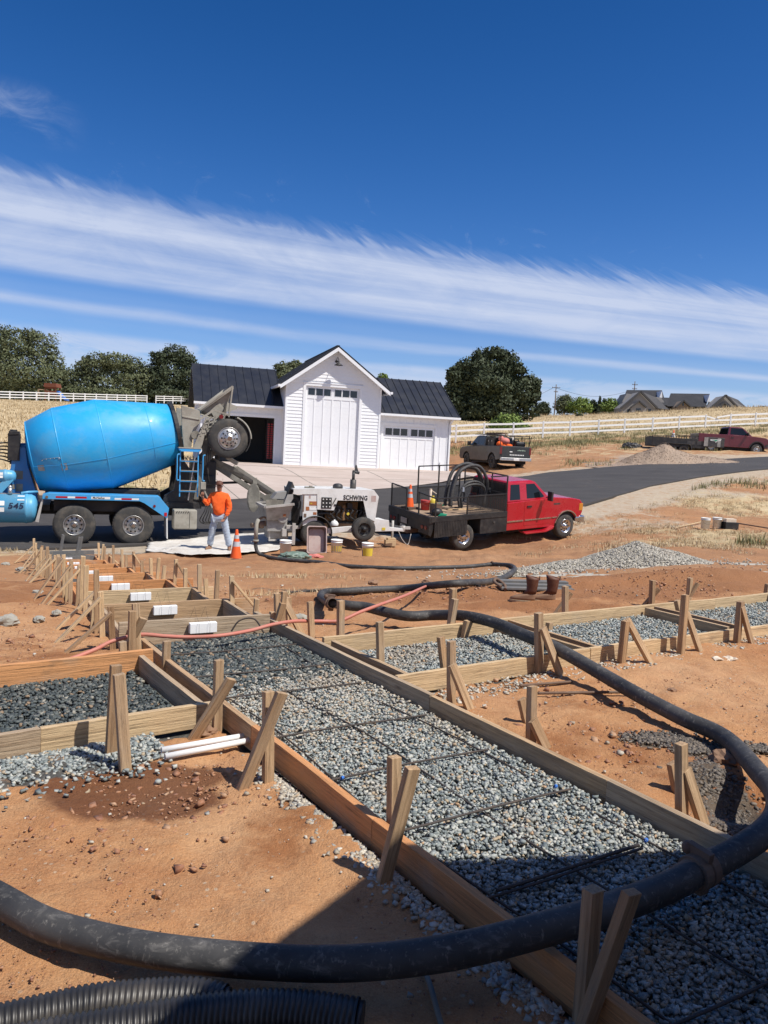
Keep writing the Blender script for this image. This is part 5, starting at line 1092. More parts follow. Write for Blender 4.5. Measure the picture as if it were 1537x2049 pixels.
def tree(name,label,px,pybase,d,w_px,h_px,leaf='leaf_oak',n=9000,sz=.3,seed=1,lumps=None,trunk=.12,cat='tree',group=None,low=.12,kind='oak'):
    p=at(px,pybase,d); sc=d/F; Wd=w_px*sc; H=h_px*sc; rg=random.Random(seed); o=thing(name,label,cat,p,0,group)
    if lumps is None:
        lumps=[]
        if kind=='oak':
            for i in range(22):
                t=rg.random(); z=H*(low+.12+(.80-low)*t); rr=Wd*.5*math.sqrt(max(.05,1-((t-.38)/.75)**2)); a=rg.uniform(0,6.28); q=rr*rg.uniform(.2,.72); s_=Wd*rg.uniform(.13,.24); lumps.append((q*math.cos(a),q*math.sin(a)*.8,z,s_,s_,s_*.75))
            lumps.append((0,0,H*.55,Wd*.36,Wd*.3,H*.33))
        elif kind=='cone':
            for i in range(9): t=i/9; lumps.append((0,0,H*(.15+.8*t),Wd*.5*(1-t)+.1,Wd*.5*(1-t)+.1,H*.09))
    if len(lumps)>12:   # smaller knobs round the big lobes break up the outline
        ex=[]
        for _ in range(len(lumps)*4):
            l=lumps[rg.randrange(len(lumps))]; v_=Vector((rg.gauss(0,1),rg.gauss(0,1),rg.gauss(.25,1))).normalized(); q_=rg.uniform(.16,.34)
            ex.append((l[0]+v_.x*l[3]*.88,l[1]+v_.y*l[4]*.88,max(l[2]+v_.z*l[5]*.88,H*.06),l[3]*q_+.25,l[4]*q_+.25,l[5]*q_+.2))
        lumps=lumps+ex
    V,Fq=leafcloud(lumps,n,sz,seed=seed); c=npmesh('crown',V,Fq,leaf); c.parent=o
    mb=MB(); tr=H*trunk*.35; top=H*.55; pts=[(0,0,-H*.08),(0.02*H,0,H*.12),(-.01*H,.01*H,H*.3),(0.01*H,0,top)]; mb.tube(spline(pts,4),[tr*(1-.6*i/12) for i in range(13)],8)
    for i in range(6):
        a=i*1.05+rg.random(); l=lumps[rg.randrange(len(lumps))]; z0=H*rg.uniform(.18,.42); mb.tube(spline([(0,0,z0),(l[0]*.45,l[1]*.45,(z0+l[2])/2+.05*H),(l[0]*.9,l[1]*.9,l[2])],3),[tr*.42*(1-.75*k/6) for k in range(7)],6)
    obj('trunk',mb,'bark',o); return o
SC=lambda d:d/F
def lumps_px(px,pyb,d,L):  # crown lumps given in photo pixels relative to the tree's foot (x offset, height, rx, rz)
    s=SC(d); return [(x*s,random.uniform(-.3,.3)*rx*s,h*s,rx*s,rx*s*.8,rz*s) for x,h,rx,rz in L]
big=[(-10,80,46,40),(-55,66,28,26),(-66,34,20,20),(-78,56,14,16),(-70,92,18,16),(-48,112,20,16),(-22,130,22,16),(4,140,22,12),(30,128,20,16),(46,106,18,16),(58,66,28,26),(74,86,20,16),(84,62,12,16),(78,36,16,20),(0,30,52,24),(-48,16,26,14),(44,20,30,16),(20,62,40,34),(-30,90,28,24),(20,98,26,22),(-88,40,9,10),(90,80,6,8),(-34,38,30,22),(60,110,8,7),(-62,108,8,7)]
d=112; tree('oak_tree','huge dark green oak tree standing right behind the garage','%s'%0 and 978,850,d,190,150,'leaf_oak',38000,.26,5,lumps_px(978,850,d,big),.10)
d=190; tree('oak_tree','tall olive green tree at the far left edge, the tallest of the left trees',50,812,d,190,150,'leaf_olive',30000,.32,6,lumps_px(50,812,d,[(0,60,66,50),(-50,60,55,50),(58,45,44,44),(-20,120,40,28),(28,116,36,30),(-60,110,34,26),(75,30,26,32),(-85,70,30,50),(12,138,20,12),(-44,140,18,10),(60,80,22,24),(0,20,70,24)]),.08,group='trees behind the left fence')
tree('oak_tree','broad lower olive tree in the middle of the left trees',215,812,d,160,105,'leaf_olive',24000,.31,8,lumps_px(215,812,d,[(0,42,66,44),(-58,38,40,38),(58,42,44,42),(-20,80,30,20),(18,86,34,18),(-55,72,16,14),(50,76,22,18),(0,15,80,20),(-70,20,20,24),(-44,88,10,8)]),.08,group='trees behind the left fence')
tree('oak_tree','dark green tree left of the garage roof, right of the olive trees',345,812,d,110,120,'leaf_oak',20000,.32,9,lumps_px(345,812,d,[(0,55,52,46),(-40,45,34,40),(38,50,30,40),(0,100,28,18),(-24,88,18,14),(24,88,18,16),(0,20,55,24),(-38,98,9,6)]),.08,group='trees behind the left fence')
tree('oak_tree','treetop showing above the left garage roof, left of the gable',578,795,d,70,72,'leaf_olive',5000,.38,10,lumps_px(578,795,d,[(0,40,32,24),(-14,56,14,9),(12,58,18,12),(28,50,12,10)]),.08)
tree('oak_tree','very small treetop peeking over the garage just right of the gable',762,800,d,26,52,'leaf_bright',1500,.3,11,lumps_px(762,800,d,[(0,30,12,12),(2,42,9,9)]),.08)
far=[(1085,835,215,30,30,'leaf_oak','small dark tree at the right foot of the big oak'),(1128,832,215,40,42,'leaf_olive','round olive tree by the far utility pole'),(1160,832,212,50,36,'leaf_bright','bright green round tree between the utility pole and the pointed trees'),(1185,830,214,20,28,'leaf_oak','low dark tree between the bright green trees'),(1218,832,212,44,34,'leaf_bright','bright green tree left of the grey house'),(1240,832,216,22,34,'leaf_oak','dark tree touching the left end of the grey house'),(1526,822,230,18,8,'leaf_oak','tiny dark tree on the horizon at the right edge')]
for i,(x,y,d,w,h,lf__,lb) in enumerate(far):
    s=[(0,h*.5,w*.42,h*.42),(-w*.25,h*.45,w*.25,h*.32),(w*.25,h*.45,w*.25,h*.32),(w*.05,h*.78,w*.22,h*.2)]; tree('far_tree',lb,x,y,d,w,h,lf__,2600,.30,20+i,lumps_px(x,y,d,s),.08,group='far trees on the rise')
for x,w,h,lb in [(1198,14,42,'pointed dark conifer, the taller of two beside the grey house'),(1206,9,38,'thin pointed conifer right beside the taller one')]: tree('conifer',lb,x,833,212,w,h,'leaf_oak',1500,.28,40+w,None,.05,group='far trees on the rise',kind='cone')
for x,y,d,w,h,lf__,lb in [(1016,868,86,80,42,'leaf_bright','bright green bush in front of the big oak'),(1072,842,150,26,14,'leaf_oak','low dark bush in the dry field right of the oak'),(1160,836,150,16,8,'leaf_oak','very small bush in the dry field')]:
    s=[(0,h*.4,w*.35,h*.45),(-w*.28,h*.3,w*.22,h*.3),(w*.28,h*.3,w*.24,h*.3)]; tree('bush',lb,x,y,d,w,h,lf__,3500,.16,60+w,lumps_px(x,y,d,s),.06,'bush')
# ---------------------------------------------------------------- grass and weeds
def blades(name,pts,h,mat,label,cat='grass',wid=.010,lean=.6,kind='stuff'):
    n=len(pts); P=np.array(pts); a=RNG.uniform(0,6.28,n); hh=h*RNG.uniform(.4,1.25,n); le=lean*RNG.uniform(0,1.2,n)
    d=np.stack([np.cos(a),np.sin(a),np.zeros(n)],1); s=np.stack([-np.sin(a),np.cos(a),np.zeros(n)],1)*(wid*RNG.uniform(.5,1.3,n))[:,None]
    t=P+d*(hh*le)[:,None]; t[:,2]+=hh*np.sqrt(np.maximum(.05,1-np.minimum(le,.95)**2)); mid=P+(t-P)*.55+d*(-hh*le*.12)[:,None]
    V=np.stack([P-s,P+s,mid+s*.7,mid-s*.7,t],1).reshape(-1,3); b0=np.arange(n)*5
    Ft=np.concatenate([np.stack([b0,b0+1,b0+2],1),np.stack([b0,b0+2,b0+3],1),np.stack([b0+3,b0+2,b0+4],1)]); o=npmesh(name,V,Ft,mat); tag(o,label,cat,None,kind)
_rn=resample(na,80);_rf=resample(fa,80);_rc=np.array([((p.x+q.x)/2,(p.y+q.y)/2,(p-q).length/2) for p,q in zip(_rn,_rf)])
def on_road(x,y):
    i=np.argmin(np.hypot(_rc[:,0]-x,_rc[:,1]-y)-_rc[:,2]); return np.hypot(_rc[i,0]-x,_rc[i,1]-y)<_rc[i,2]*1.02
def tufts(regs,per,spread):
    out=[]
    for (px,py,rx,ry,n) in regs:
        c=T(px,py)
        for _ in range(n):
            x=c.x+random.gauss(0,rx);y=c.y+random.gauss(0,ry)
            if y<6: continue
            k=random.randint(per//2,per)
            for _ in range(k): xx=x+random.gauss(0,spread);yy=y+random.gauss(0,spread); out.append((xx,yy))
    A=np.array(out); k=np.array([not on_road(x,y) for x,y in A]); A=A[k]; return np.stack([A[:,0],A[:,1],hgt(A[:,0],A[:,1])-.01],1)
blades('dry_straw',tufts([(1470,1015,2.6,1.8,260),(1400,1090,2.0,.9,170),(1520,1075,2.4,1.4,180),(1330,1060,1.4,.7,70),(1540,960,3.,3.,120),(1250,1045,1.6,.5,30),(620,1157,.7,.15,14),(580,1190,.4,.12,8),(1010,1078,.8,.25,10),(30,1105,.8,.4,16)],50,.13),.11,'straw','dry yellow straw and grass lying over the ground at the right',wid=.007,lean=.95)
blades('roadside_weeds',tufts([(960,903,4,2,110),(1130,888,7,2,200),(1380,868,7,1.6,150),(1250,862,12,1.6,240),(1200,925,1.5,1,10),(1500,970,1,.5,14),(1390,975,.6,.4,10),(1380,960,.8,.4,8),(1520,1090,.3,.2,6),(1420,897,3,.8,20)],40,.30),.28,'leaf_weed','green and yellow weeds growing beside the driveway and along the fence',wid=.016,lean=.5)
n=9000; y=RNG.uniform(66,200,n)**1.; x=RNG.uniform(-.02,.56,n)*y; y2=RNG.uniform(27,135,7000); x2=RNG.uniform(-.62,-.24,7000)*y2; x=np.r_[x,x2];y=np.r_[y,y2]
x=np.repeat(x,5)+RNG.normal(0,.3,len(x)*5);y=np.repeat(y,5)+RNG.normal(0,.3,len(y)*5)
blades('field_grass',np.stack([x,y,hgt(x,y)-.03],1),.26,'straw','dry golden grass covering the field on both sides of the garage',wid=.03,lean=.9)
n=2500; y=RNG.uniform(196,206,n); x=RNG.uniform(.05,.56,n)*y
blades('skyline_grass',np.stack([x,y,hgt(x,y)-.03],1),.8,'straw','tall dry grass along the top of the rise before the grey house',wid=.05,lean=.5)
# ---------------------------------------------------------------- wheels
def wheel(root,c,r,w,side=-1,rimr=None,style='truck',rim='alloy',dual=False,mud=True):
    """side: -1 the outer face looks to local -y. c is the centre of the outer face."""
    c=Vector(c); ax=Vector((0,-side,0)); rimr=rimr or r*.56
    mb=MB(); sh=[(0.02*w,rimr),(0.0,rimr*1.06),(0.03*w,r*.86),(.10*w,r*.965),(.2*w,r),(.8*w,r),(.9*w,r*.965),(.97*w,r*.86),(w,rimr*1.06),(w*.97,rimr)]
    mb.lathe(sh,c,ax,40)
    for k in range(44):      # tread blocks
        a=2*math.pi*k/44; q=c+Vector((math.cos(a)*r*.998,0,math.sin(a)*r*.998)); R=Matrix.Rotation(-a,3,'Y')
        for yy in (.30,.70): mb.box(q+ax*w*yy,(r*.022,w*.27,r*.085),R)
    if dual: mb.lathe([(x+w*1.12,q) for x,q in sh],c,ax,32)
    t=obj('wheel',mb,'tyre_rubber',root)
    m=MB()
    if style=='truck':      # dished steel disc with hand holes and hub
        m.lathe([(.0,rimr),(-.01,rimr*.97),(.02,rimr*.93),(w*.42,rimr*.86),(w*.46,rimr*.80),(w*.30,rimr*.42),(w*.20,rimr*.36),(w*.02,rimr*.34),(-.02,rimr*.30),(-.03,rimr*.16),(-.03,.001)],c,ax,32)
        obj('rim',m,rim,t); h=MB()
        for k in range(10):
            a=2*math.pi*k/10; d=Vector((math.cos(a),0,math.sin(a))); h.cyl(c+d*rimr*.66+ax*(w*.385),c+d*rimr*.66+ax*(w*.378-.014),rimr*.085,10)
            h.cyl(c+d*rimr*.25+ax*-.005,c+d*rimr*.25-ax*.045,rimr*.05,6)
        obj('hand_holes',h,'black_matte',t); h=MB(); h.cyl(c-ax*.03,c-ax*.07,rimr*.16,12); obj('hub',h,'rusty',t)
    elif style=='flatdisc':  # protruding polished disc
        m.lathe([(0,rimr),(-.012,rimr*.98),(.0,rimr*.93),(.03,rimr*.86),(-.045,rimr*.80),(-.055,rimr*.5),(-.05,rimr*.40),(-.10,rimr*.34),(-.12,rimr*.16),(-.12,.001)],c,ax,32); obj('rim',m,rim,t); h=MB()
        for k in range(10):
            a=2*math.pi*k/10; d=Vector((math.cos(a),0,math.sin(a))); h.cyl(c+d*rimr*.66-ax*.048,c+d*rimr*.66-ax*.054,rimr*.085,10); h.cyl(c+d*rimr*.46-ax*.05,c+d*rimr*.46-ax*.10,rimr*.045,6)
        obj('hand_holes',h,'black_matte',t); h=MB(); h.cyl(c-ax*.115,c-ax*.135,rimr*.20,12); h.cyl(c-ax*.05,c-ax*.09,rimr*.30,10); obj('hub',h,'rusty',t)
    else:
        m.lathe([(0,rimr),(-.008,rimr*.97),(.015,rimr*.92),(.05,rimr*.82),(.03,rimr*.6),(.06,rimr*.38),(.0,rimr*.30),(-.03,rimr*.26),(-.035,rimr*.1),(-.035,.001)],c,ax,28); obj('rim',m,rim,t); h=MB()
        for k in range(8):
            a=2*math.pi*k/8; d=Vector((math.cos(a),0,math.sin(a))); h.cyl(c+d*rimr*.66+ax*.04,c+d*rimr*.66+ax*.028,rimr*.10,8); h.cyl(c+d*rimr*.42+ax*.05,c+d*rimr*.42+ax*.02,rimr*.045,6)
        obj('hand_holes',h,'black_matte',t)
    return t
# ---------------------------------------------------------------- mixer truck   local: x along to the rear, y away, z up
w0=at(148,1090,19.8)
MD=Vector((.927,.375,0)).normalized(); MN=Vector((-MD.y,MD.x,0))
mxM=frame((w0.x,w0.y,-1.28),MD,MN,Vector((0,0,1)))
mx=thing('mixer_truck','blue concrete mixer truck with a big tilted drum and a wheel raised at its rear','mixer truck',M=mxM)
for x in (0,1.46):
    wheel(mx,(x,0,.515),.52,.27,-1,.27,'truck','alloy',True); wheel(mx,(x,2.45,.515),.52,.27,1,.27,'truck','alloy',True)
    m=MB(); m.cyl((x,.3,.515),(x,2.2,.515),.11,10); m.sphere((x,1.22,.515),.26,12); obj('axle',m,'black_metal',mx)
m=MB()
for y in (.80,1.60): m.b2((-6.2,y,.72),(3.1,y+.09,1.0))
for x in (-4,-2.2,-.7,.73,2.2,3.0): m.b2((x,.89,.76),(x+.1,1.6,.94))
m.b2((-.5,.35,.85),(2.1,.8,1.12)); m.b2((-1.7,.35,.85),(-.6,2.2,1.0)); obj('chassis',m,'black_metal',mx)
# drum
A0=Vector((-1.05,1.22,2.22)); ad=Vector((1,0,.218)).normalized(); N_=56
prof=[(-.10,.0),(-.10,.45),(-.06,.72),(.0,.93),(.70,1.185),(1.80,1.25),(3.03,.985),(3.78,.82),(3.80,.60)]
mb=MB()
for i in range(len(prof)-1):
    mb.lathe([prof[i],prof[i+1]],A0,ad,N_)
dr=obj('drum',mb,'mixer_blue',mx,fix=True)
m=MB()
for x,r in prof[3:7]: m.lathe([(x-.018,r-.004),(x,r+.009),(x+.018,r-.004)],A0,ad,N_)
_,yy,zz=basis(ad)
for i in range(3,7):
    for ang in (196,76,316):
        (x0,r0),(x1,r1)=prof[i],prof[i+1]; a=rad(ang+(i%2)*9*0); dd=math.cos(a)*yy+math.sin(a)*zz; m.bar(A0+ad*x0+dd*(r0+.002),A0+ad*x1+dd*(r1+.002),.014,.008,dd)
obj('weld_seams',m,'mixer_blue',dr)
m=MB(); m.lathe([(3.70,.845),(3.70,.90),(3.80,.90),(3.80,.80)],A0,ad,40,sm=False); obj('drum_ring',m,'black_metal',dr)
def on_drum(x,ang,off=.004):
    for i in range(len(prof)-1):
        if prof[i][0]<=x<=prof[i+1][0]: r=prof[i][1]+(prof[i+1][1]-prof[i][1])*(x-prof[i][0])/(prof[i+1][0]-prof[i][0])
    a=rad(ang); return A0+ad*x+(math.cos(a)*yy+math.sin(a)*zz)*(r+off)
# find angle facing the viewer (-y) and down
best=min(range(360),key=lambda a:(on_drum(.4,a)-Vector((on_drum(.4,a).x,-9,1.2))).length)
def dquad(name,x0,x1,a0,a1,mat):
    m=MB(); m.add([on_drum(x0,a0,.006),on_drum(x1,a0,.006),on_drum(x1,a1,.006),on_drum(x0,a1,.006)],[(0,1,2,3)]); return obj(name,m,mat,dr)
sg=1 if on_drum(.4,best+20).z<on_drum(.4,best).z else -1
dquad('sticker',.10,.25,best+sg*8,best+sg*17,'pump_grey'); dquad('sticker',.66,.80,best+sg*8,best+sg*17,'pump_grey')
m=MB()
for k in range(5):
    x=.24+k*.10; p=on_drum(x,best+sg*(1.5 if k in (0,4) else .2),.004); m.sphere(p,.012,6)
pl=[on_drum(x,best-sg*.5+(sg*2.5 if e else 0),.006) for x,e in [(.2,1),(.28,0),(.46,0),(.64,0),(.7,1)]]; m.tube(pl,.005,4); obj('hatch_bolts',m,'alloy',dr)
# front pedestal
m=MB(); m.prism([(-1.95,.95),(-.85,.95),(-1.0,1.5),(-1.15,2.0),(-1.2,2.45),(-1.5,2.45),(-1.55,1.9),(-1.75,1.5)],.75,1.7); m.box((-1.28,1.22,2.2),(.35,.7,.6)); m.cyl((-1.35,1.22,2.22),(-1.0,1.22,2.25),.33,16); obj('drum_pedestal',m,'chassis_blue',mx,bevel=.02)
for (x,z,a,b_) in [(-1.5,1.62,.24,.22),(-1.42,1.30,.16,.2),(-1.56,1.36,.12,.12)]: m=MB(); m.b2((x,.742,z),(x+a,.747,z+b_)); obj('label_plate',m,'splash_dark',mx)
m=MB(); m.b2((-1.62,.7,2.1),(-1.34,1.1,2.8)); m.prism([(-1.6,2.75),(-1.36,2.78),(-1.36,2.86),(-1.6,2.86)],.68,1.12); m.cyl((-1.5,.9,2.0),(-1.5,.9,2.9),.09,10); obj('valve_box',m,'black_metal',mx,bevel=.01)
m=MB()
for k in range(6): m.tube(spline([(-1.55,.9+.04*k,2.05+.1*k),(-1.85,.8+.03*k,2.12+.08*k),(-2.15,.75,1.95+.07*k),(-2.5,.7,1.55+.08*k)],5),.022,6)
obj('hydraulic_hoses',m,'rubber_black',mx)
def tank(name,x0,x1,y,z,r,mat):
    m=MB(); m.lathe([(x0,.001),(x0,r),(x1-.30,r),(x1-.29,r+.012),(x1-.24,r+.012),(x1-.23,r),(x1-.14,r*.985),(x1-.06,r*.86),(x1-.015,r*.55),(x1,.001)],(0,y,z),(1,0,0),32); return obj(name,m,mat,mx)
t1=tank('water_tank',-3.3,-.88,.30,.90,.37,'tank_blue'); t2=tank('upper_tank',-3.2,-1.40,.55,1.70,.165,'tank_blue')
text('fleet_number','545',.20,mxM.inverted()@mxM@frame((-1.55,-.078,.93),(1,0,0),(0,0,1),Vector((0,-1,0))),'text_navy',t1,.002,.004,.15,1.15)
for (x,z,a,b_) in [(-1.82,.80,.20,.15),(-1.82,.96,.20,.13),(-1.30,1.10,.18,.12)]: m=MB(); m.lathe([(x,.374),(x+a,.374)],(0,.30,.90),(1,0,0),4,arc=(0,.36)); 
for (x,z,a) in [(-1.84,.84,.21),(-1.84,1.0,.21),(-1.34,1.13,.19)]:
    yv=lambda z_: .30-math.sqrt(max(0,.374**2-(z_-.90)**2)); m=MB(); m.add([(x,yv(z)-.002,z),(x+a,yv(z)-.002,z),(x+a,yv(z+.11)-.002,z+.11),(x,yv(z+.11)-.002,z+.11)],[(0,1,2,3)]); obj('sticker',m,'decal_white',t1)
m=MB(); m.add([(-1.84,.377,1.66),(-1.70,.377,1.66),(-1.70,.40,1.80),(-1.84,.40,1.80)],[(0,1,2,3)]); obj('sticker',m,'decal_white',t2)
m=MB(); m.cyl((-1.52,.2,1.26),(-1.52,.2,1.42),.05,10); m.sphere((-1.52,.2,1.44),.055,10); m.bar((-1.75,.3,1.27),(-1.3,.3,1.27),.12,.03); m.tube([(-1.9,.2,1.27),(-1.88,.2,1.34),(-1.8,.2,1.36)],.02,6); obj('valve',m,'alloy',t1); m=MB(); m.prism([(-2.0,1.28),(-1.72,1.28),(-1.45,1.62),(-1.6,1.66),(-1.8,1.5)],.42,.46); m.tube([(-1.25,.25,1.2),(-1.25,.25,1.30),(-1.1,.3,1.32),(-.9,.5,1.32)],.035,8); obj('bracket',m,'tank_blue',mx)
# fenders
for y0,y1,nm in ((-.06,.62,1),(1.83,2.51,0)):
    m=MB(); m.prism([(-.76,1.30),(-.62,1.33),(2.12,1.30),(2.16,1.24),(2.36,.99),(2.32,.74),(2.28,.74),(1.72,1.12),(1.6,1.17),(-.76,1.18)],y0,y0+.03); m.prism([(-.76,1.28),(-.62,1.33),(2.12,1.30),(2.16,1.24),(2.36,.99),(2.34,.96),(2.12,1.21),(2.08,1.26),(-.6,1.29),(-.76,1.25)],y0+.03,y1); fd=obj('fender',m,'fender_blue',mx,bevel=.006)
    if nm:
        for x,w_,mt in [(-.45,.28,'tape_red'),(-.17,.18,'decal_white'),(.01,.28,'tape_red'),(.97,.17,'decal_white'),(1.14,.26,'tape_red'),(1.40,.18,'decal_white')]:
            m=MB(); m.b2((x,y0-.003,1.215 if x<.9 else 1.20),(x+w_,y0-.0005,1.262 if x<.9 else 1.245)); obj('tape_strip',m,mt,fd)
        m=MB(); m.b2((.40,y0-.004,1.205),(.86,y0-.0005,1.268)); pt_=obj('name_plate',m,'decal_white',fd); text('lettering','McNeilus',.075,frame((.43,y0-.005,1.214),(1,0,0),(0,0,1),Vector((0,-1,0))),'text_black',pt_,.001,.002,.1,1.0)
        for x,z in ((-.66,1.235),(1.98,1.05)): m=MB(); m.cyl((x,y0,z),(x,y0-.02,z),.035,12); obj('marker_lamp',m,'lens_red' if x>0 else 'rusty',fd)
        m=MB(); m.b2((2.24,y0-.012,.78),(2.31,y0-.001,.88)); obj('tail_lamp',m,'tape_red',fd)
m=MB(); m.loft([[Vector((-.78,y,1.17)),Vector((-.74,y,1.17)),Vector((-.84,y,.58)),Vector((-.92,y,.60))] for y in (-.02,.55)]); obj('mud_flap',m,'dirty_white',mx)
m=MB(); m.loft([[Vector((2.30,y,.74)),Vector((2.33,y,.74)),Vector((2.35,y,.16)),Vector((2.32,y,.18))] for y in (-.04,.58)]); obj('mud_flap',m,'white_metal',mx)
# rear pedestal, ladder, hopper
m=MB(); m.prism([(2.2,1.0),(3.2,1.0),(3.25,1.5),(3.0,2.0),(2.75,2.35),(2.55,2.3),(2.6,1.9),(2.55,1.45),(2.3,1.3)],.55,.68); m.prism([(2.2,1.0),(3.2,1.0),(3.25,1.5),(3.0,2.0),(2.75,2.35),(2.55,2.3),(2.6,1.9),(2.55,1.45),(2.3,1.3)],1.75,1.88); m.b2((2.1,.5,.95),(3.3,1.95,1.12)); m.b2((.4,.75,1.02),(2.2,.9,1.42)); m.b2((.4,1.5,1.02),(2.2,1.65,1.42)); obj('rear_pedestal',m,'black_metal',mx,bevel=.01)
m=MB()
for x in (2.66,3.14): m.bar((x,.22,1.30),(x,.30,2.6),.03,.045)
for k in range(5): z=1.45+.275*k; m.b2((2.66,.18,z-.015),(3.14,.30,z+.015))
m.b2((2.62,.2,2.56),(3.2,.75,2.62)); obj('ladder',m,'fender_blue',mx)
m=MB()
for k in range(4): z=1.45+.275*k; m.b2((2.68,.17,z+.016),(3.12,.30,z+.024))
m.b2((2.60,.19,2.621),(3.22,.76,2.65)); obj('ladder_treads',m,'concrete_splash',mx)
m=MB()
for x in (2.57,3.26): m.tube(spline([(x+.06,.2,1.75),(x,.18,1.78),(x,.18,2.1),(x,.18,2.42),(x+.06,.2,2.46)],4),.018,6)
obj('hand_rail',m,'fender_blue',mx)
for y in (.28,.32): m=MB(); m.bar((2.9,y,1.2),(3.05,y,2.4),.03,.06); obj('control_rods',m,'alloy',mx)
m=MB(); m.b2((2.5,.02,.42),(3.12,.5,.95)); bx=obj('rear_box',m,'concrete_splash',mx,bevel=.03); m=MB(); 
for k in range(6): m.bar((2.56+.06*k,.012,.86),(2.59+.06*k,.012,.91),.004,.02)
m.b2((2.92,.010,.46),(2.925,.018,.9)); obj('slots',m,'black_matte',bx)
# concrete covered collector plates behind the drum
def plate(name,pts,y0,y1,mat='concrete_splash'): m=MB(); m.prism(pts,y0,y1); return obj(name,m,mat,mx,bevel=.01)
plate('rear_plate',[(2.68,3.80),(3.18,3.68),(3.22,3.40),(3.02,2.95),(2.98,2.62),(2.78,2.62),(2.72,3.1)],.55,.60); plate('rear_plate',[(2.70,3.78),(3.3,3.66),(3.3,3.3),(3.1,2.6),(2.78,2.6),(2.72,3.1)],1.8,1.86)
plate('rear_plate',[(2.70,3.52),(3.18,3.45),(3.18,3.41),(2.70,3.47)],.53,.56)
plate('side_strut',[(3.28,3.35),(3.38,3.30),(3.22,2.55),(3.02,2.55),(3.02,2.68)],.40,.46); plate('side_strut',[(3.3,3.3),(3.42,3.5),(3.62,3.1),(3.45,2.4),(3.30,2.4)],.62,.72,'splash_dark')
m=MB(); m.cyl((2.78,.6,3.1),(2.78,1.8,3.1),.16,16); m.cyl((3.08,.5,3.0),(3.08,1.9,3.0),.12,12); obj('drum_roller',m,'splash_dark',mx)
# charge hopper
m=MB(); hp=[Vector((3.25,.75,3.74)),Vector((4.05,.62,4.40)),Vector((4.05,1.85,4.40)),Vector((3.25,1.7,3.74))]; lo=[Vector((3.30,.95,3.62)),Vector((3.92,.95,3.42)),Vector((3.92,1.5,3.42)),Vector((3.30,1.5,3.62))]
m.loft([hp,lo],cap=False); m.add([Vector((3.2,.72,3.72)),Vector((4.07,.58,4.42)),Vector((4.11,.58,4.36)),Vector((3.24,.72,3.66))],[(0,1,2,3)]); m.bar((3.2,.70,3.70),(4.08,.58,4.42),.04,.05); m.bar((4.0,.6,3.55),(4.08,.58,4.42),.04,.05); m.prism([(3.95,3.95),(4.22,3.86),(4.2,3.80),(3.92,3.70)],.60,.63)
m.prism([(3.66,3.45),(3.90,3.78),(3.74,3.95),(3.5,3.7)],.72,.76); q=obj('charge_hopper',m,'concrete_splash',mx,fix=False); md=q.modifiers.new('s','SOLIDIFY'); md.thickness=.02
# grille step frame and mudguard behind the raised wheel
m=MB()
for k in range(4): z=3.05+.13*k; m.bar((3.15+.06*k,.40,z),(3.72+.05*k,.40,z+.16),.03,.04)
for k in range(5): x=3.2+.13*k; m.bar((x,.40,2.98+.03*k),(x+.14,.40,3.50+.04*k),.03,.03)
m.bar((3.15,.40,3.42),(3.55,.42,3.72),.06,.05); m.bar((3.55,.42,3.72),(3.95,.42,3.6),.06,.05); obj('step_grille',m,'concrete_splash',mx)
WC=Vector((3.94,.12,2.95)); TW=wheel(mx,WC,.545,.30,-1,.315,'flatdisc','alloy',False); TW['label']='raised wheel of the tag axle at the rear'; wheel(mx,(3.94,2.33,2.95),.545,.30,1,.315,'flatdisc','alloy',False)
m=MB(); m.cyl((3.94,.3,2.95),(3.94,2.1,2.95),.09,12); 
for y in (.62,1.75): m.bar((3.94,y,2.95),(3.3,y,2.2),.14,.18); m.bar((3.3,y,2.2),(3.15,y,1.2),.14,.2)
m.cyl((3.5,1.0,1.5),(3.9,1.0,2.7),.07,10); obj('tag_axle_arm',m,'splash_dark',mx,bevel=.01)
m=MB(); m.lathe([(-.02,.585),(.34,.585),(.34,.60),(-.02,.60),(-.02,.585)],WC,(0,1,0),20,arc=(rad(25),rad(125)),up=(1,0,0)); 
q=obj('wheel_guard',m,'rubber_black',mx); 
m=MB(); m.lathe([(.04,.60),(.36,.60),(.36,.645),(.04,.645),(.04,.60)],WC,(0,1,0),14,arc=(rad(20),rad(88)),up=(1,0,0)); obj('guard_cover',m,'concrete_splash',mx)
m=MB(); m.cyl((3.74,.36,3.54),(3.74,.30,3.54),.06,12); obj('tail_lamp',m,'lens_red',mx)
# discharge chute
def chute(a,b_,w_,dz,mat,name,label=None):
    a=Vector(a);b_=Vector(b_); d,y,z=basis(b_-a); rings=[]
    for p,s_ in ((a,1.05),(a.lerp(b_,.5),1.0),(b_,.92)):
        R=[]
        for k in range(9): t=rad(180+22.5*k); R.append(p+y*math.cos(t)*w_*s_+z*(math.sin(t)*dz*s_+.02))
        for k in range(8,-1,-1): t=rad(180+22.5*k); R.append(p+y*math.cos(t)*w_*s_*.93+z*(math.sin(t)*dz*s_*.93+.035))
        rings.append(R)
    m=MB(); m.loft(rings); q=obj(name,m,mat,mx,fix=True); return q
chute((3.45,1.0,2.42),(4.55,1.0,1.98),.26,.26,'splash_dark','chute'); chute((4.3,.98,2.16),(5.62,.98,1.36),.23,.22,'concrete_splash','chute')
m=MB(); m.bar((3.35,.85,2.38),(5.40,.78,1.14),.05,.13); m.bar((3.5,1.25,2.3),(5.4,1.2,1.14),.05,.13); obj('chute_rail',m,'splash_dark',mx)
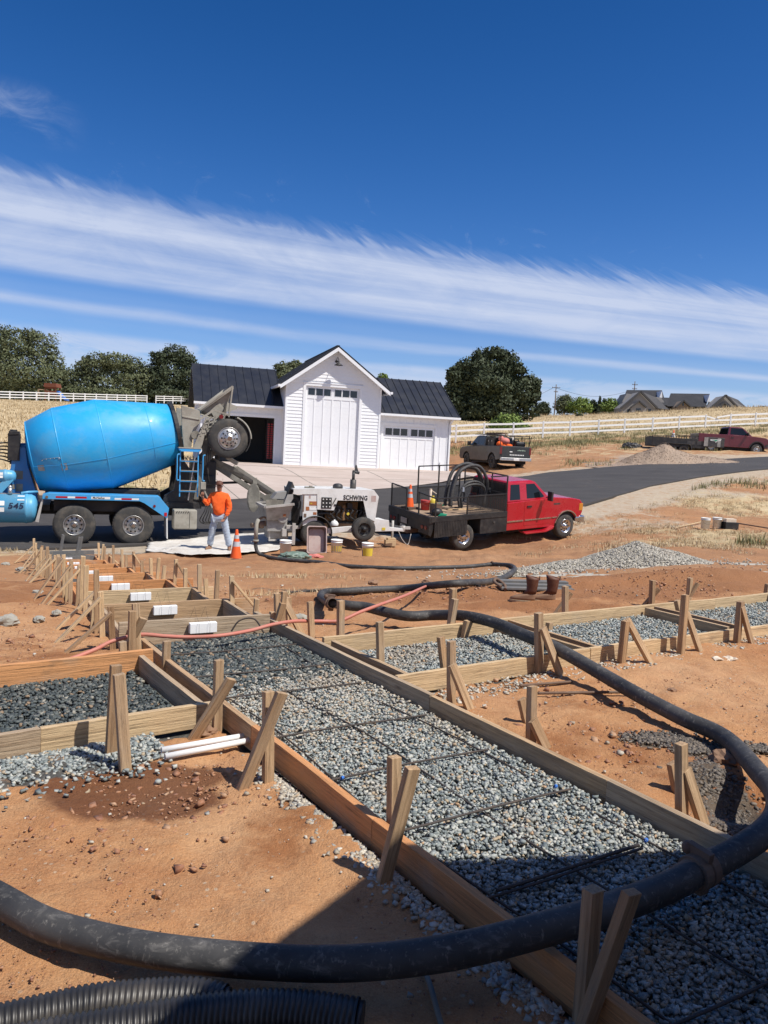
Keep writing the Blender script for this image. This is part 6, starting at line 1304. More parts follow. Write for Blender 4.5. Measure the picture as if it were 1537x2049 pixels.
m=MB(); m.loft([[Vector((4.0,.70,2.45)),Vector((4.35,.68,2.30)),Vector((4.38,1.25,2.32)),Vector((4.05,1.25,2.48))],[Vector((3.98,.72,2.36)),Vector((4.30,.70,2.20)),Vector((4.33,1.22,2.2)),Vector((4.03,1.22,2.38))]]); obj('chute_lip',m,'concrete_splash',mx)
m=MB(); m.loft([[Vector((4.82+.20*math.cos(t)*sx,.72+k*.09,1.28+.42*math.sin(t))) for t in [2*math.pi*i/20 for i in range(20)]] for k,sx in ((0,.8),(.3,1),(1,.9))]); m.bar((4.85,.75,1.66),(4.85,.80,1.85),.12,.06); obj('splash_guard',m,'splash_dark',mx)
m=MB(); m.cyl((3.2,1.0,1.62),(4.75,.95,1.72),.035,8); m.cyl((3.2,1.0,1.62),(3.9,.98,1.66),.055,8); m.cyl((3.35,1.0,1.1),(3.5,1.0,2.3),.16,14); obj('chute_strut',m,'black_metal',mx)
m=MB()
for k in range(5): m.tube(spline([(3.25,.45+.05*k,1.35),(3.4+.05*k,.40,1.0),(3.25+.08*k,.38,.62),(3.55+.04*k,.42,.55+.05*k),(3.65,.6,.85)],5),.016,6)
for k in range(3): m.tube(spline([(3.30,.42+.06*k,3.3),(3.42,.36,2.9),(3.38+.05*k,.36,2.4),(3.45,.42,1.9),(3.55,.6,1.6)],5),.014,6)
obj('hydraulic_hoses',m,'rubber_black',mx); m=MB(); m.b2((3.20,.06,1.52),(3.34,.20,1.72)); m.bar((3.3,.12,1.5),(3.55,.16,1.0),.035,.04); obj('control_box',m,'concrete_splash',mx,bevel=.01)
m=MB(); m.b2((3.1,.6,1.0),(3.7,1.8,2.3)); m.b2((3.15,.55,1.6),(3.65,.7,1.9)); obj('rear_gearcase',m,'black_metal',mx,bevel=.04)
# cab, mostly outside the picture on the left
m=MB(); m.prism([(-6.6,.55),(-4.3,.55),(-4.3,2.85),(-4.6,3.0),(-6.0,3.0),(-6.35,2.1),(-7.9,1.9),(-8.1,1.5),(-8.1,.6),(-7.6,.55),(-7.4,.95),(-6.9,.95)],.0,2.45); cb_=obj('cab',m,'fender_blue',mx,bevel=.05)
m=MB(); m.prism([(-5.9,2.1),(-4.7,2.1),(-4.75,2.8),(-5.75,2.8)],-.006,.004); obj('window',m,'glass_dark',cb_); wheel(mx,(-7.15,.0,.515),.52,.27,-1,.27,'truck','alloy'); wheel(mx,(-7.15,2.45,.515),.52,.27,1,.27,'truck','alloy')
# ---------------------------------------------------------------- pump trailer; local frame as the mixer's but slightly turned
def ang(v,deg_): return Matrix.Rotation(rad(deg_),3,'Z')@v
pO=at(620,1100,20.6); pd_=ang(MD,-3); pN=ang(MN,-3); pM=frame((pO.x,pO.y,gh(pO.x,pO.y)+.02),pd_,pN,Vector((0,0,1)))
def PL(px,py,t=0.):   # photo pixel -> (x,z) on the trailer plane at depth t
    o=Vector((pO.x,pO.y,0))+pN*t; v=ray(px,py); n=pN; k=((o-CAM).dot(n))/v.dot(n); Q=pM.inverted()@(CAM+v*k); return Q.x,Q.z
pq=lambda x,y,t=0.:PL(480+x/4.52,900+y/4.52,t)
pm=thing('concrete_pump','white trailer concrete pump with black lettering, spare wheel and exhaust stack','concrete pump',M=pM)
def pol(pts,t=0.): return [pq(x,y,t) for x,y in pts]
m=MB(); m.prism(pol([(485,352),(880,352),(1215,366),(1258,425),(1250,470),(1222,650),(1150,612),(1118,462),(885,458),(850,548),(700,540),(700,402),(490,402)]),0,.035); m.prism(pol([(485,352),(880,352),(1215,366),(1258,425),(1222,650),(1150,612),(1118,462),(885,458),(850,548),(700,540),(700,402),(490,402)]),1.25,1.285)
tp=pol([(485,352),(1215,364),(1258,425)]); m.loft([[Vector((tp[0][0],y,tp[0][1]+dz)) for y,dz in ((.035,0),(1.25,0),(1.25,-.03),(.035,-.03))],[Vector((tp[1][0],y,tp[1][1]+dz)) for y,dz in ((.035,0),(1.25,0),(1.25,-.03),(.035,-.03))]]); a,b_=tp[1],pq(1258,425); c_=pq(1222,650); m.loft([[Vector((x,y,z)) for x,z in (a,b_,c_)]+[Vector((x-.03,y,z)) for x,z in (c_,b_,a)] for y in (.035,1.25)])
hood=obj('hood',m,'white_metal',pm,bevel=.008)
x_,z_=pq(932,450); text('lettering','SCHWING',.175,frame((x_+.01,-.004,z_),(1,0,-.005),(0,0,1),Vector((0,-1,0))),'text_black',hood,.002,.0055,0,.80)
x0,z0=pq(735,530);x1,z1=pq(832,432); m=MB(); m.b2((x0,-.012,z0),(x1,-.001,z1)); pn_=obj('control_panel',m,'black_metal',hood); m=MB()
for i in range(3):
    for j in range(3): x=x0+.05+(x1-x0-.1)*i/2; z=z0+.05+(z1-z0-.1)*j/2; m.cyl((x,-.012,z),(x,-.022,z),.018,8)
obj('gauges',m,'decal_white',pn_); x,z=pq(860,500); m=MB(); m.cyl((x,0,z),(x,-.015,z),.03,12); xa,za=pq(870,435); xb,zb=pq(838,492); m.bar((xa,-.02,za),(xb,-.02,zb),.02,.02); obj('latch',m,'black_metal',hood)
xA,zA=pq(1190,415); xB,zB=pq(1230,470); m=MB(); m.b2((xA,-.003,zB),(xB,0,zA)); obj('faded_sticker',m,'tub_pink',hood)
# upright white panel with stickers
m=MB(); m.prism(pol([(570,402),(700,402),(700,640),(570,690)]),.02,.07); pa_=obj('side_panel',m,'white_metal',pm,bevel=.005)
for (a,b_,c,d,mt) in [(630,466,695,505,'decal_orange'),(632,528,695,548,'decal_white'),(665,565,695,588,'decal_orange'),(600,515,628,550,'decal_orange'),(632,480,655,492,'yellow_plastic'),(580,578,602,612,'rusty'),(575,410,580,560,'rusty'),(628,412,642,440,'tub_pink')]:
    xa,za=pq(a,b_);xb,zb=pq(c,d); m=MB(); m.b2((xa,.014,zb),(xb,.0195,za)); obj('sticker',m,mt,pa_)
m=MB(); xa,za=pq(590,600); 
for k in range(4): x,z=pq(645+15*k,610); m.cyl((x,.02,z),(x,-.01,z),.016,8)
obj('knobs',m,'black_metal',pa_)
# chassis
m=MB(); m.prism(pol([(800,712),(985,695),(1120,690),(1235,625),(1355,640),(1358,700),(1480,715),(1480,735),(1235,742),(980,740),(840,762),(800,760)]),.05,.13); m.prism(pol([(520,700),(1355,690),(1355,740),(520,760)]),1.15,1.23); x,z=pq(1300,665); m.box((x,.65,z),(.45,.9,.10)); fr_=obj('trailer_frame',m,'white_metal',pm,bevel=.006)
xa,za=pq(1290,705); xb,zb=pq(1320,730); m=MB(); m.b2((xa,.042,zb),(xb,.049,za)); obj('sticker',m,'yellow_plastic',fr_)
m=MB(); xh,zh=pq(1480,725,.6); x2,z2=pq(1340,715,.6); m.bar((x2,.62,z2),(xh,.62,zh),.14,.09); m.cyl((xh,.62,zh-.05),(xh,.62,zh+.12),.06,10); xj,zj=pq(1385,640,.5); m.cyl((xj,.5,zj),(xj,.5,zj-.75),.035,10); m.tube(spline([(xh-.2,.5,zh),(xh-.1,.4,zh-.25),(xh+.1,.45,zh-.4),(xh+.2,.5,zh-.1)],5),.012,6); m.box((xh+.05,.62,zh+.06),(.3,.1,.08)); obj('hitch',m,'dirty_white',pm)
# engine block and pump works behind the opening
m=MB(); xa,za=pq(880,470); xb,zb=pq(1110,680); m.b2((xa+.1,.35,zb+.05),(xb-.05,.9,za-.02)); m.cyl(((xa+xb)/2,.25,(za+zb)/2),((xa+xb)/2,.36,(za+zb)/2),.16,16); m.cyl((xa+.25,.2,zb+.1),(xa+.25,.2,za-.1),.05,10); m.b2((xa-.25,.3,zb+.05),(xa+.05,.85,za-.25)); eng=obj('engine',m,'engine_ochre',pm,bevel=.02)
m=MB()
for k in range(9):
    x=xa-.25+k*.13; m.tube(spline([(x,.22,za-.1-.02*k),(x+.1,.14,za-.25),(x+.02,.16,za-.4),(x+.2,.2,zb+.1)],4),.016+.006*(k%3),6)
m.b2((xa,.18,za-.32),(xa+.16,.30,za-.12)); m.b2((xb-.4,.2,za-.2),(xb-.25,.32,za-.05)); obj('engine_pipes',m,'black_metal',eng)
x,z=pq(990,583); m=MB(); m.cyl((x,.2,z),(x,.12,z),.04,12); obj('filler_cap',m,'yellow_plastic',eng); x,z=pq(872,680); m=MB(); m.lathe([(0,.11),(.05,.12),(.12,.07),(.13,.03),(.2,.03),(.2,0)],(x,.2,z-.03),(0,0,1),16); obj('air_bowl',m,'white_metal',eng); m=MB(); xa2,za2=pq(860,655); m.tube(spline([(x,.2,z+.15),(x-.2,.15,z+.3),(x-.55,.1,z+.25),(x-.7,.1,z+.05)],5),.035,8); m.b2((xa-.3,.3,zb-.0),(xb+.2,1.1,zb+.06)); m.b2((xa-.45,.28,zb),(xa-.3,1.1,za+.02)); m.b2((xb,.28,zb),(xb+.1,1.1,za)); obj('inner_frame',m,'black_metal',pm)
# exhaust stack and breather
x,z=pq(1022,366,.5); m=MB(); m.cyl((x,.5,z-.05),(x,.5,z+.30),.085,16); m.cyl((x,.5,z+.29),(x,.5,z+.52),.042,12); m.cyl((x-.03,.5,z+.52),(x+.16,.5,z+.49),.045,10); m.prism([(x+.02,z+.52),(x+.05,z+.72),(x+.08,z+.70),(x+.14,z+.5)],.48,.52); obj('exhaust_stack',m,'dark_steel',pm)
x,z=pq(885,362,.5); m=MB(); m.cyl((x,.5,z-.02),(x,.5,z+.05),.07,12); m.cyl((x,.5,z+.05),(x,.5,z+.13),.14,16); m.sphere((x,.5,z+.13),.13,12,sc=(1,1,.4)); m.b2((x-.25,.3,z-.02),(x+.12,.7,z+.01)); obj('air_breather',m,'dark_steel',pm); x,z=pq(640,352,.4); m=MB(); m.cyl((x,.4,z),(x,.4,z+.08),.05,10); m.box((x-.03,.4,z+.03),(.26,.1,.05)); obj('filler',m,'splash_dark',pm)
# receiving hopper
m=MB(); hpT=[(235,500),(440,468)]; a=pq(238,528);b_=pq(455,500);c=pq(430,640);d=pq(262,640); 
m.loft([[Vector((a[0],-.05,a[1]+.02)),Vector((b_[0]+.05,-.05,b_[1])),Vector((b_[0]+.05,1.3,b_[1])),Vector((a[0],1.3,a[1]+.02))],[Vector((d[0],.15,d[1])),Vector((c[0],.15,c[1])),Vector((c[0],1.1,c[1])),Vector((d[0],1.1,d[1]))]],cap=False); q=obj('hopper',m,'pump_grey',pm,fix=False); md=q.modifiers.new('s','SOLIDIFY'); md.thickness=.025
m=MB(); 
for y in (-.06,1.3): m.bar((a[0]-.03,y,a[1]+.03),(b_[0]+.1,y,b_[1]+.03),.07,.06)
m.bar((a[0]-.03,-.06,a[1]+.03),(a[0]-.03,1.3,a[1]+.03),.07,.06); obj('hopper_rim',m,'dirty_white',pm)
m=MB(); rg=[pq(225,420,1.),pq(235,495,1.),pq(400,490,1.),pq(440,380,1.)]; m.prism(rg,1.28,1.31); obj('rubber_skirt',m,'splash_dark',pm); m=MB(); m.prism([pq(232,452,0),pq(240,512,0),pq(392,492,0),pq(395,455,0)],-.03,.0); q=obj('front_skirt',m,'splash_dark',pm)
m=MB(); m.prism([pq(420,410,.4),pq(470,290,.4),pq(490,340,.4),pq(470,400,.4),pq(450,430,.4)],.3,.85); obj('splash_flap',m,'black_metal',pm); m=MB(); m.prism([pq(395,495),pq(430,405),pq(480,402),pq(482,440),pq(440,500)],-.02,.01); m.prism([pq(300,445,.3),pq(345,390,.3),pq(430,378,.3),pq(425,450,.3)],.4,.8); obj('hopper_wing',m,'pump_grey',pm)
for (a_,b2_,c_2,d_2) in [(405,530,430,548),(395,575,420,605)]: xa,za=pq(a_,b2_);xb,zb=pq(c_2,d_2); m=MB(); m.b2((xa,.04,zb),(xb,.05,za)); obj('sticker',m,'decal_orange',pm)
m=MB(); a=pq(262,640);c=pq(440,750); m.b2((a[0],.2,c[1]),(c[0],1.1,a[1])); m.cyl((a[0]+.4,.1,a[1]+.05),(a[0]+.4,.2,a[1]+.05),.13,16); m.b2((a[0]+.05,.3,c[1]-.2),(a[0]+.6,.9,c[1])); obj('valve_body',m,'pump_grey',pm,bevel=.02)
m=MB(); a=pq(150,680,.3); b_=pq(265,660,.3); m.cyl((a[0],.4,a[1]),(b_[0]+.1,.4,b_[1]),.075,12); m.lathe([(-.06,.10),(.06,.10)],(a[0]+.15,.4,a[1]),(1,0,0),12); m.cyl((a[0],.3,a[1]),(a[0]-.15,.25,a[1]),.06,12); m.tube(spline([(b_[0],.3,b_[1]+.05),(b_[0]-.15,.25,b_[1]+.15),(b_[0]-.3,.3,b_[1]+.08)],4),.03,8); obj('outlet',m,'rusty',pm)
m=MB()
for k in range(6):
    pa=pq(470+10*k,430+20*k,.15); pb=pq(545-4*k,470+10*k,.15); pc=pq(520-6*k,640,.15); m.tube(spline([(pa[0],.15+.03*k,pa[1]),(pb[0],.1,pb[1]),(pc[0],.12+.05*k,pc[1]),(pc[0]+.05,.3,pc[1]-.1)],5),.02,6)
xa,za=pq(450,700,.2); xb,zb=pq(560,420,.2); m.b2((xb-.1,.25,za),(xb-.02,1.0,zb)); m.b2((xa,.3,za),(xb,1.,za+.1)); obj('hydraulic_hoses',m,'rubber_black',pm)
m=MB(); xa,za=pq(390,720);xb,zb=pq(425,785); m.b2((xa,.05,zb),(xb,.2,za)); obj('jack_box',m,'dirty_white',pm); m=MB(); xa,za=pq(480,665);xb,zb=pq(500,860); m.b2((xa,.02,zb),(xb,.08,za)); obj('jack_leg',m,'dirty_white',pm); m=MB(); xa,za=pq(430,690); xb,zb=pq(545,720); m.b2((xa,.1,zb),(xb,.3,za)); obj('axle_tube',m,'dirty_white',pm); m=MB(); xa,za=pq(285,820);xb,zb=pq(350,838); m.b2((xa,.3,zb),(xb,.5,za)); m.bar((xa,.3,zb),(xa,.3,zb+.3),.04,.04); obj('outrigger',m,'dirty_white',pm)
# wheels and mudguard
cx,cz=pq(668,800,.1); wheel(pm,(cx,.0,.36),.36,.22,-1,.2,'car','black_metal'); wheel(pm,(cx,1.3,.36),.36,.22,1,.2,'car','black_metal')
m=MB(); m.lathe([(-.06,.46),(.26,.46),(.26,.475),(-.06,.475),(-.06,.46)],(cx,.0,.36),(0,1,0),24,arc=(rad(-70),rad(100)),up=(1,0,0)); obj('mudguard',m,'dark_steel',pm)
cx,cz=pq(1122,718,-.2); wheel(pm,(cx,-.25,cz),.325,.20,-1,.185,'car','black_metal')['label']='black spare wheel mounted on the front of the frame'
m=MB(); m.cyl((cx,-.1,cz),(cx,.1,cz),.05,10); obj('spare_bracket',m,'black_metal',pm)
xw,_=pq(1372,880,.3); p=pM@Vector((xw,.45,0)); o=thing('timber_block','wooden block chocked under the trailer hitch jack','wood block',(p.x,p.y,gh(p.x,p.y)),.2); m=MB(); m.box((0,0,.09),(.30,.22,.18)); m.box((.03,0,.20),(.24,.2,.06)); obj('block',m,'wood_pale',o,bevel=.005)
# ---------------------------------------------------------------- red flatbed truck   local x forward, y away, z up
a=at(921,1100,23.0);b_=at(1132,1077,25.3); rx=(b_-a).normalized(); ry=Vector((-rx.y,rx.x,0)).normalized(); ry=(ry+Vector((0,0,.075))).normalized(); rz=rx.cross(ry).normalized(); ry=rz.cross(rx)
rM=frame(a,rx,ry,rz); rt=thing('flatbed_truck','red extended cab pickup truck with a black steel flatbed facing right','pickup truck',M=rM)
def arch(cx,cz,r,a0,a1,n=10): return [(cx+r*math.cos(rad(a0+(a1-a0)*i/n)),cz+r*math.sin(rad(a0+(a1-a0)*i/n))) for i in range(n+1)]
def sidepanel(root,name,poly,y,th,mat,inset=None): m=MB(); m.prism(poly,y,y+th); return obj(name,m,mat,root,bevel=.003)
def cabbody(root,mat,low,gh_,W_,zb,inset=.12,wins=(),rear=True,hoodc=.03):
    """low: closed side outline of the lower body; gh_: greenhouse outline corners rear-bottom,rear-top,front-top,front-bottom"""
    m=MB(); n=len(low)
    for ya,yb,ins in ((0,.045,.0),): pass
    rings=[]
    cen=Vector((sum(p[0] for p in low)/n,0,sum(p[1] for p in low)/n))
    for y,k in ((.0,.985),(.03,1.),(W_-.03,1.),(W_,.985)):
        rings.append([Vector((cen.x+(x-cen.x)*(1-(1-k)*.5),y,cen.z+(z-cen.z)*(1-(1-k)))) for x,z in low])
    m.loft(rings); b=obj('body',m,mat,root,bevel=.018)
    (x0,z0),(x1,z1),(x2,z2),(x3,z3)=gh_; m=MB()
    mid=lambda t,y:[Vector((x0+(x1-x0)*t,y,z0+(z1-z0)*t)),Vector((x3+(x2-x3)*t,y,z3+(z2-z3)*t))]
    A=[Vector((x0,.02,z0)),Vector((x3,.02,z3)),Vector((x3,W_-.02,z3)),Vector((x0,W_-.02,z0))]
    B=[Vector((x1,inset,z1-.04)),Vector((x2,inset,z2-.05)),Vector((x2,W_-inset,z2-.05)),Vector((x1,W_-inset,z1-.04))]
    Cc=[Vector((x1+.06,inset+.08,z1)),Vector((x2-.12,inset+.08,z2+.0)),Vector((x2-.12,W_-inset-.08,z2)),Vector((x1+.06,W_-inset-.08,z1))]
    m.loft([A,B,Cc]); g=obj('cab_top',m,mat,root,bevel=.02)
    def yat(z): return .02+(inset-.02)*(z-z0)/(z1-.04-z0)
    for w in wins:
        m=MB(); P=[Vector((x,yat(z)-.004,z)) for x,z in w]; Q=[p+Vector((0,.006,0)) for p in P]; m.loft([P,Q]); wo=obj('side_window',m,'glass_cab',g)
        m=MB(); P=[Vector((x,W_-yat(z)+.004,z)) for x,z in w]; Q=[p-Vector((0,.006,0)) for p in P]; m.loft([P,Q]); obj('side_window',m,'glass_cab',g)
    def shield(xa,za,xb,zb_,out): # front or rear screen
        m=MB(); t0,t1=.10,.90
        P=[]
        for t,yy in ((t0,1),(t1,1)): 
            x=xa+(xb-xa)*t; z=za+(zb_-za)*t; y_=.02+(inset-.02)*t+.09; P.append((x,y_,z)); P.append((x,W_-y_,z))
        v=[Vector(P[0]),Vector(P[1]),Vector(P[3]),Vector(P[2])]; nrm=(v[1]-v[0]).cross(v[2]-v[0]).normalized(); nrm=nrm if nrm.x*out>0 else -nrm
        m.loft([[p+nrm*.005 for p in v],[p-nrm*.004 for p in v]]); obj('windscreen' if out>0 else 'rear_window',m,'glass_cab',g)
    shield(x3,z3,x2,z2-.05,1)
    if rear: shield(x0,z0,x1,z1-.04,-1)
    return b,g
low=[(1.74,.44),(1.74,1.33),(2.4,1.35),(3.50,1.38),(3.75,1.40),(4.5,1.34),(4.88,1.27),(5.0,1.16),(5.03,.86),(4.97,.74),(4.86,.66)]+arch(4.31,.42,.49,25,160)+[(3.78,.44)]
gh_=[(1.76,1.34),(1.80,1.97),(2.95,1.97),(3.54,1.37)]
rb,rg_=cabbody(rt,'red_paint',low,gh_,1.95,1.36,.13,[[(1.86,1.40),(2.28,1.40),(2.28,1.87),(1.92,1.87)],[(2.56,1.42),(3.33,1.42),(2.90,1.87),(2.56,1.87)]])
# door with seams, handle, mirror
m=MB(); m.prism([(2.46,.56),(2.46,1.34),(3.56,1.37),(3.58,1.0),(3.66,.62),(3.6,.56)],-.006,.002); dr_=obj('door',m,'red_paint',rt,bevel=.002)
m=MB(); m.prism([(2.56,1.14),(2.74,1.14),(2.74,1.19),(2.56,1.19)],-.03,-.006); obj('door_handle',m,'black_metal',dr_)
m=MB(); m.prism([(1.80,1.37),(1.80,1.42),(1.80,1.42),(1.80,1.37)],0,0.001)
m=MB(); m.bar((3.32,-.02,1.42),(3.28,-.20,1.46),.03,.03); m.box((3.28,-.26,1.50),(.08,.20,.30)); obj('wing_mirror',m,'black_metal',rt,bevel=.015)
m=MB(); m.bar((3.32,1.97,1.42),(3.28,2.15,1.46),.03,.03); m.box((3.28,2.2,1.50),(.08,.20,.30)); obj('wing_mirror',m,'black_metal',rt,bevel=.015)
m=MB(); m.prism([(1.76,.71),(2.42,.715),(2.42,.755),(1.76,.75)],-.022,-.0); m.prism([(2.49,.715),(3.62,.73),(3.62,.765),(2.49,.755)],-.022,-.0); m.prism([(3.66,.73),(3.86,.735),(3.86,.77),(3.66,.765)],-.022,0); obj('side_moulding',m,'chrome',rt)
m=MB(); m.prism([(2.3,.42),(2.45,.36),(3.35,.38),(3.65,.50),(3.6,.40),(3.3,.32),(2.45,.31)],-.16,.10); obj('running_board',m,'red_paint',rt,bevel=.01)
m=MB(); q=arch(4.31,.42,.50,12,165,14); q2=arch(4.31,.42,.535,12,165,14); m.prism(q+q2[::-1],-.03,.0); obj('arch_lip',m,'chrome',rt)
m=MB(); m.b2((4.88,-.04,.50),(5.12,1.99,.72)); m.b2((4.7,-.04,.54),(4.9,.03,.70)); obj('bumper',m,'chrome',rt,bevel=.03)
for y in (.06,1.62): m=MB(); m.b2((4.99,y,.90),(5.045,y+.27,1.13)); obj('headlight',m,'lens_clear',rt,bevel=.01)
for y in (-.008,1.90): m=MB(); m.b2((4.86,y,.90),(5.03,y+.06,1.14)); obj('indicator',m,'lens_amber',rt,bevel=.01)
m=MB(); m.b2((5.0,.36,.86),(5.045,1.6,1.16)); gl_=obj('grille',m,'chrome',rt); m=MB(); [m.b2((5.044,.40,.89+.055*k),(5.049,1.56,.92+.055*k)) for k in range(5)]; obj('grille_bars',m,'black_matte',gl_)
m=MB(); m.b2((3.70,-.004,1.16),(3.98,-.0005,1.21)); obj('fender_badge',m,'dark_steel',rt)
m=MB(); m.b2((1.9,.3,.30),(4.8,1.65,.62)); m.b2((-1.,.4,.35),(1.9,.55,.6)); m.b2((-1.,1.4,.35),(1.9,1.55,.6)); m.cyl((.09,.2,.39),(.09,1.8,.39),.09,8); m.sphere((.09,1.,.39),.2,10); m.b2((3.8,.05,.6),(4.8,1.9,.95)); obj('chassis',m,'black_matte',rt)
for c_,s_ in (((.09,-.02,.39),-1),((.09,1.97,.39),1),((4.31,.01,.41),-1),((4.31,1.94,.41),1)): wheel(rt,c_,.40,.25,s_,.235,'flatdisc' if 0 else 'car','chrome',False)
# flatbed
Wb=2.15; m=MB(); m.b2((-1.18,-.06,.98),(1.68,Wb,1.06)); m.b2((-1.2,-.08,.92),(1.70,-.02,1.08)); m.b2((-1.2,Wb-.04,.92),(1.70,Wb+.02,1.08)); m.b2((-1.24,-.08,.90),(-1.16,Wb+.02,1.08)); 
for x in (-.8,-.3,.2,.7,1.2): m.b2((x,0,.88),(x+.06,Wb-.06,.98))
bed_=obj('flatbed',m,'black_metal',rt,bevel=.006)
m=MB()
for k in range(10): y=.0+k*.208; m.b2((-1.12,y,1.062),(1.62,y+.196,1.08))
obj('deck_boards',m,'deck_wood',bed_)
m=MB(); m.prism([(-1.05,.46),(.12,.46),(.12,.98),(-1.05,.98)],-.075,-.065); sk_=obj('side_mesh',m,'black_metal',bed_); m=MB(); [m.bar((-1.04+.0585*k,-.078,.47),(-1.04+.0585*k,-.078,.97),.004,.012) for k in range(20)]; obj('mesh_ribs',m,'dark_steel',sk_)
m=MB(); m.b2((.66,-.06,.44),(1.72,.5,.97)); tb_=obj('tool_box',m,'black_metal',rt,bevel=.01); m=MB(); m.cyl((1.2,-.06,.78),(1.2,-.075,.78),.04,12); m.b2((.70,-.066,.48),(1.68,-.061,.485)); m.b2((.70,-.066,.93),(1.68,-.061,.935)); obj('latch',m,'dark_steel',tb_)
# rear skirt with lamps
m=MB(); m.prism([(-1.22,.92),(-1.22,.55),(-1.14,.50),(-1.0,.9)],-.04,.5); m.prism([(-1.22,.92),(-1.22,.55),(-1.14,.50),(-1.0,.9)],Wb-.5,Wb); m.b2((-1.2,.5,.62),(-1.16,Wb-.5,.92)); rs_=obj('rear_skirt',m,'black_metal',rt)
for y in (.12,.30,Wb-.32,Wb-.14): m=MB(); m.cyl((-1.215,y,.74),(-1.24,y,.74),.06,14); obj('tail_lamp',m,'lens_red',rs_)
m=MB(); m.b2((-1.235,1.12,.68),(-1.222,1.45,.85)); obj('number_plate',m,'decal_white' if 0 else 'pump_grey',rs_)
m=MB(); m.b2((-1.3,.95,.42),(-.6,1.1,.55)); m.cyl((-1.32,1.02,.54),(-1.32,1.02,.60),.04,10); obj('tow_hitch',m,'rusty',rt)
# racks
m=MB()
def fr(pts): 
    for i in range(len(pts)-1): m.bar(pts[i],pts[i+1],.035,.035)
fr([(-1.02,-.05,1.08),(-1.02,-.05,1.62),(.14,-.05,1.60),(.14,-.05,.5)]) ; m.bar((-1.15,.62,1.08),(-1.15,.62,1.72),.035,.035); m.bar((-1.02,-.05,1.62),(-1.18,.62,1.72),.035,.035)
obj('near_rack',m,'black_metal',rt)
m=MB(); fr([(-1.18,2.1,1.08),(-1.18,2.1,1.78),(-1.18,1.25,1.74),(-1.18,1.25,1.08)]); fr([(-.20,2.1,1.08),(-.20,2.1,2.28),(1.45,2.1,2.28),(1.45,2.1,1.08)]); m.bar((.60,2.1,1.08),(.60,2.1,2.28),.035,.035); m.bar((-.2,2.1,1.60),(1.45,2.1,1.60),.035,.035); obj('far_rack',m,'black_metal',rt)
m=MB(); m.add([(-.18,2.1,1.09),(1.43,2.1,1.09),(1.43,2.1,1.59),(-.18,2.1,1.59)],[(0,1,2,3)]); m.add([(-1.18,1.27,1.09),(-1.18,2.08,1.09),(-1.18,2.08,1.74),(-1.18,1.27,1.74)],[(0,1,2,3)]); m.add([(.16,-.05,1.09),(1.66,-.05,1.09),(1.66,-.05,1.62),(.16,-.05,1.62)],[(0,1,2,3)]); m.add([(1.66,-.03,1.09),(1.66,2.08,1.09),(1.66,2.08,1.95),(1.66,-.03,1.95)],[(0,1,2,3)]); obj('rack_mesh',m,'mesh_metal',rt,fix=False)
m=MB(); fr([(1.66,-.03,1.08),(1.66,-.03,2.18),(1.66,2.1,2.18),(1.66,2.1,1.08)]); m.bar((.16,-.05,1.63),(1.66,-.05,1.63),.035,.035); m.bar((1.66,-.03,2.18),(1.0,-.03,2.18),.035,.035); m.bar((1.66,.7,1.1),(1.66,.7,2.18),.03,.03); m.bar((1.66,1.4,1.1),(1.66,1.4,2.18),.03,.03); m.bar((1.66,0,1.62),(1.66,2.1,1.62),.03,.03); obj('headache_rack',m,'black_metal',rt)
# load on the bed
lc=lambda x,y,z:rM@Vector((x,y,z))
def onbed(name,label,cat,x,y,z=1.08,group=None,rot=0): return thing(name,label,cat,M=Matrix.Translation(lc(x,y,z))@Matrix.Rotation(rot+math.atan2(rx.y,rx.x),4,'Z'),group=group)
hc=onbed('hose_coil','thick black hoses looped upright on the flatbed behind the red cab','hose',1.0,1.0); m=MB()
for k,(w_,h_,y,x0) in enumerate([(.80,1.36,-.15,.0),(.74,1.30,.02,.03),(.80,1.40,.18,.02)]):
    m.tube(spline([(-w_+x0,y,.02),(-w_+x0+.02,y,.45),(-w_*.72,y,1.0*h_/1.3),(-w_*.2,y,1.3*h_/1.36),(w_*.35,y,1.26*h_/1.36),(w_*.72,y,.85),(w_*.76,y,.35),(w_*.72,y,.04)],8),.052,12)
for k in range(2): m.tube(spline([(-.62+.1*k,-.35,.03),(-.66+.1*k,-.35,.35),(-.45,-.35,.72-.08*k),(0,-.35,.82-.08*k),(.38,-.3,.6),(.40,-.3,.08)],8),.04,10)
obj('hose',m,'hose_rubber',hc); m=MB(); m.lathe([(0,.062),(.14,.062)],(.70,-.15,.5),(0,0,1),12); m.lathe([(0,.062),(.14,.062)],(-.52,-.35,.5),(0,.1,1),12); obj('fitting',m,'alloy',hc)
c2=onbed('traffic_cone','orange traffic cone with two silver bands on the rear corner of the flatbed','traffic cone',-.93,1.45,1.10,'orange traffic cones',.3)
for ch in CONE.children: q=ch.copy(); COL.objects.link(q); q.parent=c2
m=MB(); m.box((0,0,-.0),(.42,.42,.04)); m.box((.03,.02,-.03),(.46,.40,.03)); 
q=onbed('rubber_mats','stack of dark mats under the cone on the flatbed','mats',-.92,1.42,1.11); obj('mat',m,'rusty',q)
q=onbed('sprayer','yellow plastic sprayer jug with a tan top on the flatbed','sprayer',-.42,.95); m=MB(); m.lathe([(0,0),(0,.12),(.28,.13),(.36,.09),(.40,.04),(.44,.04)],(0,0,0),(0,0,1),16); obj('jug',m,'yellow_plastic',q); m=MB(); m.cyl((-.1,0,0),(-.1,.0,.62),.035,8); m.box((-.1,0,.55),(.06,.06,.2)); m.bar((-.1,0,.62),(.12,0,.5),.02,.02); obj('pump_handle',m,'paper_bag',q)
q=onbed('bucket','small red pail on the rear of the flatbed beside the yellow sprayer','bucket',-.62,1.05); bucket(q,'red_plastic',.3)
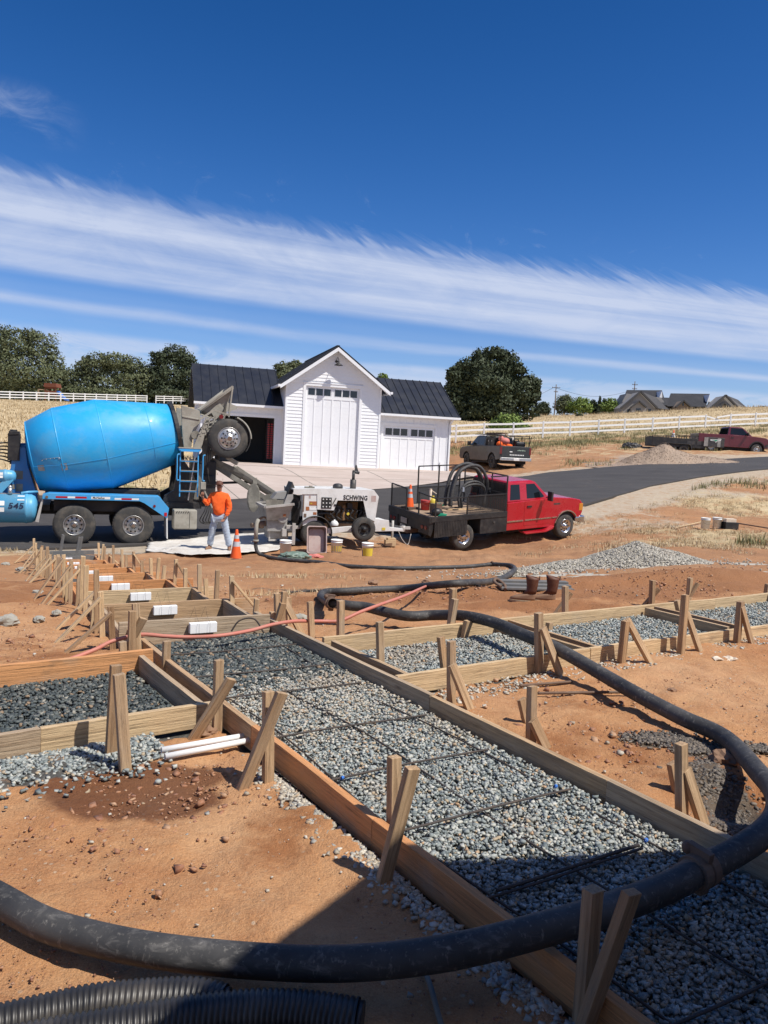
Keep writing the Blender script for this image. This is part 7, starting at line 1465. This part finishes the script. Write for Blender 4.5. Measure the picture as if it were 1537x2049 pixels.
q=onbed('toolbag','rust coloured box in the middle of the rear of the flatbed','box',-.72,.35); m=MB(); m.b2((-.14,-.12,0),(.14,.12,.30)); m.b2((-.15,-.13,.28),(.15,.13,.31)); obj('box',m,'rusty',q,bevel=.01)
q=onbed('green_scoop','small bright green plastic scoop lying on the near edge of the flatbed','scoop',-.72,.02); m=MB(); m.loft([[Vector((-.16,.05*s,.0)),Vector((-.16,.05*s,.05))][0:1]+[Vector((x,.07*s,z)) for x,z in ((.1,.0),(.14,.06),(-.1,.08))] for s in (-1,1)]); obj('scoop',m,'green_plastic',q,bevel=.01)
q=onbed('green_bottle','small dark green bottle on the flatbed boards','bottle',-.1,1.2); m=MB(); m.lathe([(0,0),(0,.07),(.26,.07),(.32,.03),(.36,.03),(.36,0)],(-.1,0,.07),(1,0,.05),12); obj('bottle',m,'green_plastic',q)
q=onbed('rake_tools','long handled tools lying along the flatbed','tools',.3,.55); m=MB(); m.cyl((-.5,.0,.04),(.7,.15,.05),.014,6); m.cyl((-.3,.2,.04),(.8,-.05,.07),.014,6); m.cyl((-.6,-.2,.04),(.5,-.1,.05),.014,6); obj('handles',m,'wood_pale',q); m=MB(); m.box((-.52,0,.05),(.05,.3,.02)); m.box((-.3,-.2,.05),(.18,.1,.03)); m.box((.2,.3,.05),(.2,.15,.08)); obj('heads',m,'black_metal',q)
lumpM=onbed('black_bag','black crumpled bag on the near rear corner of the flatbed','bag',-.85,.12); m=MB(); m.sphere((0,0,.10),.18,14,sc=(1,.8,.7)); m.sphere((.14,.05,.07),.12,12,sc=(1,.8,.6)); obj('bag',m,'black_metal',lumpM)
# ---------------------------------------------------------------- dark pickup by the garage  (x forward, y to its right... side seen is its left = y 0)
def pickup(name,label,M,paint_,W_=1.98,L=5.6,rimmat='alloy',ext=.0,lift=0.,wr=.40):
    t=thing(name,label,'pickup truck',M=M); z=lift
    rear,front=.95,.95+3.6; 
    low=[(0,.52+z),(.02,1.28+z),(1.85,1.28+z)]; cab0=1.85
    lw=[(0.02,.55+z),(0,1.30+z),(1.86,1.30+z),(4.1,1.27+z),(4.3,1.26+z),(5.2,1.16+z),(5.5,1.02+z),(5.55,.62+z),(5.35,.45+z)]+arch(front+.05,.42,.50+z*.3,8,172)+[(3.9,.42+z),(1.5,.42+z)]+arch(rear,.42,.50+z*.3,8,172)
    return t,lw
gp=at(1029,948,44.5); gz_=gh(gp.x,gp.y); hd=rad(-19); fx=Vector((math.sin(hd),math.cos(hd),0)); fy=Vector((fx.y,-fx.x,0))  # forward and to the right
dM=frame((gp.x,gp.y,gz_),fx,-fy*-1,Vector((0,0,1))) if 0 else None
# local frame: x forward, y to the left (right handed); near side wall at y=+.99, far at -.99
fyl=Vector((-fx.y,fx.x,0)); dM=frame((gp.x,gp.y,gz_),fx,fyl,Vector((0,0,1)))@Matrix.Translation((0,-1.0,0))
dp=thing('work_pickup','dark grey pickup parked by the garage corner, rack and boxes on its bed','pickup truck',M=dM)
front,rear=4.55,1.05; Wd=2.0
def body_low(front,rear,top_bed=1.32,hood=1.18): return [(0.02,.55),(0,top_bed),(1.98,top_bed),(4.1,1.26),(4.4,1.24),(5.3,hood),(5.55,1.0),(5.6,.6),(5.4,.45)]+arch(front,.42,.50,8,172)+[(3.9,.42),(1.6,.42)]+arch(rear,.42,.50,8,172)+[(.4,.5)]
b_,g_=cabbody(dp,'grey_paint',body_low(front,rear),[(2.0,1.30),(2.12,1.90),(3.35,1.92),(4.15,1.28)],Wd,1.3,.14,[[(2.2,1.36),(2.95,1.36),(2.95,1.82),(2.25,1.82)],[(3.02,1.36),(3.9,1.34),(3.4,1.82),(3.02,1.82)]])
for c_,s_ in (((rear,0.,.40),-1),((rear,Wd,.40),1),((front,0,.40),-1),((front,Wd,.40),1)): wheel(dp,c_,.40,.26,s_,.25,'car','black_metal')
m=MB(); m.b2((-.012,.10,.72),(.0,Wd-.10,1.28)); tg=obj('tailgate',m,'grey_paint',dp,bevel=.004); m=MB(); m.b2((-.02,Wd/2-.1,1.16),(-.012,Wd/2+.1,1.20)); obj('tailgate_handle',m,'black_metal',tg)
m=MB(); m.prism([(-.10,0),(-.07,.03),(.07,.03),(.10,0),(.07,-.03),(-.07,-.03)],0,.006,fn=lambda x,y,z:(-.02+y,Wd/2+.30+x,1.0+z)); obj('tailgate_emblem',m,'decal_white',tg)
m=MB(); [m.b2((-.016,Wd/2-.62+.075*k,1.06+.01*(k%2)),(-.0125,Wd/2-.57+.075*k,1.11+.01*(k%3))) for k in range(7)]; obj('tailgate_decal',m,'decal_pale_green',tg)
m=MB(); [m.b2((-.016,Wd/2+.30-.105*k,.79),(-.0125,Wd/2+.37-.105*k,.85)) for k in range(9)]; obj('tailgate_lettering',m,'decal_white',tg)
for y in (.0,Wd-.12): m=MB(); m.b2((-.02,y,.85),(.06,y+.12,1.26)); obj('tail_lamp',m,'lens_red',dp,bevel=.01)
m=MB(); m.b2((-.16,.02,.48),(.02,Wd-.02,.66)); bp_=obj('bumper',m,'alloy',dp,bevel=.02); m=MB(); m.b2((-.168,Wd/2-.18,.50),(-.161,Wd/2+.18,.64)); obj('number_plate',m,'yellow_plastic' if 0 else 'decal_white',bp_)
m=MB(); m.b2((.2,.2,.3),(5.2,Wd-.2,.6)); m.b2((.06,.1,.6),(1.9,Wd-.1,.95)); m.b2((4.0,.1,.6),(5.3,Wd-.1,1.0)); m.cyl((rear,.1,.4),(rear,Wd-.1,.4),.1,8); obj('chassis',m,'black_matte',dp)
for y,s_ in ((Wd-.0,1),(0,-1)): m=MB(); m.box((3.85,y+s_*.16,1.42),(.12,.22,.26)); m.bar((3.85,y,1.38),(3.85,y+s_*.1,1.4),.04,.04); obj('wing_mirror',m,'black_metal',dp,bevel=.02)
m=MB()
for x in (.15,1.0,1.95):
    for y in (.08,Wd-.08): m.bar((x,y,1.3),(x,y,1.92),.035,.035)
    m.bar((x,.08,1.92),(x,Wd-.08,1.92),.035,.035)
for y in (.08,Wd-.08): m.bar((.05,y,1.93),(3.6,y,1.98),.035,.035); m.bar((.05,y,1.84),(1.95,y,1.84),.02,.02)
for x in (2.4,2.9,3.4): m.bar((x,.08,1.98),(x,Wd-.08,1.98),.03,.03)
m.bar((.15,.08,1.3),(-.1,.08,1.92),.03,.03); obj('ladder_rack',m,'black_metal',dp)
for x in (1.15,1.58): m=MB(); m.b2((x,Wd-.62,1.24),(x+.38,Wd-.12,1.80)); o=obj('bed_box',m,'black_metal',dp,bevel=.015); m=MB(); m.b2((x+.16,Wd-.118,1.55),(x+.22,Wd-.11,1.63)); obj('latch',m,'alloy',o)
lx=lambda x,y,z:dM@Vector((x,y,z))
q=thing('bed_load','pink and orange gear piled in the bed of the dark grey pickup','gear',M=dM@Matrix.Translation((.75,Wd*.62,1.25))); m=MB(); m.sphere((0,.1,.36),.27,14,sc=(1,1.1,.75)); m.sphere((.1,.3,.5),.17,12); obj('pink_drum',m,'pink_thing',q); m=MB(); m.sphere((0,.42,.16),.20,12,sc=(1,1,.9)); m.sphere((-.05,-.12,.10),.18,12,sc=(1,1.5,.6)); m.sphere((.0,.2,.08),.2,10); obj('orange_bundle',m,'orange_cloth',q); m=MB(); m.lathe([(0,.15),(.10,.13),(.12,.0)],(0,.0,.62),(0,-.4,1),14); obj('grey_cap',m,'boot_sole',q)
q=thing('mower_gear','black machinery standing in the right side of the dark pickup bed','machine',M=dM@Matrix.Translation((.7,.55,1.25))); m=MB(); m.b2((-.3,-.3,0),(.4,.25,.25)); m.cyl((-.2,-.35,.2),(-.2,.2,.2),.16,12); m.tube(spline([(.1,-.2,.2),(.1,-.1,.5),(.1,.2,.45),(0,.3,.1)],4),.03,6); m.b2((-.1,-.1,.25),(.25,.2,.42)); obj('engine',m,'black_metal',q,bevel=.02)
q=thing('ladder_load','bundle of brown boards lying on the roof rack of the dark pickup','boards',M=dM@Matrix.Translation((1.9,Wd*.68,2.0))); m=MB(); m.b2((-1.2,-.2,0),(1.0,.2,.05)); m.b2((-1.1,-.15,.05),(.9,.18,.09)); obj('boards',m,'rusty',q)
# ---------------------------------------------------------------- maroon pickup and black trailer at the right
ra=at(1513,911,55.); rb_=at(1303,892,55.5); tx=(ra-rb_); tx.z=0; tx.normalize(); ty=Vector((-tx.y,tx.x,0)); slope_=(gh(ra.x,ra.y)-gh(rb_.x,rb_.y))/(ra-rb_).length
tz=-.02; tX=(tx+Vector((0,0,tz))).normalized(); tZ=tX.cross(ty).normalized()
mM=frame(ra,tX,ty,tZ)     # origin: front wheel foot of the pickup, near side
for sc_ in (0,): mp_=thing('maroon_pickup','maroon single cab pickup at the right edge, hitched to a black trailer','pickup truck',M=mM)
def mlow(): return [(-4.1,.55),(-4.1,1.30),(-2.05,1.32),(-.35,1.30),(.55,1.24),(.80,1.1),(.85,.66),(.72,.5)]+arch(0,.42,.50,8,172)+[(-.7,.46),(-2.6,.46)]+arch(-3.15,.42,.50,8,172)+[(-3.8,.5)]
mb_,mg_=cabbody(mp_,'maroon_paint',mlow(),[(-2.1,1.30),(-2.0,1.90),(-1.05,1.92),(-.35,1.28)],1.9,1.3,.13,[[(-1.92,1.36),(-.6,1.34),(-1.1,1.82),(-1.88,1.82)]])
for c_,s_ in (((0,0,.40),-1),((0,1.9,.40),1),((-3.15,0,.40),-1),((-3.15,1.9,.40),1)): wheel(mp_,c_,.40,.25,s_,.22,'car','alloy' if s_<0 else 'alloy')
m=MB(); m.b2((.74,-.03,.50),(.96,1.93,.74)); obj('bumper',m,'alloy',mp_,bevel=.03); m=MB(); m.prism(arch(0,.42,.50,8,172,12)+arch(0,.42,.56,8,172,12)[::-1],-.03,.0); m.prism([(.55,.62),(.85,.66),(.85,.8),(.6,.78)],-.02,.0); obj('arch_lip',m,'black_metal',mp_)
for y in (.06,1.55): m=MB(); m.b2((.80,y,.92),(.865,y+.28,1.12)); obj('headlight',m,'lens_clear',mp_,bevel=.01)
m=MB(); m.prism([(-1.95,.60),(-1.95,1.30),(-.58,1.28),(-.62,.60)],-.006,.002); d_=obj('door',m,'maroon_paint',mp_,bevel=.003); m=MB(); m.b2((-1.85,-.03,1.10),(-1.65,-.006,1.15)); obj('door_handle',m,'black_metal',d_); m=MB(); m.box((-.75,-.14,1.42),(.10,.2,.2)); obj('wing_mirror',m,'black_metal',mp_,bevel=.02)
m=MB(); m.b2((-4.0,.2,.3),(.6,1.7,.6)); m.b2((-4.0,.1,.6),(.5,1.8,.9)); obj('chassis',m,'black_matte',mp_)
# trailer: spans photo x 1303..1478
tM=frame(at(1390,897,55.3),tX,ty,tZ)
def TL(px,py,t=0.):
    o=tM.translation+ty*t; v=ray(px,py); k=((o-CAM).dot(ty))/v.dot(ty); Q=tM.inverted()@(CAM+v*k); return Q.x,Q.z
tq=lambda x,y,t=0.:TL(1280+x/5.98,830+y/5.98,t)
tr=thing('utility_trailer','black steel dump trailer with rails and a boxed front hitched to the maroon pickup','trailer',M=tM)
xa,za=tq(140,420); xb,zb=tq(790,300); xc,zc=tq(790,430); xd,zd=tq(360,235)
m=MB(); m.b2((xa,0,zc+.12),(xb,.06,zb)); m.b2((xa,1.9,zc+.12),(xb,1.96,zb)); m.b2((xa,0.06,zc+.12),(xb,1.9,zc+.22)); m.b2((xa,.06,zc+.2),(xa+.05,1.9,zb)); m.b2((xb-.05,.06,zc+.2),(xb,1.9,zb)); obj('trailer_box',m,'black_metal',tr,bevel=.01)
zt=tq(360,235)[1]
for y in (.03,1.93):
    m=MB()
    for k in range(11):
        x=xa+(xb-xa)*k/10; z=zt-.0 if k>3 else zt-.14; m.bar((x,y,zb),(x,y,z),.04,.04)
    m.bar((xa,y,zt-.14),(xa+(xb-xa)*.35,y,zt-.14),.05,.04); m.bar((xa+(xb-xa)*.35,y,zt),(xb,y,zt),.05,.04); obj('side_rail',m,'black_metal',tr)

m=MB(); x1,z1=tq(570,310);x2,z2=tq(660,360); m.b2((x1,-.01,z2),(x2,-.001,z1)); x1,z1=tq(690,315);x2,z2=tq(785,365); m.b2((x1,-.01,z2),(x2,-.001,z1)); obj('side_plates',m,'dark_steel',tr)
x1,z1=tq(795,265);x2,z2=tq(1005,395); m=MB(); m.b2((x1,-.08,z2),(x2,1.5,z1)); fb=obj('front_box',m,'dark_steel',tr,bevel=.02)
m=MB(); 
for a0,a1 in ((800,848),(962,1000)): xx,_=tq(a0,0);yy_,_=tq(a1,0); m.b2((xx,-.088,z2+.03),(yy_,-.081,z1-.03))
obj('box_corner',m,'pump_grey',fb); xe,ze=tq(905,308); m=MB(); m.prism([(-.38,.06),(.40,.10),(.34,.0),(.1,-.06),(.02,-.16),(-.06,-.05),(-.36,-.03)],-.092,-.082,fn=lambda x,y,z:(xe+x,y,ze+z)); obj('logo_plate',m,'decal_white',fb); m=MB(); m.prism([(-.3,.03),(.3,.06),(.1,.0),(.0,-.1),(-.05,-.02)],-.096,-.093,fn=lambda x,y,z:(xe+x,y,ze+z)); obj('logo_mark',m,'green_plastic',fb)
xw,zw=tq(450,420); 
for dx in (-.42,.42): wheel(tr,(xw+dx,-.12,zw+.02),.36,.2,-1,.2,'car','black_metal'); wheel(tr,(xw+dx,2.08,zw+.02),.36,.2,1,.2,'car','black_metal')
m=MB(); m.prism([(xw-.95,zw+.1),(xw-.9,zw+.40),(xw-.75,zw+.48),(xw+.75,zw+.48),(xw+.9,zw+.40),(xw+.98,zw+.08),(xw+.93,zw+.08),(xw+.85,zw+.36),(xw+.72,zw+.44),(xw-.72,zw+.44),(xw-.85,zw+.36),(xw-.9,zw+.1)],-.18,.0); obj('mudguard',m,'dark_steel',tr)
m=MB(); x3,z3=tq(800,430); x4,z4=tq(1060,420); m.bar((x3,.1,z3+.15),(x4,.95,z4+.1),.12,.12); m.bar((x3,1.8,z3+.15),(x4,.95,z4+.1),.12,.12); m.b2((x3,.2,z3-.1),(x3+.5,1.7,z3+.15)); obj('drawbar',m,'black_metal',tr)
p=tM@Vector((tq(412,275)[0],.2,zb+.05)); q=thing('safety_cone','tiny orange and white cone standing in the black trailer','traffic cone',p,0,'orange traffic cones'); m=MB(); m.lathe([(0,.13),(.3,.06)],(0,0,0),(0,0,1),12); obj('cone_body',m,'decal_white',q); m=MB(); m.lathe([(.3,.06),(.5,.03),(.5,0)],(0,0,0),(0,0,1),12); obj('cone_tip',m,'cone_orange',q)
lump('tarp_heap',1265,896,.75,.5,.35,'black_metal','small dark heap left of the soil pile on the orange slope','tarp',0,5)
# ---------------------------------------------------------------- the worker
foot=at(440,1083,19.5); fz=gh(foot.x,foot.y); wM=Matrix.Translation((foot.x,foot.y,fz+.02))
wk=thing('person','worker in orange hooded top and pale jeans, legs apart, holding a lever on the mixer','person',M=wM)
def skinmesh(name,pts,edges,radii,mat,parent,sub=2,root=0):
    me=bpy.data.meshes.new(name); me.from_pydata([tuple(p) for p in pts],edges,[]); o=bpy.data.objects.new(name,me); COL.objects.link(o)
    md=o.modifiers.new('skin','SKIN'); md.use_smooth_shade=True; sv=me.skin_vertices[0].data
    for i,r in enumerate(radii): sv[i].radius=r if isinstance(r,tuple) else (r,r); sv[i].use_root=(i==root)
    s=o.modifiers.new('sub','SUBSURF'); s.levels=sub; s.render_levels=sub
    bpy.context.view_layer.update(); ev=o.evaluated_get(bpy.context.evaluated_depsgraph_get()); m2=bpy.data.meshes.new_from_object(ev); bpy.data.objects.remove(o)
    if mat in ('denim','orange_cloth'):
        for v in m2.vertices:
            q=v.co; f=noise.noise(Vector((q.x*9,q.y*9,q.z*26)))*.014+noise.noise(Vector((q.x*22,q.y*22,q.z*40+5)))*.007; v.co=q+v.normal*f
    m2.polygons.foreach_set('use_smooth',[True]*len(m2.polygons)); return link(name,m2,mat,parent)
# figure: x right in the picture, y away, z up. Facing the viewer (-y) and slightly to the left
H_=1.76
J=dict(pel=(-.03,0,.87),sp=(-.04,.0,1.05),ch=(-.045,.0,1.27),nk=(-.045,-.01,1.46),hd0=(-.045,-.03,1.55),hd=(-.05,-.045,1.64),hdt=(-.05,-.03,1.73),
 hpl=(-.13,0,.84),knl=(-.20,-.02,.50),anl=(-.255,.02,.09),tol=(-.30,-.13,.03),hpr=(.08,0,.84),knr=(.16,-.02,.50),anr=(.245,.02,.09),tor=(.28,-.13,.03),
 shl=(-.235,.0,1.385),ell=(-.335,-.07,1.15),wrl=(-.42,-.14,1.31),pml=(-.44,-.16,1.38),shr=(.145,.0,1.385),elr=(.235,-.02,1.09),wrr=(.16,-.15,.89),pmr=(.115,-.17,.82))
def sk(name,names,chain,rad_,mat,sub=2):
    idx={n:i for i,n in enumerate(names)}; return skinmesh(name,[J[n] for n in names],[(idx[a],idx[b]) for a,b in chain],[rad_[n] for n in names],mat,wk,sub)
ns=['pel','sp','ch','nk','hd0','hd','hdt','hpl','knl','anl','tol','hpr','knr','anr','tor','shl','ell','wrl','pml','shr','elr','wrr','pmr']
ch_=[('pel','sp'),('sp','ch'),('ch','nk'),('nk','hd0'),('hd0','hd'),('hd','hdt'),('pel','hpl'),('hpl','knl'),('knl','anl'),('anl','tol'),('pel','hpr'),('hpr','knr'),('knr','anr'),('anr','tor'),('ch','shl'),('shl','ell'),('ell','wrl'),('wrl','pml'),('ch','shr'),('shr','elr'),('elr','wrr'),('wrr','pmr')]
rd=dict(pel=(.15,.10),sp=(.14,.10),ch=(.15,.10),nk=.055,hd0=(.06,.07),hd=(.078,.092),hdt=(.05,.06),hpl=.085,knl=.055,anl=.036,tol=.032,hpr=.085,knr=.055,anr=.036,tor=.032,shl=.055,ell=.04,wrl=.028,pml=(.036,.018),shr=.055,elr=.04,wrr=.028,pmr=(.036,.018))
body=sk('body',ns,ch_,rd,'skin')
# fingers and thumbs, joined to the body mesh
fm=MB()
def hand(pm_,d,side,curl):
    pm_=Vector(pm_); d=Vector(d).normalized(); s=Vector(side).normalized(); n=d.cross(s).normalized()
    for i,(off,ln) in enumerate([(-.030,.068),(-.010,.078),(.010,.072),(.028,.055)]):
        b0=pm_+s*off+d*.025; b1=b0+d*ln*.45+n*curl*ln*.15; b2_=b1+d*ln*.3+n*curl*ln*.35; b3=b2_+d*ln*.12+n*curl*ln*.35; fm.tube([b0-d*.02,b1,b2_,b3],[.0095,.009,.008,.006],8)
    t0=pm_-s*.03-d*.02; fm.tube([t0,t0-s*.03+d*.02,t0-s*.04+d*.05+n*curl*.01],[.011,.010,.007],8)
hand(J['pml'],(0,-.1,1),(1,0,0),1.); hand(J['pmr'],(-.35,-.4,-1),(.9,-.3,-.2),.9)
fo=obj('hands',fm,'skin',wk)
# face: nose, eyes, mouth, ears
hm=MB(); hc_=Vector(J['hd'])
hm.loft([[hc_+Vector((x,-.075,z)) for x,z in ((-.012,.022),(.012,.022),(.017,-.022),(-.017,-.022))],[hc_+Vector((x,y,z)) for x,y,z in ((-.004,-.092,.018),(.004,-.092,.018),(.008,-.108,-.018),(-.008,-.108,-.018))]]); hm.sphere(hc_+Vector((-.082,.0,-.005)),.02,8,sc=(.5,.8,1.4)); hm.sphere(hc_+Vector((.082,.0,-.005)),.02,8,sc=(.5,.8,1.4)); obj('nose_and_ears',hm,'skin',wk)
hm=MB(); [hm.sphere(hc_+Vector((x,-.086,.018)),.009,8) for x in (-.03,.03)]; hm.box(hc_+Vector((0,-.092,-.045)),(.045,.006,.007)); obj('eyes_and_mouth',hm,'black_matte',wk)
# clothes
rj=dict(pel=(.17,.12),hpl=(.105,.115),knl=(.088,.088),anl=(.085,.085),hpr=(.105,.115),knr=(.088,.088),anr=(.085,.085))
sk('jeans',['pel','hpl','knl','anl','hpr','knr','anr'],[('pel','hpl'),('hpl','knl'),('knl','anl'),('pel','hpr'),('hpr','knr'),('knr','anr')],rj,'denim',3)
J['hem']=(-.03,0,.86); J['hood']=(-.045,.03,1.50)
rt_=dict(hem=(.215,.155),sp=(.235,.16),ch=(.225,.15),hood=(.085,.09),shl=(.095,.095),ell=(.075,.075),wrl=(.05,.05),shr=(.095,.095),elr=(.078,.078),wrr=(.05,.05))
sk('hooded_top',['hem','sp','ch','hood','shl','ell','wrl','shr','elr','wrr'],[('hem','sp'),('sp','ch'),('ch','hood'),('ch','shl'),('shl','ell'),('ell','wrl'),('ch','shr'),('shr','elr'),('elr','wrr')],rt_,'orange_cloth',3)
m=MB(); m.lathe([(-.012,.125),(-.008,.10),(.0,.095),(.04,.092),(.08,.065),(.095,.0)],hc_+Vector((0,.01,.045)),(0,.05,1),20); m.prism([(-.06,0),(.06,0),(.05,.012),(-.05,.012)],-.16,-.07,fn=lambda x,y,z:(hc_.x+x,hc_.y+y,hc_.z+.045+z)); obj('cap',m,'boot_leather',wk); 
for nm in ('l','r'):
    an=Vector(J['an'+nm]);to=Vector(J['to'+nm]); m=MB(); d=(to-an); d.z=0; d.normalize(); m.loft([[an+Vector((0,0,z-.09))+d*(a*math.cos(t)+.06)+Vector((-d.y,d.x,0))*b2_*math.sin(t) for t in [2*math.pi*k/14 for k in range(14)]] for z,a,b2_ in ((.0,.15,.052),(.05,.145,.05),(.085,.09,.048))]); an2=an; m.cyl(an+Vector((0,0,-.02)),an+Vector((0,0,.12)),.05,12); obj('boot',m,'boot_foot',wk)
# ---------------------------------------------------------------- the house the viewer stands beside: its roof corner shades the foreground
def build_home():
    hd_=sd.copy(); k=hd_.xy/hd_.z; ze=2.95
    def up(p,z=ze): return Vector((p.x+k.x*(z+.06),p.y+k.y*(z+.06),z))
    c0=gz(815,1757,-.06); e1=gz(1430,1712,-.02); e2=gz(560,1965,-.06)
    C0=up(c0); E1=up(e1); E2=up(e2); d1=(E1-C0).normalized(); d2=(E2-C0).normalized()
    P=[C0,C0+d1*12,C0+d1*12+d2*9+Vector((0,0,0)),C0+d2*9]
    o=thing('home','house with a dark roof beside the viewpoint, its roof corner shading the walkway form','house',(P[0]+P[2])/2); Mi=o.matrix_basis.inverted()
    m=MB(); Q=[Mi@p for p in P]; m.loft([Q,[q+Vector((0,0,.22)) for q in Q]]); cc=sum(Q,Vector())/4
    m.add([q+Vector((0,0,.22)) for q in Q]+[cc+Vector((0,0,2.0))],[(0,1,4),(1,2,4),(2,3,4),(3,0,4)]); obj('roof',m,'shingle_roof',o)
    w=MB(); W_=[cc+(q-cc)*.95 for q in Q]; w.loft([[q+Vector((0,0,-3.3)) for q in W_],W_]); obj('wall',w,'house_wall',o)
build_home()
